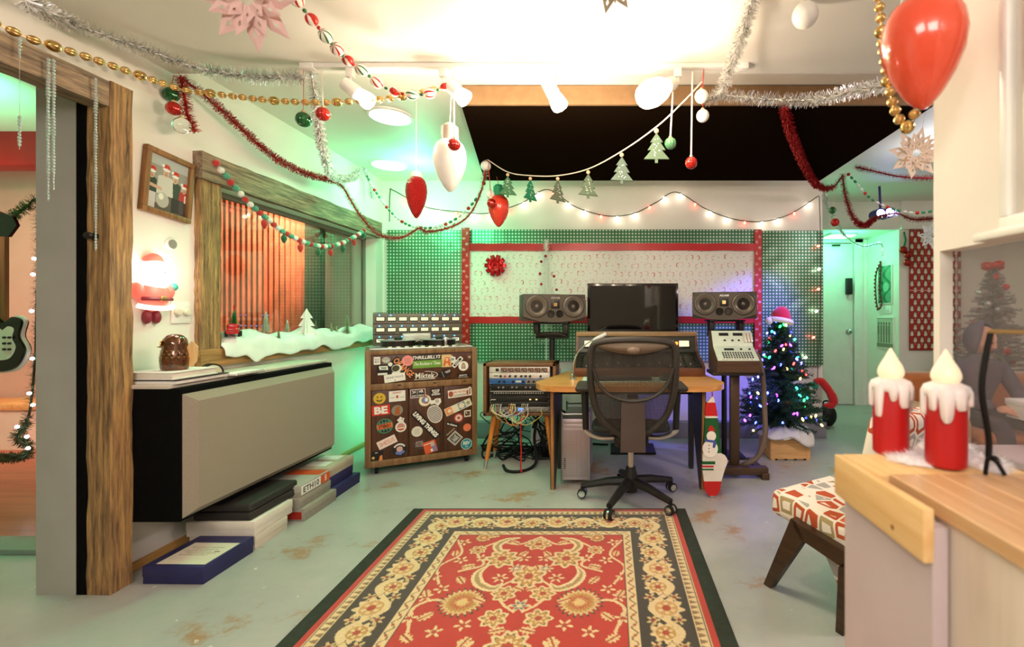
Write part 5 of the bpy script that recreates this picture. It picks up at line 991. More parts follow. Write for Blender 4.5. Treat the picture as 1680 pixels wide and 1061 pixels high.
t = T('felt_tree', 'white felt fir tree standing on the snowy sill', 'toy tree', (-2.305, 3.525, ztop(3.525)), math.radians(25)); tri = [(a * 1.2, b * 1.2) for a, b in [(-0.058, 0), (-0.020, 0.055), (-0.045, 0.055), (-0.016, 0.105), (-0.034, 0.105), (0, 0.165), (0.034, 0.105), (0.016, 0.105), (0.045, 0.055), (0.020, 0.055), (0.058, 0)]]
MB().prism(tri, -0.005, 0.005, M=XZ).build('panel', wt2, t); MB().prism(tri, -0.005, 0.005, M=Matrix.Rotation(math.pi / 2, 4, 'Z') @ XZ).build('panel', wt2, t)
tk = T('toy_truck', 'red toy truck carrying a little Christmas tree at the left end of the sill', 'toy truck', (-2.285, 2.815, ztop(2.815) + 0.004), math.radians(-55)); tk.scale = (1.2, 1.2, 1.2)
cr_ = mat('red_enamel', 'b8181c', 0.25, coat=0.5); MB().rbox((-0.065, -0.026, 0.014), (0.065, 0.026, 0.038), 0.006).build('chassis', cr_, tk); MB().rbox((0.0, -0.024, 0.036), (0.042, 0.024, 0.066), 0.010, 3).build('cab', cr_, tk); MB().rbox((0.036, -0.022, 0.03), (0.072, 0.022, 0.046), 0.008, 3).build('hood', cr_, tk)
for x in (-0.045, 0.045):
    for s in (-1, 1): MB().tube([(x, s * 0.020, 0.014), (x, s * 0.031, 0.014)], 0.014, 14).build('wheel', rubber_m, tk)
MB().rbox((0.004, -0.0252, 0.044), (0.036, 0.0252, 0.060), 0.003).build('window', glass_m, tk)
q = MB(); r = random.Random(1)
for k in range(500):
    f = k / 500; z = 0.045 + 0.09 * f; a = k * 2.399; R = 0.040 * (1 - f) * r.uniform(0.7, 1.05) + 0.003; d = Vector((math.cos(a), math.sin(a), 0)); s = Vector((-d.y, d.x, 0)) * 0.003; c = Vector((-0.028, 0, z)); q.add([c - s, c + s, c + d * R + Vector((0, 0, -0.008))], [(0, 1, 2)])
q.build('load_tree', mat('bright_green_tinsel', '1f7a34', 0.4, 0.2, var=0.4, scale=90), tk, smooth=False); MB().prism(star(5, 0.016, 0.007), -0.003, 0.003, M=stood(-0.028, 0, 0.146)).build('star', cr_, tk)
# ================================================================== Christmas trees
needle = mat('fir_needles', '1c3a24', 0.6, var=0.4, scale=30)
def fir(t, h, R, seed, nb, mt, base=0.05, mat2=None):
    r = random.Random(seed); q = MB(); tips = []
    for k in range(nb):
        f = (k / nb) ** 1.3; z = base + (h - base) * f; a = k * 2.39996 + r.uniform(-0.2, 0.2); L = R * (1 - f) ** 0.9 * r.uniform(0.75, 1.12) + 0.03
        d = Vector((math.cos(a), math.sin(a), r.uniform(-0.05, 0.5))); d.normalize(); p0 = Vector((0, 0, z)); drop = -0.10 * L
        n = max(6, int(L / 0.011)); ax = Vector((-math.sin(a), math.cos(a), 0))
        for i in range(n):
            s = (i + 1) / n; c = p0 + d * L * s + Vector((0, 0, drop * s * s))
            for j in range(7):
                g = r.uniform(0, 6.28); nd = (d * 0.75 + (ax * math.cos(g) + ax.cross(d) * math.sin(g)) * 0.9).normalized(); ln = r.uniform(0.026, 0.046) * (1.15 - 0.4 * s); sd = nd.cross(Vector((r.uniform(-1, 1), r.uniform(-1, 1), r.uniform(-1, 1)))).normalized() * 0.0030
                q.add([c - sd, c + sd, c + nd * ln], [(0, 1, 2)])
        if k % 2 == 0 or True: tips.append(p0 + d * L * r.uniform(0.62, 1.0) + Vector((0, 0, drop * 0.5)))
    q.build('needles', mt, t, smooth=False)
    MB().tube([(0, 0, 0), (0, 0, h)], [0.016, 0.005], 8).build('trunk', mat('bark', '4a3826', 0.8), t)
    return tips
xt = T('christmas_tree', 'small green Christmas tree with multicoloured lights beside the far panel', 'Christmas tree', (1.505, 4.10, 0.235))
tips = fir(xt, 0.99, 0.37, 3, 430, needle, 0.04)
lc = [('blue', '3a4aff', 22), ('green', '2aff6a', 12), ('purple', 'b03aff', 14), ('amber', 'ffd070', 9), ('red', 'ff3a3a', 10), ('blue', '3a4aff', 22), ('cyan', '30e0d0', 9), ('blue', '5050ff', 18)]
bm_ = {}
for i, (nm, c, es) in enumerate(lc):
    o = MB().lathe([(0.0, -0.010), (0.005, -0.006), (0.0062, 0.002), (0.004, 0.009), (0, 0.012)], 8).build('b', mat('tree_bulb_%s%d' % (nm, i), c, 0.3, emit=c, es=es)); bm_[i] = o.data; bpy.data.objects.remove(o)
r = random.Random(12)
for k, p in enumerate(tips):
    if k % 4: continue
    o = link('light_bulb', bm_[r.randrange(8)], xt, p + Vector((r.uniform(-.01, .01), r.uniform(-.02, 0), 0.0)), (r.uniform(-1, 1), r.uniform(-1, 1), 0), 1.5)
lamp('tree_lights_blue', 'POINT', (1.33, 3.98, 0.55), 5, (0.18, 0.14, 1.0), 0.1); lamp('tree_lights_mix', 'POINT', (1.62, 3.93, 0.50), 1.4, (0.3, 0.9, 0.7), 0.1)
sh = T('santa_hat', 'red Santa hat with white brim on top of the lit Christmas tree', 'hat', (1.505, 4.08, 1.165))
felt = mat('red_felt', 'c41c1c', 0.9, sheen=0.4); fur = mat('white_fur', 'f0ece6', 0.95, bump=0.6, bscale=150, sheen=0.4)
MB().lathe([(0.085, 0.0), (0.088, 0.03), (0.078, 0.075), (0.055, 0.115), (0.022, 0.138), (0, 0.14)], 24, M=Matrix.Rotation(0.12, 4, 'Y')).build('crown', felt, sh)
MB().tube([(0.088 * math.cos(a), 0.088 * math.sin(a), 0.005 + 0.02 * math.cos(a * 1 + 2.6)) for a in [2 * math.pi * i / 24 for i in range(25)]], 0.024, 10, caps=False).build('brim', fur, sh); MB().sph((-0.11, -0.03, 0.01), 0.032, 14, 10).build('bobble', fur, sh)
bx = T('pine_crate', 'plain pine crate under the lit Christmas tree', 'crate', (1.53, 4.07, 0.0))
MB().rbox((-0.17, -0.155, 0.006), (0.17, 0.155, 0.235), 0.004).build('body', wood('crate_pine', 'c9935a', 'e8bb80', 'X', 0.6, 2.5, 0.1), bx)
for sx in (-0.15, 0.15): MB().rbox((sx - 0.015, -0.159, 0.0), (sx + 0.015, -0.155, 0.238), 0.002).build('corner_batten', wood('crate_pine', 'c9935a', 'e8bb80', 'X', 0.6), bx)
for i in range(4): MB().rbox((-0.13 + i * 0.08, -0.158, 0.0), (-0.11 + i * 0.08, -0.15, 0.012), 0.001).build('foot', rubber_m, bx)
# white tree skirt cloth
n = 40; vs = []; r = random.Random(6); K6 = 7
for i in range(n):
    a = 2 * math.pi * i / n; dr = 0.03 + 0.02 * math.cos(a + 0.9) + 0.012 * math.sin(a * 5) + 0.07 * math.exp(-(((a - 5.55) / 0.5) ** 2))
    for k, (rr, z) in enumerate(((0.04, 0.262), (0.11, 0.268), (0.17, 0.258), (0.205, 0.235), (0.222, 0.20), (0.228, 0.235 - dr * 0.7), (0.226, 0.235 - dr))):
        sq = 1.0 / max(abs(math.cos(a)), abs(math.sin(a))) ** 0.35; vs.append((rr * sq * math.cos(a) * (1.02 + 0.03 * math.sin(a * 7)), rr * sq * math.sin(a), z + 0.012 * math.sin(a * 6 + k)))
fs = [(i * K6 + k, ((i + 1) % n) * K6 + k, ((i + 1) % n) * K6 + k + 1, i * K6 + k + 1) for i in range(n) for k in range(K6 - 1)]
o = MB().add([(x, y, z - 0.24) for x, y, z in vs], [f[::-1] for f in fs]).build('tree_skirt', mat('white_gauze', 'e8e6e8', 0.9, var=0.03), None, (1.53, 4.07, 0.24), ang=80); o.modifiers.new('thick', 'SOLIDIFY').thickness = 0.006; tag(o, 'white gauzy cloth bunched over the pine crate under the tree', 'cloth')
# elf leg and black bag
ef = T('elf_leg', 'red curled elf shoe on a striped leg sticking out from the far wall end', 'decoration', (2.0, 4.60, 0.44))
MB().tube(spline([(-0.09, 0, -0.02), (-0.03, 0, 0.055), (0.0, 0, 0.085)], 6), 0.038, 12).build('stocking_leg', mat('striped_leg', 'e6dcdc', 0.8), ef)
for k, (x, z) in enumerate(((-0.068, 0.006), (-0.050, 0.028))): MB().tube([(x - 0.006, 0, z - 0.008), (x + 0.006, 0, z + 0.008)], 0.0395, 12).build('stripe', mat('plum_stripe', '8a3048', 0.8), ef)
MB().sph((0.015, 0, 0.085), (0.058, 0.045, 0.036), 14, 10).build('cuff', mat('green_felt_cuff', '2f9a72', 0.9), ef)
MB().tube(spline([(0.035, -0.01, 0.12), (0.085, -0.01, 0.135), (0.15, -0.01, 0.07), (0.205, -0.01, -0.02), (0.215, -0.01, -0.085), (0.17, -0.01, -0.115), (0.12, -0.01, -0.105)], 6), [0.03] * 7 + [0.040] * 10 + [0.044] * 7 + [0.038] * 5 + [0.030] * 4 + [0.020] * 3 + [0.010], 12).build('shoe', felt, ef)
bg = T('black_bag', 'small black bag on the floor by the alcove corner', 'bag', (2.40, 5.12, 0)); q = MB().sph((0, 0, 0.115), (0.105, 0.09, 0.125), 18, 12); q.v = [(x, y, max(z, 0.0)) for x, y, z in q.v]; q.build('bag_body', mat('black_nylon', '0c0c0c', 0.6, bump=0.5, bscale=14), bg); MB().tube(spline([(-0.04, 0, 0.22), (-0.03, 0, 0.27), (0.03, 0, 0.27), (0.04, 0, 0.22)], 5), 0.008, 8).build('handle', black_m, bg)
# stocking on the desk end
sk = T('christmas_stocking', 'long knitted stocking with a snowman, hanging from the right end of the desk', 'stocking', (0.68, 3.13, 0.0))
so_ = [(0.010, 0.675), (-0.030, 0.62), (-0.035, 0.52), (-0.045, 0.36), (-0.055, 0.22), (-0.045, 0.12), (-0.04, 0.06), (-0.01, 0.012), (0.035, 0.012), (0.06, 0.05), (0.075, 0.12), (0.10, 0.20), (0.115, 0.245), (0.10, 0.28), (0.075, 0.30), (0.06, 0.42), (0.05, 0.52), (0.035, 0.62), (0.020, 0.675)]
so_ = [(p.x, p.y) for p in spline([(a, b, 0) for a, b in so_] + [(so_[0][0], so_[0][1], 0)], 4)[:-1]]
MB().prism(so_, -0.014, 0.014, M=XZ).build('sock', mat('cream_knit', 'e6ddd0', 0.95, bump=0.5, bscale=150), sk)
def clip(y0, y1, ins=0.0015): 
    lo = [(x, z) for x, z in so_ if y0 <= z <= y1]; return lo
def band(nm, y0, y1, mt, x0=-1, x1=1):
    xs = []; N = 8; L = []; Rr = []
    for i in range(N + 1):
        z = y0 + (y1 - y0) * i / N; cr = []
        for (a, b), (c, d) in zip(so_, so_[1:] + so_[:1]):
            if (b - z) * (d - z) <= 0 and b != d: cr.append(a + (c - a) * (z - b) / (d - b))
        L.append((max(min(cr), x0) - 0.0008, z)); Rr.append((min(max(cr), x1) + 0.0008, z))
    return MB().prism(L + Rr[::-1], -0.0152, 0.0156, M=XZ).build(nm, mt, sk)
gk = mat('green_knit', '1d5a2c', 0.95, bump=0.5, bscale=150); rk_ = mat('red_knit', 'c42420', 0.95, bump=0.5, bscale=150)
band('toe', 0.0125, 0.11, rk_); band('stripe', 0.185, 0.195, gk, -1, 0.02); band('stripe', 0.205, 0.216, rk_, -1, 0.02); band('stripe', 0.225, 0.245, gk, -1, 0.03); band('leg_panel', 0.30, 0.535, gk); band('cuff', 0.55, 0.64, rk_)
sm_ = MB(); sm_.prism([(a - 0.004, b + 0.33) for a, b in circ(0.052, 20, 0.058)], 0.0156, 0.019, M=XZ); sm_.prism([(a + 0.004, b + 0.415) for a, b in circ(0.032, 18, 0.034)], 0.0156, 0.0192, M=XZ); sm_.build('snowman_patch', mat('cream_knit2', 'efe8dc', 0.95), sk)
MB().prism([(-0.02, 0.45), (0.03, 0.45), (0.012, 0.485), (-0.006, 0.485)], 0.0156, 0.020, M=XZ).build('snowman_hat', rk_, sk); MB().prism([(-0.04, 0.395), (0.035, 0.385), (0.04, 0.37), (0.025, 0.335), (0.012, 0.34), (0.016, 0.372), (-0.04, 0.38)], 0.0192, 0.021, M=XZ).build('scarf', mat('blue_knit', '4a5aa0', 0.95), sk)
for k in range(3): MB().lathe([(0.004, 0), (0, 0.003)], 8, M=stood(-0.012, -0.019, 0.31 + 0.022 * k)).build('button', rubber_m, sk)
MB().tube([(0.015, 0, 0.67), (0.013, 0.0, 0.714)], 0.004, 6).build('hanging_loop', rk_, sk)
# silver tinsel tree behind the left speaker
st_ = T('white_tinsel_tree', 'slim white tinsel tree with small red baubles behind the left speaker', 'Christmas tree', (-0.60, 4.40, 0.0))
MB().rbox((-0.13, -0.1, 0), (0.13, 0.1, 0.72), 0.006).build('pedestal', white_m, st_)
q = MB(); r = random.Random(5)
for k in range(1900):
    f = r.random(); z = 0.98 + 0.96 * f; a = r.uniform(0, 6.28); R = (0.020 + 0.20 * max(0, 0.80 - f)) * r.uniform(0.2, 1.0); d = Vector((math.cos(a), math.sin(a), 0)); c = d * R + Vector((0, 0, z - R * 0.3)); e = Vector((r.uniform(-1, 1), r.uniform(-1, 1), r.uniform(-1, 1))).normalized(); s = e.cross(Vector((0.3, 0.5, 0.8))).normalized() * 0.0017; q.add([c - s, c + s, c + e * 0.035], [(0, 1, 2)])
q.build('tinsel', mat('white_tinsel', 'efeae4', 0.5, 0.1), st_, smooth=False); MB().tube([(0, 0, 0.72), (0, 0, 1.94)], 0.006, 6).build('stem', white_m, st_)
for (px, py) in ((895, 420), (888, 429), (886, 449), (909, 453), (888, 466), (913, 475)):
    p = P(px, py, 4.30) - Vector((-0.60, 4.40, 0)); MB().sph(p, 0.013, 12, 8).build('red_bauble', mat('red_bauble', 'b0201c', 0.15, 0.4), st_)
# ================================================================== alcove wall things
def snowmen(X, Y):
    im = np.ones(X.shape + (3,)) * np.array(srgb('a8281c')); r = random.Random(21)
    for j in range(20):
        for i in range(8):
            cx = 0.03 + i * 0.082 + (j % 2) * 0.04; cy = 0.04 + j * 0.075
            put(im, np.hypot(X - cx, Y - cy) < 0.020, 'cfd8c8'); put(im, np.hypot(X - cx, Y - cy - 0.025) < 0.014, 'cfd8c8'); put(im, (np.abs(X - cx) < 0.012) & (np.abs(Y - cy - 0.042) < 0.007), '3a6a58'); put(im, np.hypot(X - cx - 0.04, Y - cy - 0.035) < 0.004, 'e8b8a0')
    put(im, np.abs(Y - 0.72) < 0.006, 'd8a090'); return im
me = grid_mesh('snowman_paper', 0.62, 1.45, 130, 300, snowmen, attr_mat('printed_paper', 0.55)); o = link('snowman_paper', me, None, (3.61, 5.575, 0.80), (math.pi / 2, 0, 0)); o.modifiers.new('thick', 'SOLIDIFY').thickness = 0.006; tag(o, 'red wrapping paper with rows of snowmen on the wall right of the alcove', 'wrapping paper')
def pic(nm, lab, y0, y1, z0, z1, fn):
    t = T(nm, lab, 'picture', (3.5, (y0 + y1) / 2, z0)); w = y1 - y0; h = z1 - z0; MB().rbox((-0.015, -w / 2, 0), (0, w / 2, h), 0.002).build('backing', white_m, t)
    me = grid_mesh('print', w - 0.03, h - 0.03, 60, 80, fn, attr_mat('photo_print', 0.25)); o = link('print', me, t); o.matrix_local = Matrix.Translation((-0.0165, w / 2 - 0.015, 0.015)) @ Matrix(((0, 0, -1, 0), (-1, 0, 0, 0), (0, 1, 0, 0), (0, 0, 0, 1))); return t
def p_leaf(X, Y):
    im = np.ones(X.shape + (3,)) * np.array(srgb('4f9a72')); put(im, np.sin(X * 40 + 3 * np.sin(Y * 22)) > 0.5, '2f6f50'); put(im, np.hypot(X - 0.16, Y - 0.2) < 0.06, '8ac0a0'); return im
def p_band(X, Y):
    im = np.ones(X.shape + (3,)) * np.array(srgb('b9bfa8'))
    for i in range(5):
        cx = 0.04 + i * 0.056; put(im, np.hypot(X - cx, Y - 0.30) < 0.016, '4a4a40'); put(im, (np.abs(X - cx) < 0.017) & (Y < 0.28) & (Y > 0.16), '6a6a58'); put(im, (np.abs(X - cx) < 0.011) & (Y <= 0.16) & (Y > 0.06), '55554a')
    put(im, Y < 0.05, '7d836a'); put(im, (np.abs(Y - 0.37) < 0.012) & (np.sin(X * 160) > -0.2), '5f6a50'); return im
pic('green_picture', 'green framed print on the alcove side wall with a berry garland hung over it', 5.72, 6.02, 1.36, 1.86, p_leaf); pic('band_poster', 'small poster of five standing figures low on the alcove side wall', 5.68, 6.05, 0.80, 1.20, p_band)
t = T('switch_plate', 'small white switch plate between the two alcove pictures', 'switch', (3.5, 5.80, 1.24)); MB().rbox((-0.01, -0.06, 0), (0, 0.06, 0.10), 0.003).build('plate', white_m, t); MB().rbox((-0.018, -0.012, 0.03), (-0.01, 0.012, 0.07), 0.002).build('rocker', white_m, t)
gp = spline([(3.47, 5.92, 1.90), (3.465, 6.02, 1.75), (3.465, 6.03, 1.5), (3.465, 5.98, 1.30), (3.465, 5.90, 1.36), (3.465, 5.94, 1.55), (3.465, 5.92, 1.75), (3.47, 5.92, 1.90)], 10); t = T('berry_garland', 'thin brown berry garland looped over the green picture', 'garland', gp[0]); MB().tube([p - gp[0] for p in gp], 0.008, 6).build('vine', mat('vine_brown', '5a4438', 0.8), t)
bb = MB().sph((0, 0, 0), 0.015, 8, 6).build('berry', mat('berry', '7a2a24', 0.4)); bmesh_ = bb.data; bpy.data.objects.remove(bb)
for p, tt in walk(gp, 0.05): link('berry', bmesh_, t, p - gp[0] + Vector((-0.008, 0, 0)))
bc = T('bell_cluster', 'cluster of three red jingle bells on a green ribbon beside the snowman paper', 'ornament', P(1483, 380, 5.54)); MB().tube([(0, 0, 0.0), (0.02, 0, -0.10), (0.0, 0, -0.18)], 0.012, 6).build('ribbon', greenp_m, bc)
for k, (x, z) in enumerate(((-0.03, -0.22), (0.03, -0.28), (0.02, -0.37))): MB().sph((x, -0.03, z), 0.045, 14, 10).build('bell', mat('red_bell', 'a8241c', 0.25, 0.4), bc)
# ceiling fittings
al = T('alcove_ceiling_light', 'glowing flat ceiling light in the green alcove', 'ceiling light', (2.95, 5.95, 2.255)); MB().rbox((-0.17, -0.14, -0.025), (0.17, 0.14, 0), 0.01).build('housing', white_m, al); MB().rbox((-0.15, -0.12, -0.032), (0.15, 0.12, -0.02), 0.006).build('diffuser', mat('green_white_diffuser', 'e8fff4', 0.4, emit='c8ffe8', es=6), al)
def downlight(x, y, lab, rr=0.09):
    d = T('recessed_downlight', lab, 'ceiling light', (x, y, 2.59), 0, 'recessed downlights'); MB().lathe([(rr, -0.012), (rr + 0.02, -0.006), (rr + 0.022, 0.0), (rr, 0.0)], 28).build('trim_ring', white_m, d); MB().lathe([(0, -0.018), (rr * 0.7, -0.017), (rr, -0.0125)], 28).build('lens', mat('bright_lens', 'f0f6ff', 0.4, emit='d8fff0', es=7), d)
downlight(-1.5, 3.17, 'bright recessed downlight in the green lit ceiling above the recorder', 0.13); downlight(-2.0, 4.2, 'bright disc added for the LED glow on the wall in the far left corner', 0.14)  # second disc stands in for an LED lamp's glow on the wall
t = T('smoke_detector', 'small round white detector on the ceiling behind the white bulb ornament', 'detector', (-1.42, 3.95, 2.59)); MB().lathe([(0.06, -0.03), (0.065, -0.01), (0.065, 0)], 24).build('body', white_m, t); MB().lathe([(0.02, -0.034), (0.025, -0.03)], 16).build('grille', mat('grille_grey', 'a8a49c', 0.5), t)
pr = T('blue_spotlight', 'small twin spotlight with blue lenses on the right ceiling', 'spotlight', P(1440, 353, 4.9)); MB().tube([(0.03, 0.0, 0.0), (0.03, 0.02, 0.318)], 0.012, 10).build('bracket', mat('violet_housing', '3a2a7a', 0.5), pr)
for dx, dz in ((-0.02, 0.0), (0.075, 0.012)):
    c = MB().tube([(dx, -0.09, dz), (dx, 0.04, dz)], 0.055, 18).build('can', mat('violet_housing', '3a2a7a', 0.5), pr); MB().lathe([(0, 0), (0.042, 0)], 20, M=stood(dx, -0.0915, dz)).build('lens', mat('blue_lens', 'e8ecff', 0.3, emit='b8c4ff', es=6), c)
# ================================================================== foreground right: wall, window, counter
ST(MB().box((0.752, -1.5, 1.378), (0.80, 1.055, 2.50)).box((0.752, 1.055, 0.0), (0.782, 1.075, 2.50)).build('wall_right_front', wall_m))
CZ = 0.95
# window with white trim, higher up
ww = MB()
for (y0, y1, z0, z1) in ((0.848, 0.868, 1.415, 2.4), (0.1, 0.868, 1.385, 1.415)): ww.rbox((0.728, y0, z0), (0.754, y1, z1), 0.004)
ww.rbox((0.715, 0.08, 1.376), (0.754, 0.915, 1.392), 0.004)
w2 = ST(ww.build('window_2', mat('gloss_white', 'f4f1ea', 0.3))); MB().box((0.745, 0.1, 1.415), (0.7515, 0.848, 2.4)).build('pane', mat('frosted_pane', 'e4ded4', 0.25, var=0.08, scale=4), w2)
MB().rbox((0.73, 0.80, 1.415), (0.752, 0.82, 2.4), 0.002).build('sash', mat('sash_cream', 'ddd2c4', 0.4), w2)
# glass screen standing on the counter, looking into the lounge
gs = ST(MB().box((0.784, 0.35, CZ), (0.788, 1.050, 1.374)).build('window_3', mat('reflection_haze_glass', 'e6dcdc', 0.06, trans=0.92, ior=1.05, var=0.02)))
lil = mat('lilac_cabinet', 'c4b2b4', 0.6, var=0.04)
ct = T('pine_edged_counter', 'pale lilac counter unit with a pine edge board under the candles', 'counter', (0.62, 0.86, 0.0))
MB().box((0.475 - 0.62, 0.745 - 0.86, 0), (0.752 - 0.62, 0.935 - 0.86, CZ - 0.03)).build('body', lil, ct); MB().rbox((0.458 - 0.62, 0.676 - 0.86, CZ - 0.08), (0.475 - 0.62, 0.945 - 0.86, CZ), 0.003).build('edge_board', pine_m, ct); MB().rbox((0.475 - 0.62, 0.818 - 0.86, CZ - 0.03), (0.752 - 0.62, 0.945 - 0.86, CZ), 0.002).build('top', pine_m, ct)
MB().box((0.474 - 0.62, 0.68 - 0.86, 0), (0.497 - 0.62, 0.90 - 0.86, CZ - 0.03)).build('side_panel', lil, ct)
MB().lathe([(0.0045, 0), (0, 0.001)], 10, M=Matrix.Translation((0.4578 - 0.62, 0.75 - 0.86, CZ - 0.06)) @ Matrix.Rotation(-math.pi / 2, 4, 'Y')).build('wood_knot', mat('knot', '8a5428', 0.6), ct)
bc2 = T('butcher_block_counter', 'nearer counter unit with a butcher block top at the right edge', 'counter', (0.64, 0.4, 0.0))
MB().box((0.502 - 0.64, -0.2 - 0.4, 0), (0.752 - 0.64, 0.738 - 0.4, CZ - 0.022)).build('body', wood('whitewashed_ply', 'd2bfae', 'e2d2c2', 'Z', 0.6, 2, 0.05), bc2)
bbm = wood('butcher_block', 'b98858', 'dcb488', 'Y', 0.4, 2.2, 0.05)
for i in range(6):
    a = 0.4925 - 0.64 + i * 0.0430; MB().rbox((a, -0.25 - 0.4, CZ - 0.020), (a + 0.0428, 0.814 - 0.4, CZ + 0.004), 0.0012, 1).build('stave', bbm, bc2)
# candles
cred = mat('red_candle_wax', 'b8181a', 0.35, sub=0.2); wax = mat('white_wax', 'efe4e2', 0.4, sub=0.3); flm = mat('lamp_flame', 'f0e2c0', 0.35, emit='ffe8c0', es=0.35, sub=0.3)
def candle(x, y, z, lab, s=1.0, seed=1):
    t = T('flame_lamp_candle', lab, 'candle', (x, y, z), 0, 'red candles on the counter'); t.scale = (s, s, s); R = 0.033
    MB().lathe([(R * 0.9, 0), (R, 0.004), (R, 0.13), (R * 0.9, 0.14), (0, 0.142)], 32).build('wax_body', cred, t)
    r = random.Random(seed); N = 110; drops = [(2 * math.pi * (k + r.uniform(-0.2, 0.2)) / 9, r.uniform(0.20, 0.33), r.uniform(0.018, 0.055)) for k in range(9)]; vs = []; prof = 6
    for i in range(N):
        a = 2 * math.pi * i / N; dl = 0.008; o = 0.005
        for (a0, wd, ln) in drops:
            da = abs((a - a0 + math.pi) % (2 * math.pi) - math.pi) / wd
            if da < 1: dl = max(dl, 0.008 + ln * math.sqrt(1 - da ** 3)); o = max(o, 0.005 + 0.003 * (1 - da * da))
        for (rr, zz) in ((0.0, 0.152), (R * 0.7, 0.154), (R + o * 0.4, 0.148), (R + o, 0.138), (R + o, 0.140 - dl), (R * 0.98, 0.137 - dl)): vs.append((rr * math.cos(a), rr * math.sin(a), zz))
    MB().add(vs, [(i * prof + k, ((i + 1) % N) * prof + k, ((i + 1) % N) * prof + k + 1, i * prof + k + 1) for i in range(N) for k in range(prof - 1)][::-1]).build('wax_drips', wax, t, ang=70)
    MB().lathe([(p.x, p.y) for p in spline([(0.012, 0.150, 0), (0.021, 0.156, 0), (0.0245, 0.166, 0), (0.021, 0.179, 0), (0.013, 0.193, 0), (0.0065, 0.206, 0), (0.002, 0.214, 0), (0.0, 0.216, 0)], 4)], 28).build('flame', flm, t, ang=80)
candle(0.578, 0.952, CZ, 'red candle lamp with dripping white wax, farther of the pair on the counter', 1.0, 1); candle(0.626, 0.862, CZ + 0.004, 'red candle lamp with dripping white wax, nearer of the pair by the glass', 1.0, 5)
# fluffy faux snow
q = MB(); r = random.Random(31); M_ = []
def pile(cx, cy, rx, ry, h):
    N = 26; K = 7; vs = []
    for k in range(K):
        t = k / (K - 1)
        for i in range(N):
            a = 2 * math.pi * i / N; f = 1 + 0.10 * math.sin(3 * a + k) + 0.06 * math.sin(7 * a + 2 * k); vs.append((cx + rx * math.cos(t * math.pi / 2) * f * math.cos(a), cy + ry * math.cos(t * math.pi / 2) * f * math.sin(a), CZ + 0.001 + h * math.sin(t * math.pi / 2)))
    q.add(vs, [(k * N + i, k * N + (i + 1) % N, (k + 1) * N + (i + 1) % N, (k + 1) * N + i) for k in range(K - 1) for i in range(N)])
    for k in range(700):
        a = r.uniform(0, 6.28); t = r.random(); p = Vector((cx + rx * math.cos(t * 1.5) * math.cos(a), cy + ry * math.cos(t * 1.5) * math.sin(a), CZ + 0.002 + h * math.sin(t * 1.5))); d = Vector((math.cos(a), math.sin(a), r.uniform(0, 1))).normalized() * r.uniform(0.006, 0.02); s = d.cross(Vector((r.random(), r.random(), r.random()))).normalized() * 0.0006; q.add([p - s, p + s, p + d], [(0, 1, 2)])
pile(0.672, 0.925, 0.05, 0.05, 0.035); pile(0.60, 0.895, 0.055, 0.035, 0.010); pile(0.70, 0.86, 0.03, 0.04, 0.014); pile(0.545, 0.95, 0.045, 0.03, 0.012) if False else None
tag(q.build('faux_snow', mat('fluffy_snow', 'f4eef0', 0.95, sheen=0.5), smooth=True, ang=80), 'fluffy white artificial snow spread around the two candles', 'artificial snow')['kind'] = 'stuff'
# iron stand
ir = mat('wrought_iron', '17130f', 0.55, 0.5); si = T('iron_stand', 'black wrought iron stand with curved feet on the butcher block counter', 'stand', (0.683, 0.835, CZ + 0.004))
MB().tube(spline([(0, 0, 0.02), (0.0, 0.0, 0.06), (-0.012, 0.0, 0.14), (-0.006, 0, 0.20), (0.004, 0, 0.248)], 8), 0.0052, 8).build('post', ir, si)
for (dx, dy) in ((-0.03, -0.03), (0.036, 0.012), (0.0, -0.035)): MB().tube(spline([(0, 0, 0.022), (dx * 0.5, dy * 0.5, 0.020), (dx, dy, 0.003)], 6), 0.0036, 8).build('foot', ir, si)
MB().tube([(0.0, 0, 0.250), (0.06, -0.10, 0.250)], 0.0035, 8).build('cross_bar', mat('brass_bar', 'b59a68', 0.3, 0.9), si)
# ================================================================== patterned lounge chair beside the counter
fab = mat('hex_print_fabric', 'efe6d8', 0.9, bump=0.2, bscale=300); nt = fab.node_tree; b = nt.nodes['Principled BSDF']; tc = nt.nodes.new('ShaderNodeTexCoord')
mp = nt.nodes.new('ShaderNodeMapping'); mp.inputs['Scale'].default_value = (15, 15, 11); vo = nt.nodes.new('ShaderNodeTexVoronoi'); vo.inputs['Randomness'].default_value = 0.35; vo.inputs['Scale'].default_value = 1.0
ve = nt.nodes.new('ShaderNodeTexVoronoi'); ve.feature = 'DISTANCE_TO_EDGE'; ve.inputs['Randomness'].default_value = 0.35; ve.inputs['Scale'].default_value = 1.0
for v_ in (vo, ve): nt.links.new(mp.outputs[0], v_.inputs['Vector'])
nt.links.new(tc.outputs['Object'], mp.inputs[0]); sx = nt.nodes.new('ShaderNodeSeparateXYZ'); nt.links.new(vo.outputs['Color'], sx.inputs[0])
r1 = nt.nodes.new('ShaderNodeValToRGB'); r1.color_ramp.interpolation = 'CONSTANT'; e = r1.color_ramp.elements; e[0].position = 0; e[0].color = S4('b8502a'); e[1].position = 0.35; e[1].color = S4('a89468')
for pos, c in ((0.5, 'efe6d8'), (0.62, 'd8683a'), (0.8, 'a8a49c')): x = e.new(pos); x.color = S4(c)
nt.links.new(sx.outputs[0], r1.inputs[0])
r2 = nt.nodes.new('ShaderNodeValToRGB'); r2.color_ramp.interpolation = 'CONSTANT'; e = r2.color_ramp.elements; e[0].position = 0; e[0].color = (0, 0, 0, 1); e[1].position = 0.06; e[1].color = (1, 1, 1, 1); x = e.new(0.24); x.color = (0, 0, 0, 1)
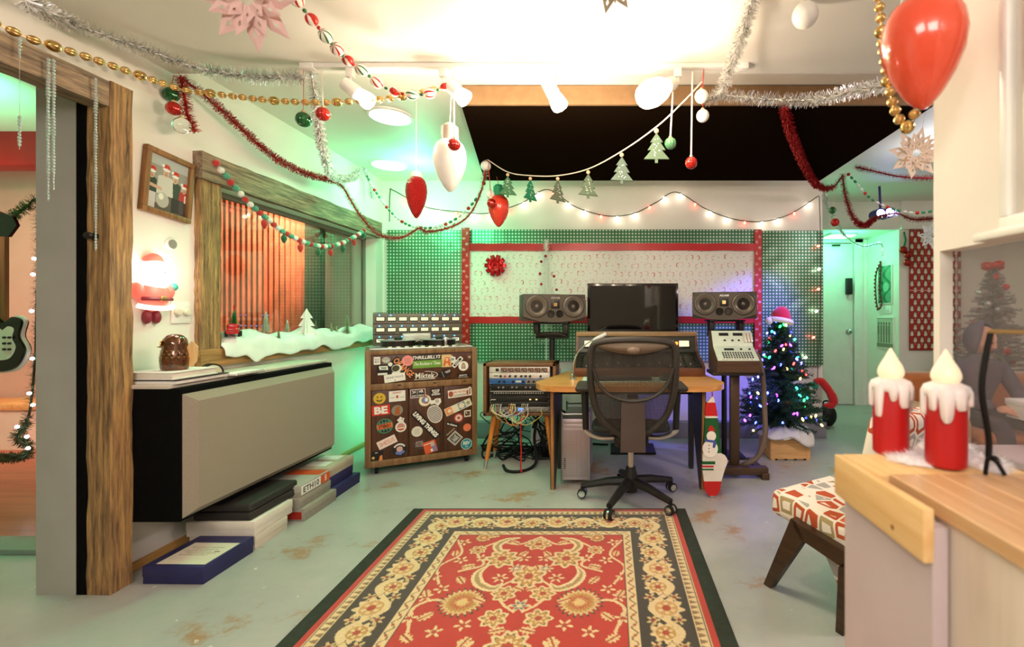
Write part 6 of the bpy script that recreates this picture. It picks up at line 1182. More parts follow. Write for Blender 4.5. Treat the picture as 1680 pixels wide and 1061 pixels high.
nt.links.new(ve.outputs['Distance'], r2.inputs[0]); mx = nt.nodes.new('ShaderNodeMix'); mx.data_type = 'RGBA'; mx.inputs[6].default_value = S4('efe6d8'); nt.links.new(r2.outputs[0], mx.inputs[0]); nt.links.new(r1.outputs[0], mx.inputs[7]); nt.links.new(mx.outputs[2], b.inputs['Base Color'])
# origin at the near (back) foot; local +y runs forward along the side, local +x to the far side of the chair
lc_ = T('lounge_chair', 'low lounge chair in orange and grey hexagon print with dark angled wood legs', 'chair', (0.90, 1.80, 0), math.atan2(0.17, 0.31))
dw_ = wood('dark_walnut', '2a1c12', '4a3320', 'Y', 0.35, 3, 0.05)
def leg_frame(x):
    for nm, pl in (('front_leg', [(0.375, 0.0), (0.335, 0.0), (0.155, 0.30), (0.20, 0.355), (0.225, 0.355)]), ('side_rail', [(0.225, 0.357), (0.175, 0.29), (-0.02, 0.262), (-0.06, 0.325)]), ('back_leg', [(-0.058, 0.324), (0.0, 0.258), (0.012, 0.0), (-0.018, 0.0)])): MB().prism(pl, x - 0.018, x + 0.018, M=YZ).build(nm, dw_, lc_)
leg_frame(0.0); leg_frame(0.56)
MB().rbox((0.022, -0.06, 0.290), (0.54, 0.40, 0.405), 0.03, 3, M=Matrix.Rotation(math.radians(4), 4, 'X')).build('seat_cushion', fab, lc_)
MB().prism([(0.0, 0.05), (0.17, 0.32), (0.10, 0.36), (-0.06, 0.36), (-0.07, 0.05)], 0.06, 0.52, M=YZ).build('under_panel', fab, lc_)
MB().rbox((0.0, -0.07, 0.0), (0.57, 0.02, 0.50), 0.035, 3, M=Matrix.Translation((0, -0.02, 0.38)) @ Matrix.Rotation(math.radians(12), 4, 'X')).build('back_cushion', fab, lc_)
# ================================================================== lounge seen through the glass
so2 = T('orange_sofa', 'rust orange sofa in the lounge seen through the glass screen', 'sofa', (3.30, 3.60, 0)); sofam = mat('rust_velvet', 'a8622c', 0.85, sheen=0.5, var=0.12)
MB().rbox((-0.85, -0.42, 0.12), (0.85, 0.40, 0.32), 0.05, 3).build('base', sofam, so2); MB().rbox((-0.85, 0.25, 0.3), (0.85, 0.48, 0.74), 0.06, 3).build('back', sofam, so2)
for sx in (-1, 1): MB().rbox((sx * 0.88 - 0.1, -0.42, 0.12), (sx * 0.88 + 0.1, 0.46, 0.54), 0.07, 3).build('arm', mat('tan_velvet', 'b99a78', 0.85), so2)
for k in range(2): MB().rbox((-0.74 + k * 0.75, -0.40, 0.30), (-0.01 + k * 0.75, 0.26, 0.41), 0.05, 3).build('seat_cushion', sofam, so2)
for (x, y) in ((-0.78, -0.34), (0.78, -0.34), (-0.78, 0.34), (0.78, 0.34)): MB().tube([(x, y, 0.13), (x, y, 0)], 0.022, 8).build('leg', dw_, so2)
# seated person in a grey hooded top
pe = T('person', 'person in a grey hooded top seated on the sofa holding a white box', 'person', (2.85, 3.62, 0.37))
def skin_body(name, joints, edges, mt, parent, sub=2, root=0):
    me = bpy.data.meshes.new(name); me.from_pydata([j[:3] for j in joints], edges, []); o = bpy.data.objects.new(name, me); COL.objects.link(o); o.parent = parent
    md = o.modifiers.new('skin', 'SKIN'); md.use_smooth_shade = True
    for i, j in enumerate(joints): me.skin_vertices[0].data[i].radius = (j[3], j[4] if len(j) > 4 else j[3]); me.skin_vertices[0].data[i].use_root = (i == root)
    s = o.modifiers.new('sub', 'SUBSURF'); s.levels = sub; s.render_levels = sub; me.materials.append(mt); return o
top = mat('grey_hoodie', '4a4856', 0.9, var=0.12, scale=20); jean = mat('dark_jeans', '2a2c38', 0.9); skin = mat('skin', 'c99474', 0.5, sub=0.1)
J = [(0, 0.05, 0.06, 0.15, 0.12), (0, 0.04, 0.25, 0.15, 0.11), (0, -0.01, 0.42, 0.17, 0.11), (0, -0.03, 0.52, 0.07, 0.07), (0, -0.06, 0.60, 0.062, 0.07),
     (-0.19, -0.02, 0.45, 0.07), (-0.25, -0.13, 0.24, 0.055), (-0.10, -0.32, 0.20, 0.042), (0.19, -0.02, 0.45, 0.07), (0.25, -0.13, 0.24, 0.055), (0.10, -0.32, 0.20, 0.042)]
skin_body('torso_and_arms', J, [(0, 1), (1, 2), (2, 3), (3, 4), (2, 5), (5, 6), (6, 7), (2, 8), (8, 9), (9, 10)], top, pe)
J = [(0, 0.04, 0.06, 0.14, 0.11), (-0.10, -0.02, 0.06, 0.085), (-0.12, -0.42, 0.08, 0.065), (-0.12, -0.46, -0.25, 0.05), (-0.12, -0.47, -0.43, 0.045), (-0.12, -0.60, -0.455, 0.04), (0.10, -0.02, 0.06, 0.085), (0.12, -0.42, 0.08, 0.065), (0.12, -0.46, -0.25, 0.05), (0.12, -0.47, -0.43, 0.045), (0.12, -0.60, -0.455, 0.04)]
skin_body('trousers', J, [(0, 1), (1, 2), (2, 3), (3, 4), (4, 5), (0, 6), (6, 7), (7, 8), (8, 9), (9, 10)], jean, pe)
hd = MB().sph((0, 0, 0), (0.072, 0.092, 0.110), 24, 18); hd.v = [(x * (0.82 if z < -0.04 else 1), y * (0.95 if z < -0.05 else 1), z) for x, y, z in hd.v]
hdo = hd.build('head', skin, pe, (0.0, -0.075, 0.665), (math.radians(14), 0, math.radians(25)))
MB().sph((0, 0.012, 0.02), (0.092, 0.10, 0.125), 22, 16).build('hood', top, hdo, ang=80) if False else None
hv = []; N = 20; K = 12
for k in range(K + 1):
    for i in range(N + 1):
        th = math.pi * k / K * 0.9; ph = -0.15 * math.pi + 1.3 * math.pi * i / N; hv.append((0.096 * math.sin(th) * math.cos(ph), 0.018 + 0.11 * math.sin(th) * math.sin(ph), 0.01 + 0.135 * math.cos(th)))
ho = MB().add(hv, [(k * (N + 1) + i, (k + 1) * (N + 1) + i, (k + 1) * (N + 1) + i + 1, k * (N + 1) + i + 1) for k in range(K) for i in range(N)]).build('hood', top, hdo, ang=80); ho.modifiers.new('thick', 'SOLIDIFY').thickness = 0.012
for s in (-1, 1): MB().sph((s * 0.028, -0.083, 0.005), (0.011, 0.007, 0.007), 10, 8).build('eye', mat('eye_dark', '241a16', 0.3), hdo)
MB().lathe([(0.014, -0.022), (0.010, 0.0), (0.005, 0.018)], 10, M=Matrix.Translation((0, -0.094, -0.012))).build('nose', skin, hdo); MB().tube([(-0.022, -0.084, -0.052), (0, -0.091, -0.050), (0.022, -0.084, -0.052)], 0.005, 6).build('mouth', mat('lips', 'a05a4a', 0.5), hdo)
for s in (-1, 1):
    hn = MB().sph((0, 0, 0), (0.036, 0.045, 0.018), 14, 10).build('hand', skin, pe, (s * 0.085, -0.375, 0.195), (0, s * 0.6, s * -0.4))
    for f, (dx, L) in enumerate(((-0.024, 0.055), (-0.008, 0.065), (0.008, 0.062), (0.024, 0.050))): MB().tube([(dx, -0.035, 0), (dx, -0.035 - L * 0.5, -0.006), (dx * 0.9, -0.035 - L, -0.024)], [0.0085, 0.008, 0.006], 8).build('finger', skin, hn)
    MB().tube([(-s * 0.030, -0.005, 0), (-s * 0.050, -0.030, 0.006), (-s * 0.048, -0.055, 0.004)], [0.011, 0.009, 0.007], 8).build('thumb', skin, hn)
tb = T('white_gift_box', 'white box held on the lap of the seated person', 'box', (2.90, 3.20, 0.515)); MB().rbox((-0.11, -0.09, 0), (0.11, 0.06, 0.12), 0.005).build('body', white_m, tb); MB().rbox((-0.115, -0.095, 0.09), (0.115, 0.065, 0.13), 0.004).build('lid', white_m, tb)
rb = T('red_gift_box', 'red gift box on a small table in the lounge', 'box', (2.62, 2.70, 0.42)); MB().rbox((-0.07, -0.07, 0), (0.07, 0.07, 0.17), 0.005).build('body', red_m, rb); MB().rbox((-0.074, -0.012, 0), (0.074, 0.012, 0.173), 0.002).build('ribbon', gold_m, rb)
lt = T('low_table', 'low pale table in front of the orange sofa', 'table', (2.75, 2.65, 0)); MB().rbox((-0.5, -0.25, 0.38), (0.5, 0.25, 0.42), 0.01).build('top', lil, lt)
for (x, y) in ((-0.45, -0.2), (0.45, -0.2), (-0.45, 0.2), (0.45, 0.2)): MB().tube([(x, y, 0.38), (x, y, 0)], 0.018, 8).build('leg', dw_, lt)
lx = T('flocked_christmas_tree', 'flocked pale Christmas tree with a red topper in the lounge behind the sofa', 'Christmas tree', (3.66, 4.42, 0)); tp2 = fir(lx, 1.66, 0.50, 8, 340, mat('flocked_needles', '8d8a84', 0.8, var=0.4, scale=25), 0.25)
MB().lathe([(0.12, 0), (0.13, 0.02), (0.10, 0.2), (0, 0.2)], 16).build('pot', darkbrown_m, lx); q = MB()
for k in range(6): q.sph((0.05 * math.cos(k), 0.05 * math.sin(k), 1.68 + 0.015 * (k % 3)), (0.05, 0.05, 0.03), 10, 8)
q.build('red_bow_topper', rib_m, lx)
bl = MB().sph((0, 0, 0), 0.03, 12, 8).build('b', silver_m); blm = bl.data; bpy.data.objects.remove(bl); br = MB().sph((0, 0, 0), 0.03, 12, 8).build('b', red_m); brm = br.data; bpy.data.objects.remove(br)
for k in range(0, 340, 9): link('bauble', blm if k % 2 else brm, lx, tp2[k])
# ================================================================== track lighting
tr = T('lighting_track', 'white ceiling track with lamp heads across the front of the studio', 'lighting track', (-0.4, 2.345, 2.50))
MB().rbox((-1.15, -0.017, -0.024), (1.08, 0.017, 0), 0.003).build('rail', white_m, tr)
for x in (-1.14, 1.05): MB().rbox((x - 0.02, -0.02, -0.03), (x + 0.05, 0.02, 0), 0.004).build('end_cap', white_m, tr)
bulb_m = mat('lit_lamp_glass', 'fff4e0', 0.3, emit='ffe4bc', es=26)
for i, (mx_, sx_, sy_, tx_, ty_, Ys, Yt, e_, lab) in enumerate(((575, 562, 134, 612, 172, 2.33, 2.40, 5, 'white track lamp head at the left end behind the gold beads'), (727, 735, 138, 768, 166, 2.33, 2.36, 13, 'glowing track lamp head above the white bulb ornament'), (915, 896, 132, 922, 180, 2.33, 2.36, 14, 'glowing track lamp head in the middle of the track'), (1112, 1104, 136, 1076, 150, 2.34, 2.18, 17, 'brightest track lamp head near the right end, facing the camera'))):
    a = P(mx_, 110, 2.345); a.z = 2.476; s0 = P(sx_, sy_, Ys); tip = P(tx_, ty_, Yt); d = (tip - s0).normalized()
    t = T('track_lamp', lab, 'spotlight', a, 0, 'track lamps'); MB().rbox((-0.018, -0.016, -0.045), (0.018, 0.016, 0.0), 0.003).build('adapter', white_m, t)
    q = [Vector((0, 0, -0.04)), Vector((0, 0, -0.07)), s0 + d * 0.03 - a]; MB().tube(q, 0.007, 8).build('arm', white_m, t)
    L = (tip - s0).length; f0 = s0 - a; MB().tube([f0, f0 + d * 0.01, f0 + d * (L * 0.45)], [0.028, 0.033, 0.036], 20).build('lamp_holder', white_m, t)
    prof = [(0.45, 0.030), (0.6, 0.036), (0.8, 0.043), (0.92, 0.042), (0.99, 0.030), (1.02, 0.012)] if i != 3 else [(0.45, 0.036), (0.8, 0.055), (1.2, 0.062), (1.5, 0.055), (1.7, 0.03), (1.75, 0.01)]
    MB().tube([f0 + d * (L * k) for k, r_ in prof], [r_ for k, r_ in prof], 20).build('bulb', bulb_m if i else mat('dim_lamp_glass', 'fff4e0', 0.3, emit='ffe9cc', es=3), t)
    lp = s0 + d * (L * prof[-1][0] + 0.05) + Vector((0, 0, -0.07)); lamp('track_lamp_light', 'POINT', lp, e_, WARM, 0.04)
# ================================================================== tinsel, beads and baubles
def tinsel(name, lab, pts, wid, mats, den=700, seed=1, cat='garland', core=0.006, group=None, sw=0.0022):
    r = random.Random(seed); o0 = Vector(pts[0]); q = MB(); L = sum((b - a).length for a, b in zip(pts, pts[1:])); n = max(20, int(L * den))
    q.tube([p - o0 for p in pts], core, 6, 0)
    for p, t in walk(pts, L / n):
        e = Vector((r.uniform(-1, 1), r.uniform(-1, 1), r.uniform(-1, 1))); e = (e - t * e.dot(t) * 0.7).normalized(); s = e.cross(t).normalized() * sw; ln = wid * r.uniform(0.6, 1.05); c = p - o0; mi = r.randrange(len(mats)); q.add([c - s, c + s, c + e * ln + s * 0.8, c + e * ln - s * 0.8], [(0, 1, 2, 3)], mi)
    return tag(q.build(name, mats, None, o0, smooth=False), lab, cat, group)
sil = [mat('silver_foil', 'dcdad6', 0.25, 0.9), mat('silver_foil_soft', 'efece8', 0.5, 0.2)]; red_f = [mat('red_tinsel_foil', 'b8231c', 0.3, 0.6), mat('red_tinsel_soft', 'c43a2a', 0.5, 0.1)]; redsil = red_f + [mat('silver_foil', 'dcdad6', 0.25, 0.9)]; drk = [mat('dark_red_foil', '8a1418', 0.35, 0.5), mat('dark_red_soft', 'a01c1c', 0.5, 0.1)]
tinsel('silver_tinsel', 'thick silver tinsel along the upper left wall edge to the track', pix([(40, 0, 1.70), (110, 35, 1.90), (190, 64, 2.02), (250, 85, 2.12), (320, 110, 2.24), (400, 124, 2.30), (500, 128, 2.34)]), 0.042, sil, 2600, 1, group='silver tinsel garlands')
tinsel('silver_tinsel', 'thin silver tinsel falling from the track to the far left corner', pix([(510, 112, 2.36), (518, 170, 2.5), (528, 235, 2.8), (545, 288, 3.3), (575, 292, 3.8), (597, 280, 4.2), (606, 300, 4.3), (610, 325, 4.3)]), 0.036, sil, 1600, 2, group='silver tinsel garlands')
tinsel('silver_tinsel', 'silver tinsel dropping from the top of the picture to the right end of the track', pix([(1240, -15, 1.80), (1222, 40, 1.92), (1200, 105, 2.15), (1185, 145, 2.28), (1160, 165, 2.34)]), 0.038, sil, 2200, 3, group='silver tinsel garlands')
tinsel('silver_tinsel', 'silver tinsel swagged in front of the black cloud towards the gold beads', pix([(1165, 160, 2.35), (1200, 158, 2.30), (1260, 163, 2.22), (1330, 164, 2.12), (1400, 150, 1.95), (1462, 138, 1.78)]), 0.038, sil, 2200, 4, group='silver tinsel garlands')
tinsel('silver_tinsel', 'thin silver tinsel swag high in the green alcove', pix([(1352, 318, 4.68), (1362, 345, 5.0), (1385, 385, 5.45), (1415, 404, 5.55), (1445, 400, 5.55), (1448, 420, 5.56)]), 0.030, sil, 800, 5, group='silver tinsel garlands')
YL = lambda px, x=-2.24: -x * F / (CX - px)
tinsel('red_tinsel', 'red tinsel swagged along the left wall above the window to the far cloud corner', pix([(298, 128, 2.42), (352, 170, 2.58), (400, 215, 2.80), (450, 258, 3.05), (500, 284, 3.35), (545, 296, 3.62), (563, 308, 3.66), (590, 352, 3.70), (622, 385, 3.72), (660, 389, 3.72), (688, 374, 3.72), (700, 380, 3.72), (740, 372, 3.72), (770, 352, 3.72), (790, 312, 3.72), (798, 268, 3.72)]), 0.034, redsil, 1600, 6, group='red tinsel garlands')
tinsel('red_tinsel', 'short red tinsel tail hanging on the wall beside the bauble cluster', pix([(296, 126, 2.42), (303, 160, 2.42), (308, 190, 2.42), (320, 216, 2.42)]), 0.034, red_f, 1600, 7, group='red tinsel garlands')
tinsel('red_tinsel', 'dark red tinsel hanging over the black cloud on the right', pix([(1286, 172, 2.74), (1298, 218, 3.1), (1318, 268, 3.7), (1340, 303, 4.2), (1365, 308, 4.3), (1383, 288, 4.25)]), 0.042, drk, 1800, 8, group='red tinsel garlands')
tinsel('red_tinsel', 'dark red tinsel swag from the cloud corner past the blue spotlight', pix([(1382, 286, 4.3), (1388, 325, 4.4), (1402, 360, 4.5), (1420, 370, 4.6), (1436, 358, 4.7), (1470, 350, 4.7), (1500, 360, 4.6), (1545, 357, 4.4)]), 0.040, drk, 1500, 9, group='red tinsel garlands')
tinsel('red_tinsel', 'dark red tinsel strung across the ceiling behind the paper star', pix([(1404, 274, 4.2), (1435, 281, 4.1), (1480, 290, 4.0), (1545, 293, 3.8)]), 0.038, drk, 1500, 10, group='red tinsel garlands')
gt_m = [mat('dark_green_tinsel', '3a4a30', 0.5, 0.2), mat('olive_tinsel', '5a5a38', 0.5, 0.2)]
gpth = pix([(-10, 372, 3.3), (20, 356, 3.25), (45, 338, 3.2), (60, 332, 3.2), (62, 420, 3.2), (60, 500, 3.2), (58, 580, 3.2), (52, 650, 3.2), (45, 690, 3.2), (28, 718, 3.25), (48, 732, 3.2), (40, 748, 3.2), (-10, 752, 3.3)])
tinsel('lit_tinsel_garland', 'dark green tinsel garland with white lights hanging past the doorway', gpth, 0.045, gt_m, 900, 11)
wl = mat('white_fairy_bulb', 'ffffff', 0.3, emit='f0f4ff', es=30); o = MB().sph((0, 0, 0), 0.011, 8, 6).build('b', wl); wlm = o.data; bpy.data.objects.remove(o)
gl_o = bpy.data.objects['lit_tinsel_garland']
for (px, py) in ((56, 424), (54, 450), (52, 510), (53, 588), (48, 645), (54, 664), (28, 700), (44, 716), (46, 735)): link('light_bulb', wlm, gl_o, P(px, py, 3.14) - gl_o.location)
# ---- bead garlands
def meshof(mb, m_, ang=35):
    o = mb.build('b', m_, ang=ang); me = o.data; bpy.data.objects.remove(o); return me
def ribbed(r, n=12, amp=0.08, sz=1.0, nu=48, nv=16):
    q = MB(); vs = []
    for i in range(nv + 1):
        t = math.pi * i / nv
        for j in range(nu):
            g = 2 * math.pi * j / nu; k = r * (1 - amp * (0.5 - 0.5 * math.cos(n * g)) * math.sin(t)); vs.append((k * math.sin(t) * math.cos(g), k * math.sin(t) * math.sin(g), -k * math.cos(t) * sz))
    return q.add(vs, [(i * nu + j, i * nu + (j + 1) % nu, (i + 1) * nu + (j + 1) % nu, (i + 1) * nu + j) for i in range(nv) for j in range(nu)])
def striped(r, cols, n=6, sz=1.0):
    q = MB(); nu, nv = n * 6, 14; vs = []
    for i in range(nv + 1):
        t = math.pi * i / nv
        for j in range(nu):
            g = 2 * math.pi * j / nu + 0.9 * i / nv; vs.append((r * math.sin(t) * math.cos(g), r * math.sin(t) * math.sin(g), -r * math.cos(t) * sz))
    for i in range(nv):
        for j in range(nu): q.f.append((i * nu + j, i * nu + (j + 1) % nu, (i + 1) * nu + (j + 1) % nu, (i + 1) * nu + j)); q.m.append(1 if (j % 6) < 2 else 0)
    q.v = vs; return meshof(q, cols)
def beads(name, lab, pts, seq, gap, wire_m, wire_r=0.0015, group=None, part='bead'):
    """seq: cycle of (mesh, length); every bead its own part"""
    o0 = Vector(pts[0]); t = T(name, lab, 'garland', o0, 0, group); MB().tube([p - o0 for p in pts], wire_r, 5).build('string', wire_m, t)
    st_ = walk(pts, 0.004); pos = 0.0; k = 0
    while True:
        me, L, nm = seq[k % len(seq)]; i = int((pos + L / 2) / 0.004)
        if i >= len(st_): break
        p, tg_ = st_[i]; link(nm, me, t, p - o0, tg_.to_track_quat('Z', 'X').to_euler()); pos += L + gap; k += 1
    return t
gb = meshof(ribbed(0.0165, 14, 0.10, 1.25), gold_m); gB = meshof(ribbed(0.022, 8, 0.05, 1.25), mat('bright_gold', 'e8c078', 0.12, 1.0))
gold_pts = pix([(-25, 28, 1.66), (40, 60, 1.76), (95, 78, 1.86), (150, 96, 1.98), (230, 124, 2.18), (300, 147, 2.38), (345, 153, 2.40), (400, 160, 2.40), (460, 166, 2.39), (530, 168, 2.38), (600, 165, 2.37), (660, 158, 2.36), (735, 142, 2.345)])
beads('gold_bead_garland', 'garland of ribbed gold beads strung from above the doorway to the track', gold_pts, [(gb, 0.042, 'bead')] * 3 + [(gB, 0.056, 'large_bead')] + [(gb, 0.042, 'bead')] * 2, 0.012, gold_m, group='gold bead garlands')
g2 = meshof(ribbed(0.0125, 10, 0.10, 0.95), gold_m); g2B = meshof(ribbed(0.0165, 8, 0.05, 0.95), mat('bright_gold', 'e8c078', 0.12, 1.0))
beads('gold_bead_garland', 'garland of gold beads hanging beside the large red bulb ornament', pix([(1438, -30, 1.22), (1444, 20, 1.22), (1446, 60, 1.22), (1451, 100, 1.20), (1460, 150, 1.18), (1468, 180, 1.16), (1484, 208, 1.14), (1499, 200, 1.13), (1500, 178, 1.13)]), [(g2, 0.026, 'bead')] * 4 + [(g2B, 0.034, 'large_bead')], 0.003, gold_m, group='gold bead garlands')
cw_ = mat('peppermint_white', 'efe6da', 0.25); cr2 = mat('peppermint_red', 'b8281e', 0.2); cg2 = mat('peppermint_green', '2a6a3a', 0.25)
s1 = striped(0.026, [cw_, cr2], 6, 1.15); s2 = striped(0.026, [cw_, cg2], 6, 1.15); s3 = striped(0.024, [cr2, cw_], 3, 1.0); gcap = meshof(MB().sph((0, 0, 0), 0.008, 8, 6), cg2); rcap = meshof(MB().sph((0, 0, 0), 0.008, 8, 6), cr2)
beads('peppermint_garland', 'garland of red, green and white striped peppermint baubles running up from the track', pix([(470, -25, 1.72), (500, 18, 1.80), (520, 42, 1.86), (545, 72, 1.96), (570, 98, 2.08), (600, 120, 2.18), (628, 142, 2.25), (660, 154, 2.28), (700, 154, 2.30), (735, 140, 2.33)]), [(gcap, 0.016, 'green_bead'), (s1, 0.058, 'striped_bauble'), (gcap, 0.016, 'green_bead'), (s3, 0.048, 'red_bauble'), (rcap, 0.016, 'red_bead'), (s2, 0.058, 'striped_bauble')], 0.006, cw_)
sr_ = meshof(MB().sph((0, 0, 0), 0.016, 10, 8), cr2); sg_ = meshof(MB().sph((0, 0, 0), (0.012, 0.012, 0.018), 10, 8), mat('green_glass_bead', '3a8a5a', 0.15, trans=0.3)); sw_ = meshof(MB().sph((0, 0, 0), (0.012, 0.012, 0.018), 10, 8), mat('clear_bead', 'e8e0d8', 0.15, trans=0.3))
small_seq = [(sr_, 0.032, 'red_bead'), (sg_, 0.036, 'green_bead'), (sg_, 0.036, 'green_bead'), (sw_, 0.036, 'clear_bead'), (sw_, 0.036, 'clear_bead')]
beads('small_bead_garland', 'string of small red, green and clear beads above the far left panel', pix([(598, 282, 4.3), (615, 312, 4.2), (640, 346, 4.1), (668, 368, 4.0), (700, 374, 3.9), (735, 366, 3.85), (765, 345, 3.8), (790, 312, 3.76), (797, 280, 3.74)]), small_seq, 0.014, cw_, group='small bead strings')
beads('small_bead_garland', 'string of small red and green beads swagged behind the paper star on the right', pix([(1390, 284, 4.3), (1405, 300, 4.3), (1428, 325, 4.25), (1460, 341, 4.2), (1500, 349, 4.1), (1545, 344, 4.0)]), small_seq, 0.012, cw_, group='small bead strings')
# ---- pompom garland along the window
pm_ = {}
for nm, c in (('red', 'c42a20'), ('white', 'ece6dc'), ('green', '4fa080'), ('dark_green', '1f5a38')):
    q = MB().sph((0, 0, 0), 0.019, 14, 10); r = random.Random(3); q.v = [(x * (1 + r.uniform(-.06, .06)), y * (1 + r.uniform(-.06, .06)), z * (1 + r.uniform(-.06, .06))) for x, y, z in q.v]; pm_[nm] = meshof(q, mat('pompom_' + nm, c, 0.95, sheen=0.5, bump=0.6, bscale=200))
pz = [(352, 263), (362, 279), (371, 288), (378, 298), (396, 319), (408, 333), (424, 347), (441, 361), (459, 376), (483, 390), (511, 401), (539, 404), (562, 398), (582, 388), (600, 376)]
pp = spline([P(a, b, YL(a)) for a, b in pz], 10); pg = beads('pompom_garland', 'red, white and green felt pompom garland swagged across the studio window', pp, [(pm_[k], 0.038, k + '_pompom') for k in ('red', 'white', 'green', 'red', 'green', 'white')], 0.006, cw_)
for k, (px, py) in enumerate(((434, 367), (466, 391), (493, 406), (522, 414), (543, 414), (563, 408), (581, 397), (597, 386))):
    c = P(px, py, YL(px)) - pg.location; nm = ('red', 'dark_green')[k % 2]; MB().lathe([(0.0, -0.036), (0.010, -0.026), (0.019, -0.006), (0.019, 0.008), (0.011, 0.022), (0.008, 0.024), (0.008, 0.034), (0, 0.035)], 16).build('felt_bulb', mat('pompom_' + nm, 'c42a20', 0.95), pg, c)
# ---- tree bunting
tb_pts = [(800, 262, 3.70), (833, 282, 3.55), (870, 288, 3.40), (915, 288, 3.25), (965, 277, 3.05), (1020, 248, 2.75), (1077, 208, 2.48), (1120, 168, 2.38), (1152, 134, 2.345)]
bp_ = pix(tb_pts, 8); bt_ = T('felt_tree_bunting', 'cord of green felt fir trees with wooden beads across the black cloud', 'garland', bp_[0]); MB().tube([p - bp_[0] for p in bp_], 0.004, 6).build('cord', mat('cream_cord', 'e8d8c4', 0.8), bt_)
tp_ = [(-0.068, -0.14), (-0.028, -0.092), (-0.048, -0.092), (-0.020, -0.05), (-0.034, -0.05), (0, 0.0), (0.034, -0.05), (0.020, -0.05), (0.048, -0.092), (0.028, -0.092), (0.068, -0.14)]
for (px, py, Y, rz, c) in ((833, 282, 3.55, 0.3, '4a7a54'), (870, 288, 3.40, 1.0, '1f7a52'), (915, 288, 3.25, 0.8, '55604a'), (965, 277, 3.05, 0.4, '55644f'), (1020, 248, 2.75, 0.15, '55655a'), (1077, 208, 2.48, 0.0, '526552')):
    c0 = P(px, py, Y) - bp_[0]; MB().sph((0, 0, -0.022), 0.013, 12, 8).build('wooden_bead', mat('beech_bead', 'd8b48c', 0.5), bt_, c0); M0 = Matrix.Rotation(rz, 4, 'Z') @ Matrix.Translation((0, 0.006, -0.034)) @ XZ
    tr_ = MB().prism(tp_, 0, 0.012, 0, M0).prism([(-0.008, -0.16), (0.008, -0.16), (0.008, -0.14), (-0.008, -0.14)], 0.002, 0.010, 0, M0); rr_ = random.Random(px)
    for k in range(14):
        zz = rr_.uniform(-0.13, -0.03); xx = rr_.uniform(-0.7, 0.7) * 0.045 * (-zz / 0.14); tr_.prism([(xx + a, zz + b) for a, b in circ(0.0028, 6)], 0.012, 0.0135, 1, M0)
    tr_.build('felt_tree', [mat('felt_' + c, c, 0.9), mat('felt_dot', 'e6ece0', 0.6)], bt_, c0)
# ---- baubles
def cord(t, top, c, mt, r=0.0016): MB().tube([top - c, Vector((0, 0, 0.0))], r, 6).build('hanging_cord', mt, t)
red_b = mat('red_glass_bauble', 'b8241c', 0.15, 0.45, coat=0.5); grn_b = mat('green_glass_bauble', '1f6030', 0.15, 0.45, coat=0.5); wht_b = mat('white_glass_bauble', 'eee8e0', 0.3); gcap_m = mat('bauble_cap', 'd8c090', 0.3, 0.9); strm = mat('red_string', 'c0382c', 0.7); ribm = mat('striped_ribbon', 'e8d8cc', 0.6)
def bauble(lab, px, py, Y, r, mt, top, sm_=ribm, ribs=14, sr__=0.0016, cap=True, name='bauble'):
    c = P(px, py, Y); t = T(name, lab, 'bauble', c, 0, 'hanging baubles'); ribbed(r, ribs, 0.07).build('ball', mt, t, ang=60)
    if cap: MB().lathe([(r * 0.28, r * 0.95), (r * 0.28, r * 1.18), (0, r * 1.2)], 12).build('cap', gcap_m, t)
    if top is not None: MB().tube([P(*top) - c, Vector((0, 0, r * 1.1))], sr__, 6).build('hanging_cord', sm_, t)
    return t
bauble('green ribbed bauble on a string from the left end of the track', 498, 196, 2.345, 0.037, grn_b, (498, 112, 2.345), strm, 12); bauble('red ribbed bauble on a ribbon just left of the first lamp head', 530, 187, 2.345, 0.034, red_b, (528, 112, 2.345), ribm, 12, 0.003)
bauble('small red bauble in front of the white bulb ornament', 745, 237, 2.28, 0.031, red_b, (744, 118, 2.33), ribm, 12, 0.004); bauble('clear green bauble on a ribbon right of the pale felt tree', 1100, 235, 2.345, 0.030, mat('green_clear_bauble', '5a8a64', 0.1, 0.2, trans=0.3), (1104, 150, 2.345), ribm, 10, 0.004)
bauble('red ribbed bauble on a long ribbon in front of the black cloud', 1134, 267, 2.345, 0.031, red_b, (1136, 118, 2.345), ribm, 12, 0.004); bauble('plain white bauble below the right end of the track', 1153, 190, 2.345, 0.032, wht_b, (1155, 110, 2.345), strm, 0); bauble('pear shaped white bauble close under the right track end', 1151, 158, 2.32, 0.034, wht_b, (1155, 112, 2.345), strm, 0)
bauble('large white ball ornament hanging on a red string at the top right', 1321, 25, 1.86, 0.050, wht_b, (1323, -2, 1.86), strm, 0, cap=False); bauble('green ribbed bauble, top of the cluster beside the door post', 281, 155, 2.40, 0.036, grn_b, (286, 122, 2.41), strm, 8); bauble('red ribbed bauble in the cluster beside the door post', 285, 178, 2.36, 0.034, red_b, (286, 160, 2.40), strm, 8)
bauble('clear glass bauble at the bottom of the cluster beside the door post', 298, 206, 2.38, 0.040, glass_m, (292, 180, 2.40), strm, 0); bauble('small white bauble on the far cloud corner above the red bulb', 804, 319, 3.66, 0.036, wht_b, (800, 262, 3.70), strm, 0); bauble('small red bauble hanging in front of the red bulb ornament', 806, 333, 3.58, 0.036, red_b, (801, 262, 3.70), strm, 8)
bauble('white bauble with red top at the start of the felt tree cord', 797, 272, 3.72, 0.040, wht_b, (797, 258, 3.72), strm, 0); bauble('small green bauble hanging by the far wall end', 1366, 345, 4.62, 0.036, grn_b, (1371, 295, 4.4), ribm, 8); bauble('small red bauble hanging below the green one by the far wall end', 1370, 365, 4.62, 0.042, red_b, (1371, 300, 4.4), ribm, 8)
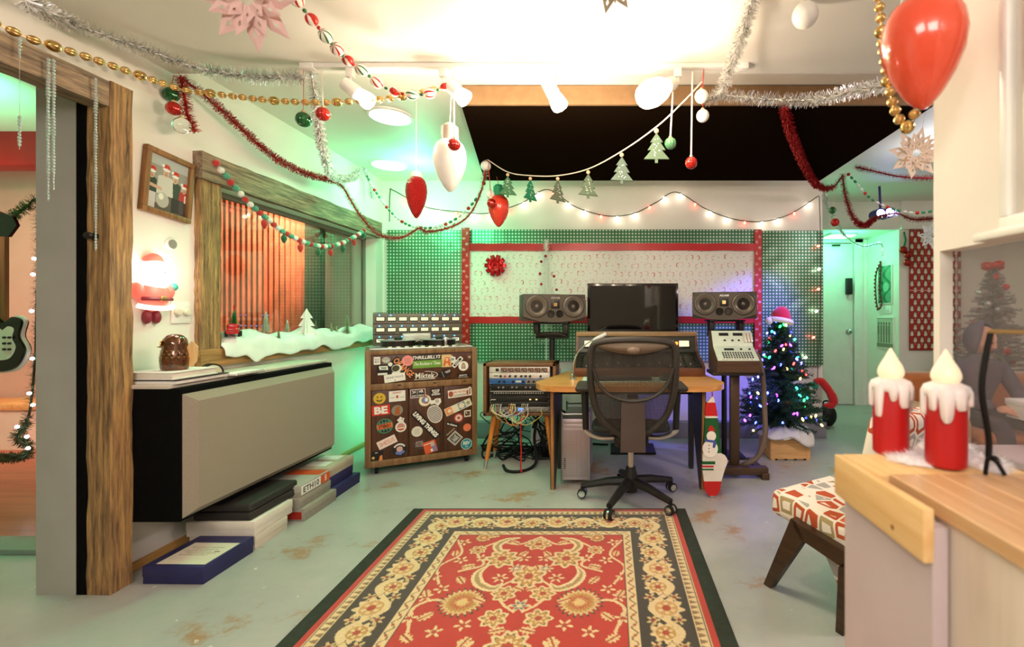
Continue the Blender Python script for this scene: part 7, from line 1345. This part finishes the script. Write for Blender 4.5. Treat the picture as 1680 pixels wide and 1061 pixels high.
# ---- bulb shaped ornaments
def bulb_orn(lab, px, py, Y, r, h, mt, cap_m, top, sm_=ribm, caph=0.35, name='bulb_ornament', sr__=0.002):
    c = P(px, py, Y); t = T(name, lab, 'ornament', c, 0, 'light bulb shaped ornaments'); pr = [(0, -0.55), (0.16, -0.525), (0.42, -0.42), (0.72, -0.24), (0.93, -0.04), (1.0, 0.12), (0.95, 0.27), (0.80, 0.39), (0.60, 0.45), (0.45, 0.47)]
    MB().lathe([(a * r, b * h) for a, b in pr], 36).build('bulb', mt, t, ang=80); MB().lathe([(0.46 * r, 0.455 * h), (0.52 * r, 0.47 * h), (0.50 * r, (0.47 + caph * 0.8) * h), (0.30 * r, (0.47 + caph) * h), (0, (0.47 + caph) * h)], 24).build('socket', cap_m, t)
    if top is not None: MB().tube([P(*top) - c, Vector((0, 0, (0.47 + caph) * h))], sr__, 6).build('hanging_cord', sm_, t)
    return t
bulb_orn('large glossy white bulb ornament hanging under the track', 738, 270, 2.40, 0.084, 0.262, mat('white_blown_plastic', 'f0ebe2', 0.3, sub=0.1), mat('clear_socket', 'cfc6b8', 0.15, 0.3, trans=0.3), (742, 118, 2.345), ribm, 0.33)
bulb_orn('red glitter bulb ornament hanging near the left wall', 683, 322, 3.00, 0.067, 0.262, mat('red_glitter', 'b01c18', 0.25, 0.6, var=0.7, scale=220, bump=1.0, bscale=260), mat('white_cap', 'e8e0d6', 0.4), (683, 165, 2.95), wht_b, 0.14)
bulb_orn('glossy red bulb ornament with green cap at the far cloud corner', 818, 345, 3.70, 0.084, 0.245, mat('red_blown_plastic', 'd8402c', 0.25, sub=0.2, coat=0.4), mat('green_socket', '1f8a5a', 0.3), (815, 290, 3.72), strm, 0.36)
bulb_orn('very large glossy red bulb ornament in the foreground on the right', 1514, 85, 0.93, 0.0755, 0.212, mat('orange_red_plastic', 'de5034', 0.18, sub=0.15, coat=0.5), mat('grey_socket', '8a8c88', 0.35, 0.3), None, strm, 0.40)
o = bpy.data.objects['bulb_ornament.003']; c = o.location; MB().tube([(0, 0, 0.212 * 0.86), (0, 0, 2.5 - c.z)], 0.002, 6).build('hanging_cord', strm, o)
# ---- folded paper stars
def paper_star(lab, px, py, Y, R, mt, tilt=(0, 0, 0), top=None):
    c = P(px, py, Y); t = T('paper_star', lab, 'paper star', c, 0, 'folded paper stars'); t.rotation_euler = tilt
    for ring, (n, L, w, lift) in enumerate(((8, 1.0, 0.30, 0.10), (8, 0.78, 0.26, 0.30), (8, 0.52, 0.20, 0.50))):
        for i in range(n):
            a = 2 * math.pi * (i + 0.5 * (ring % 2)) / n; d = Vector((math.cos(a), -lift, math.sin(a))).normalized(); s = Vector((-math.sin(a), 0, math.cos(a))); u = d.cross(s)
            A = d * R * 0.12; B = d * R * L * 0.6 + s * R * w * 0.6 - u * R * 0.05; C = d * R * L; D = d * R * L * 0.6 - s * R * w * 0.6 - u * R * 0.05; E = d * R * L * 0.55 + u * R * 0.07; I = d * R * L * 0.66 + s * R * w * 0.13; Jx = d * R * L * 0.75 ; Kx = d * R * L * 0.66 - s * R * w * 0.13; Gx = d * R * L * 0.57
            MB().add([A, B, C, D, I, Jx, Kx, Gx], [(0, 1, 4, 7), (1, 2, 5, 4), (2, 3, 6, 5), (3, 0, 7, 6)]).build('petal', mt, t, smooth=False)
    if top is not None: MB().tube([Matrix.Rotation(0, 4, 'Z') @ Vector((0, 0, R * 0.3)), Vector((0, 0, top - c.z))], 0.001, 5).build('hanging_thread', mt, t)
pk = mat('blush_paper', 'd8b2ac', 0.8); cp = mat('cream_paper', 'e2cdb8', 0.8); gp_ = mat('grey_paper', '9a8c78', 0.8)
paper_star('large blush pink folded paper star cut off by the top left edge', 405, -4, 1.46, 0.155, pk, (0.5, 0, 0.1)); paper_star('cream folded paper star hanging right of the black cloud', 1503, 252, 2.9, 0.165, cp, (0.0, 0.2, -0.25), 2.59); paper_star('grey folded paper star at the top middle edge', 1003, -32, 1.5, 0.10, gp_, (0.3, 0.2, 0)); paper_star('small white paper star in front of the snowman paper', 1531, 386, 4.9, 0.16, mat('white_paper', 'e8e8e8', 0.8), (0, 0, -0.2), 2.59)
# ---- crystal icicle drops on the door header
ic_m = mat('crystal_bead', 'dfe8e4', 0.08, 0.1, trans=0.6)
for (px, segs, lab) in ((32, ((62, 100), (190, 245)), 'short beaded crystal icicle, nearest the left edge of the doorway'), (79, ((95, 330),), 'long beaded crystal icicle, left of the close pair on the door header'), (88, ((97, 312),), 'long beaded crystal icicle, right of the close pair on the door header'), (157, ((128, 412),), 'longest beaded crystal icicle hanging by the timber post')):
    Y = 2.175 * F / (CX - px); top = P(px, segs[0][0], Y); t = T('crystal_icicle', lab, 'ornament', top, 0, 'crystal icicles'); q = MB(); s = Y / F
    for (a, b_) in segs:
        z0_, z1_ = -(a - segs[0][0]) * s, -(b_ - segs[0][0]) * s; n = int((z0_ - z1_) / 0.0125)
        for k in range(n):
            f = k / n; rr = (0.0062 if (k // 6) % 2 else 0.0045) * (1.25 - 0.6 * f); q.sph((0, 0, z0_ - (k + 0.5) * 0.0125), (rr, rr, 0.0068), 8, 6)
    q.build('beads', ic_m, t); MB().tube([(0, 0, 0), (0, 0, -(segs[-1][1] - segs[0][0]) * s)], 0.0008, 5).build('wire', silver_m, t)
# ---- fairy lights on the far wall
z1 = [(195, 700), (198, 580), (215, 575), (340, 640), (480, 660), (600, 665), (730, 625), (835, 570), (940, 635), (1020, 665), (1100, 678), (1190, 665), (1280, 620)]
fl = [(x * 0.4048 + 560, y * 0.4048 + 80) for x, y in z1] + [(1110, 315), (1157, 342), (1203, 359), (1250, 363), (1296, 351), (1343, 321)]
fp_ = spline([P(a, b, 4.675) for a, b in fl], 10); ft = T('fairy_lights', 'dark wire of red and white fairy lights swagged along the top of the far wall', 'string lights', fp_[0]); MB().tube([p - fp_[0] for p in fp_], 0.0045, 5).build('wire', mat('dark_green_wire', '33402f', 0.6), ft)
fw = meshof(MB().lathe([(0, -0.040), (0.010, -0.030), (0.011, -0.016), (0.007, -0.008)], 8), mat('warm_fairy', 'fff2e0', 0.3, emit='ffeedd', es=16)); fr_ = meshof(MB().lathe([(0, -0.040), (0.010, -0.030), (0.011, -0.016), (0.007, -0.008)], 8), mat('red_fairy', 'ff6a58', 0.3, emit='ff5a48', es=12)); fh = meshof(MB().lathe([(0.0075, -0.010), (0.0075, 0.006), (0, 0.007)], 8), mat('dark_green_wire', '33402f', 0.6))
r = random.Random(5)
for k, (p, t_) in enumerate(walk(fp_, 0.175)):
    if k < 3: continue
    rot = (r.uniform(-0.3, 0.3), r.uniform(-0.4, 0.4), 0); h_ = link('bulb_holder', fh, ft, p - fp_[0], rot); link('light_bulb', fw if k % 3 else fr_, ft, p - fp_[0] + Vector((0, -0.004, 0)), rot)
    if k % 3: lamp('fairy_glow', 'POINT', p + Vector((0, -0.05, -0.05)), 0.10, (1, 0.86, 0.70), 0.02)
vp = spline([P(1344, 322, 4.62), P(1346, 380, 4.61), P(1347, 450, 4.61), P(1345, 520, 4.61), P(1342, 600, 4.61), P(1340, 640, 4.66)], 8); vt = T('fairy_lights', 'fairy lights hanging straight down the right edge of the far panels', 'string lights', vp[0]); MB().tube([p - vp[0] for p in vp], 0.004, 5).build('wire', mat('dark_green_wire', '33402f', 0.6), vt)
for k, (px, py) in enumerate(((1346, 407), (1347, 445), (1346, 478), (1343, 514), (1338, 557), (1325, 590))): link('light_bulb', fr_ if k % 2 == 0 else fw, vt, P(px, py, 4.60) - vp[0] + Vector((0, 0, 0.03)), (0, 1.2, 0))
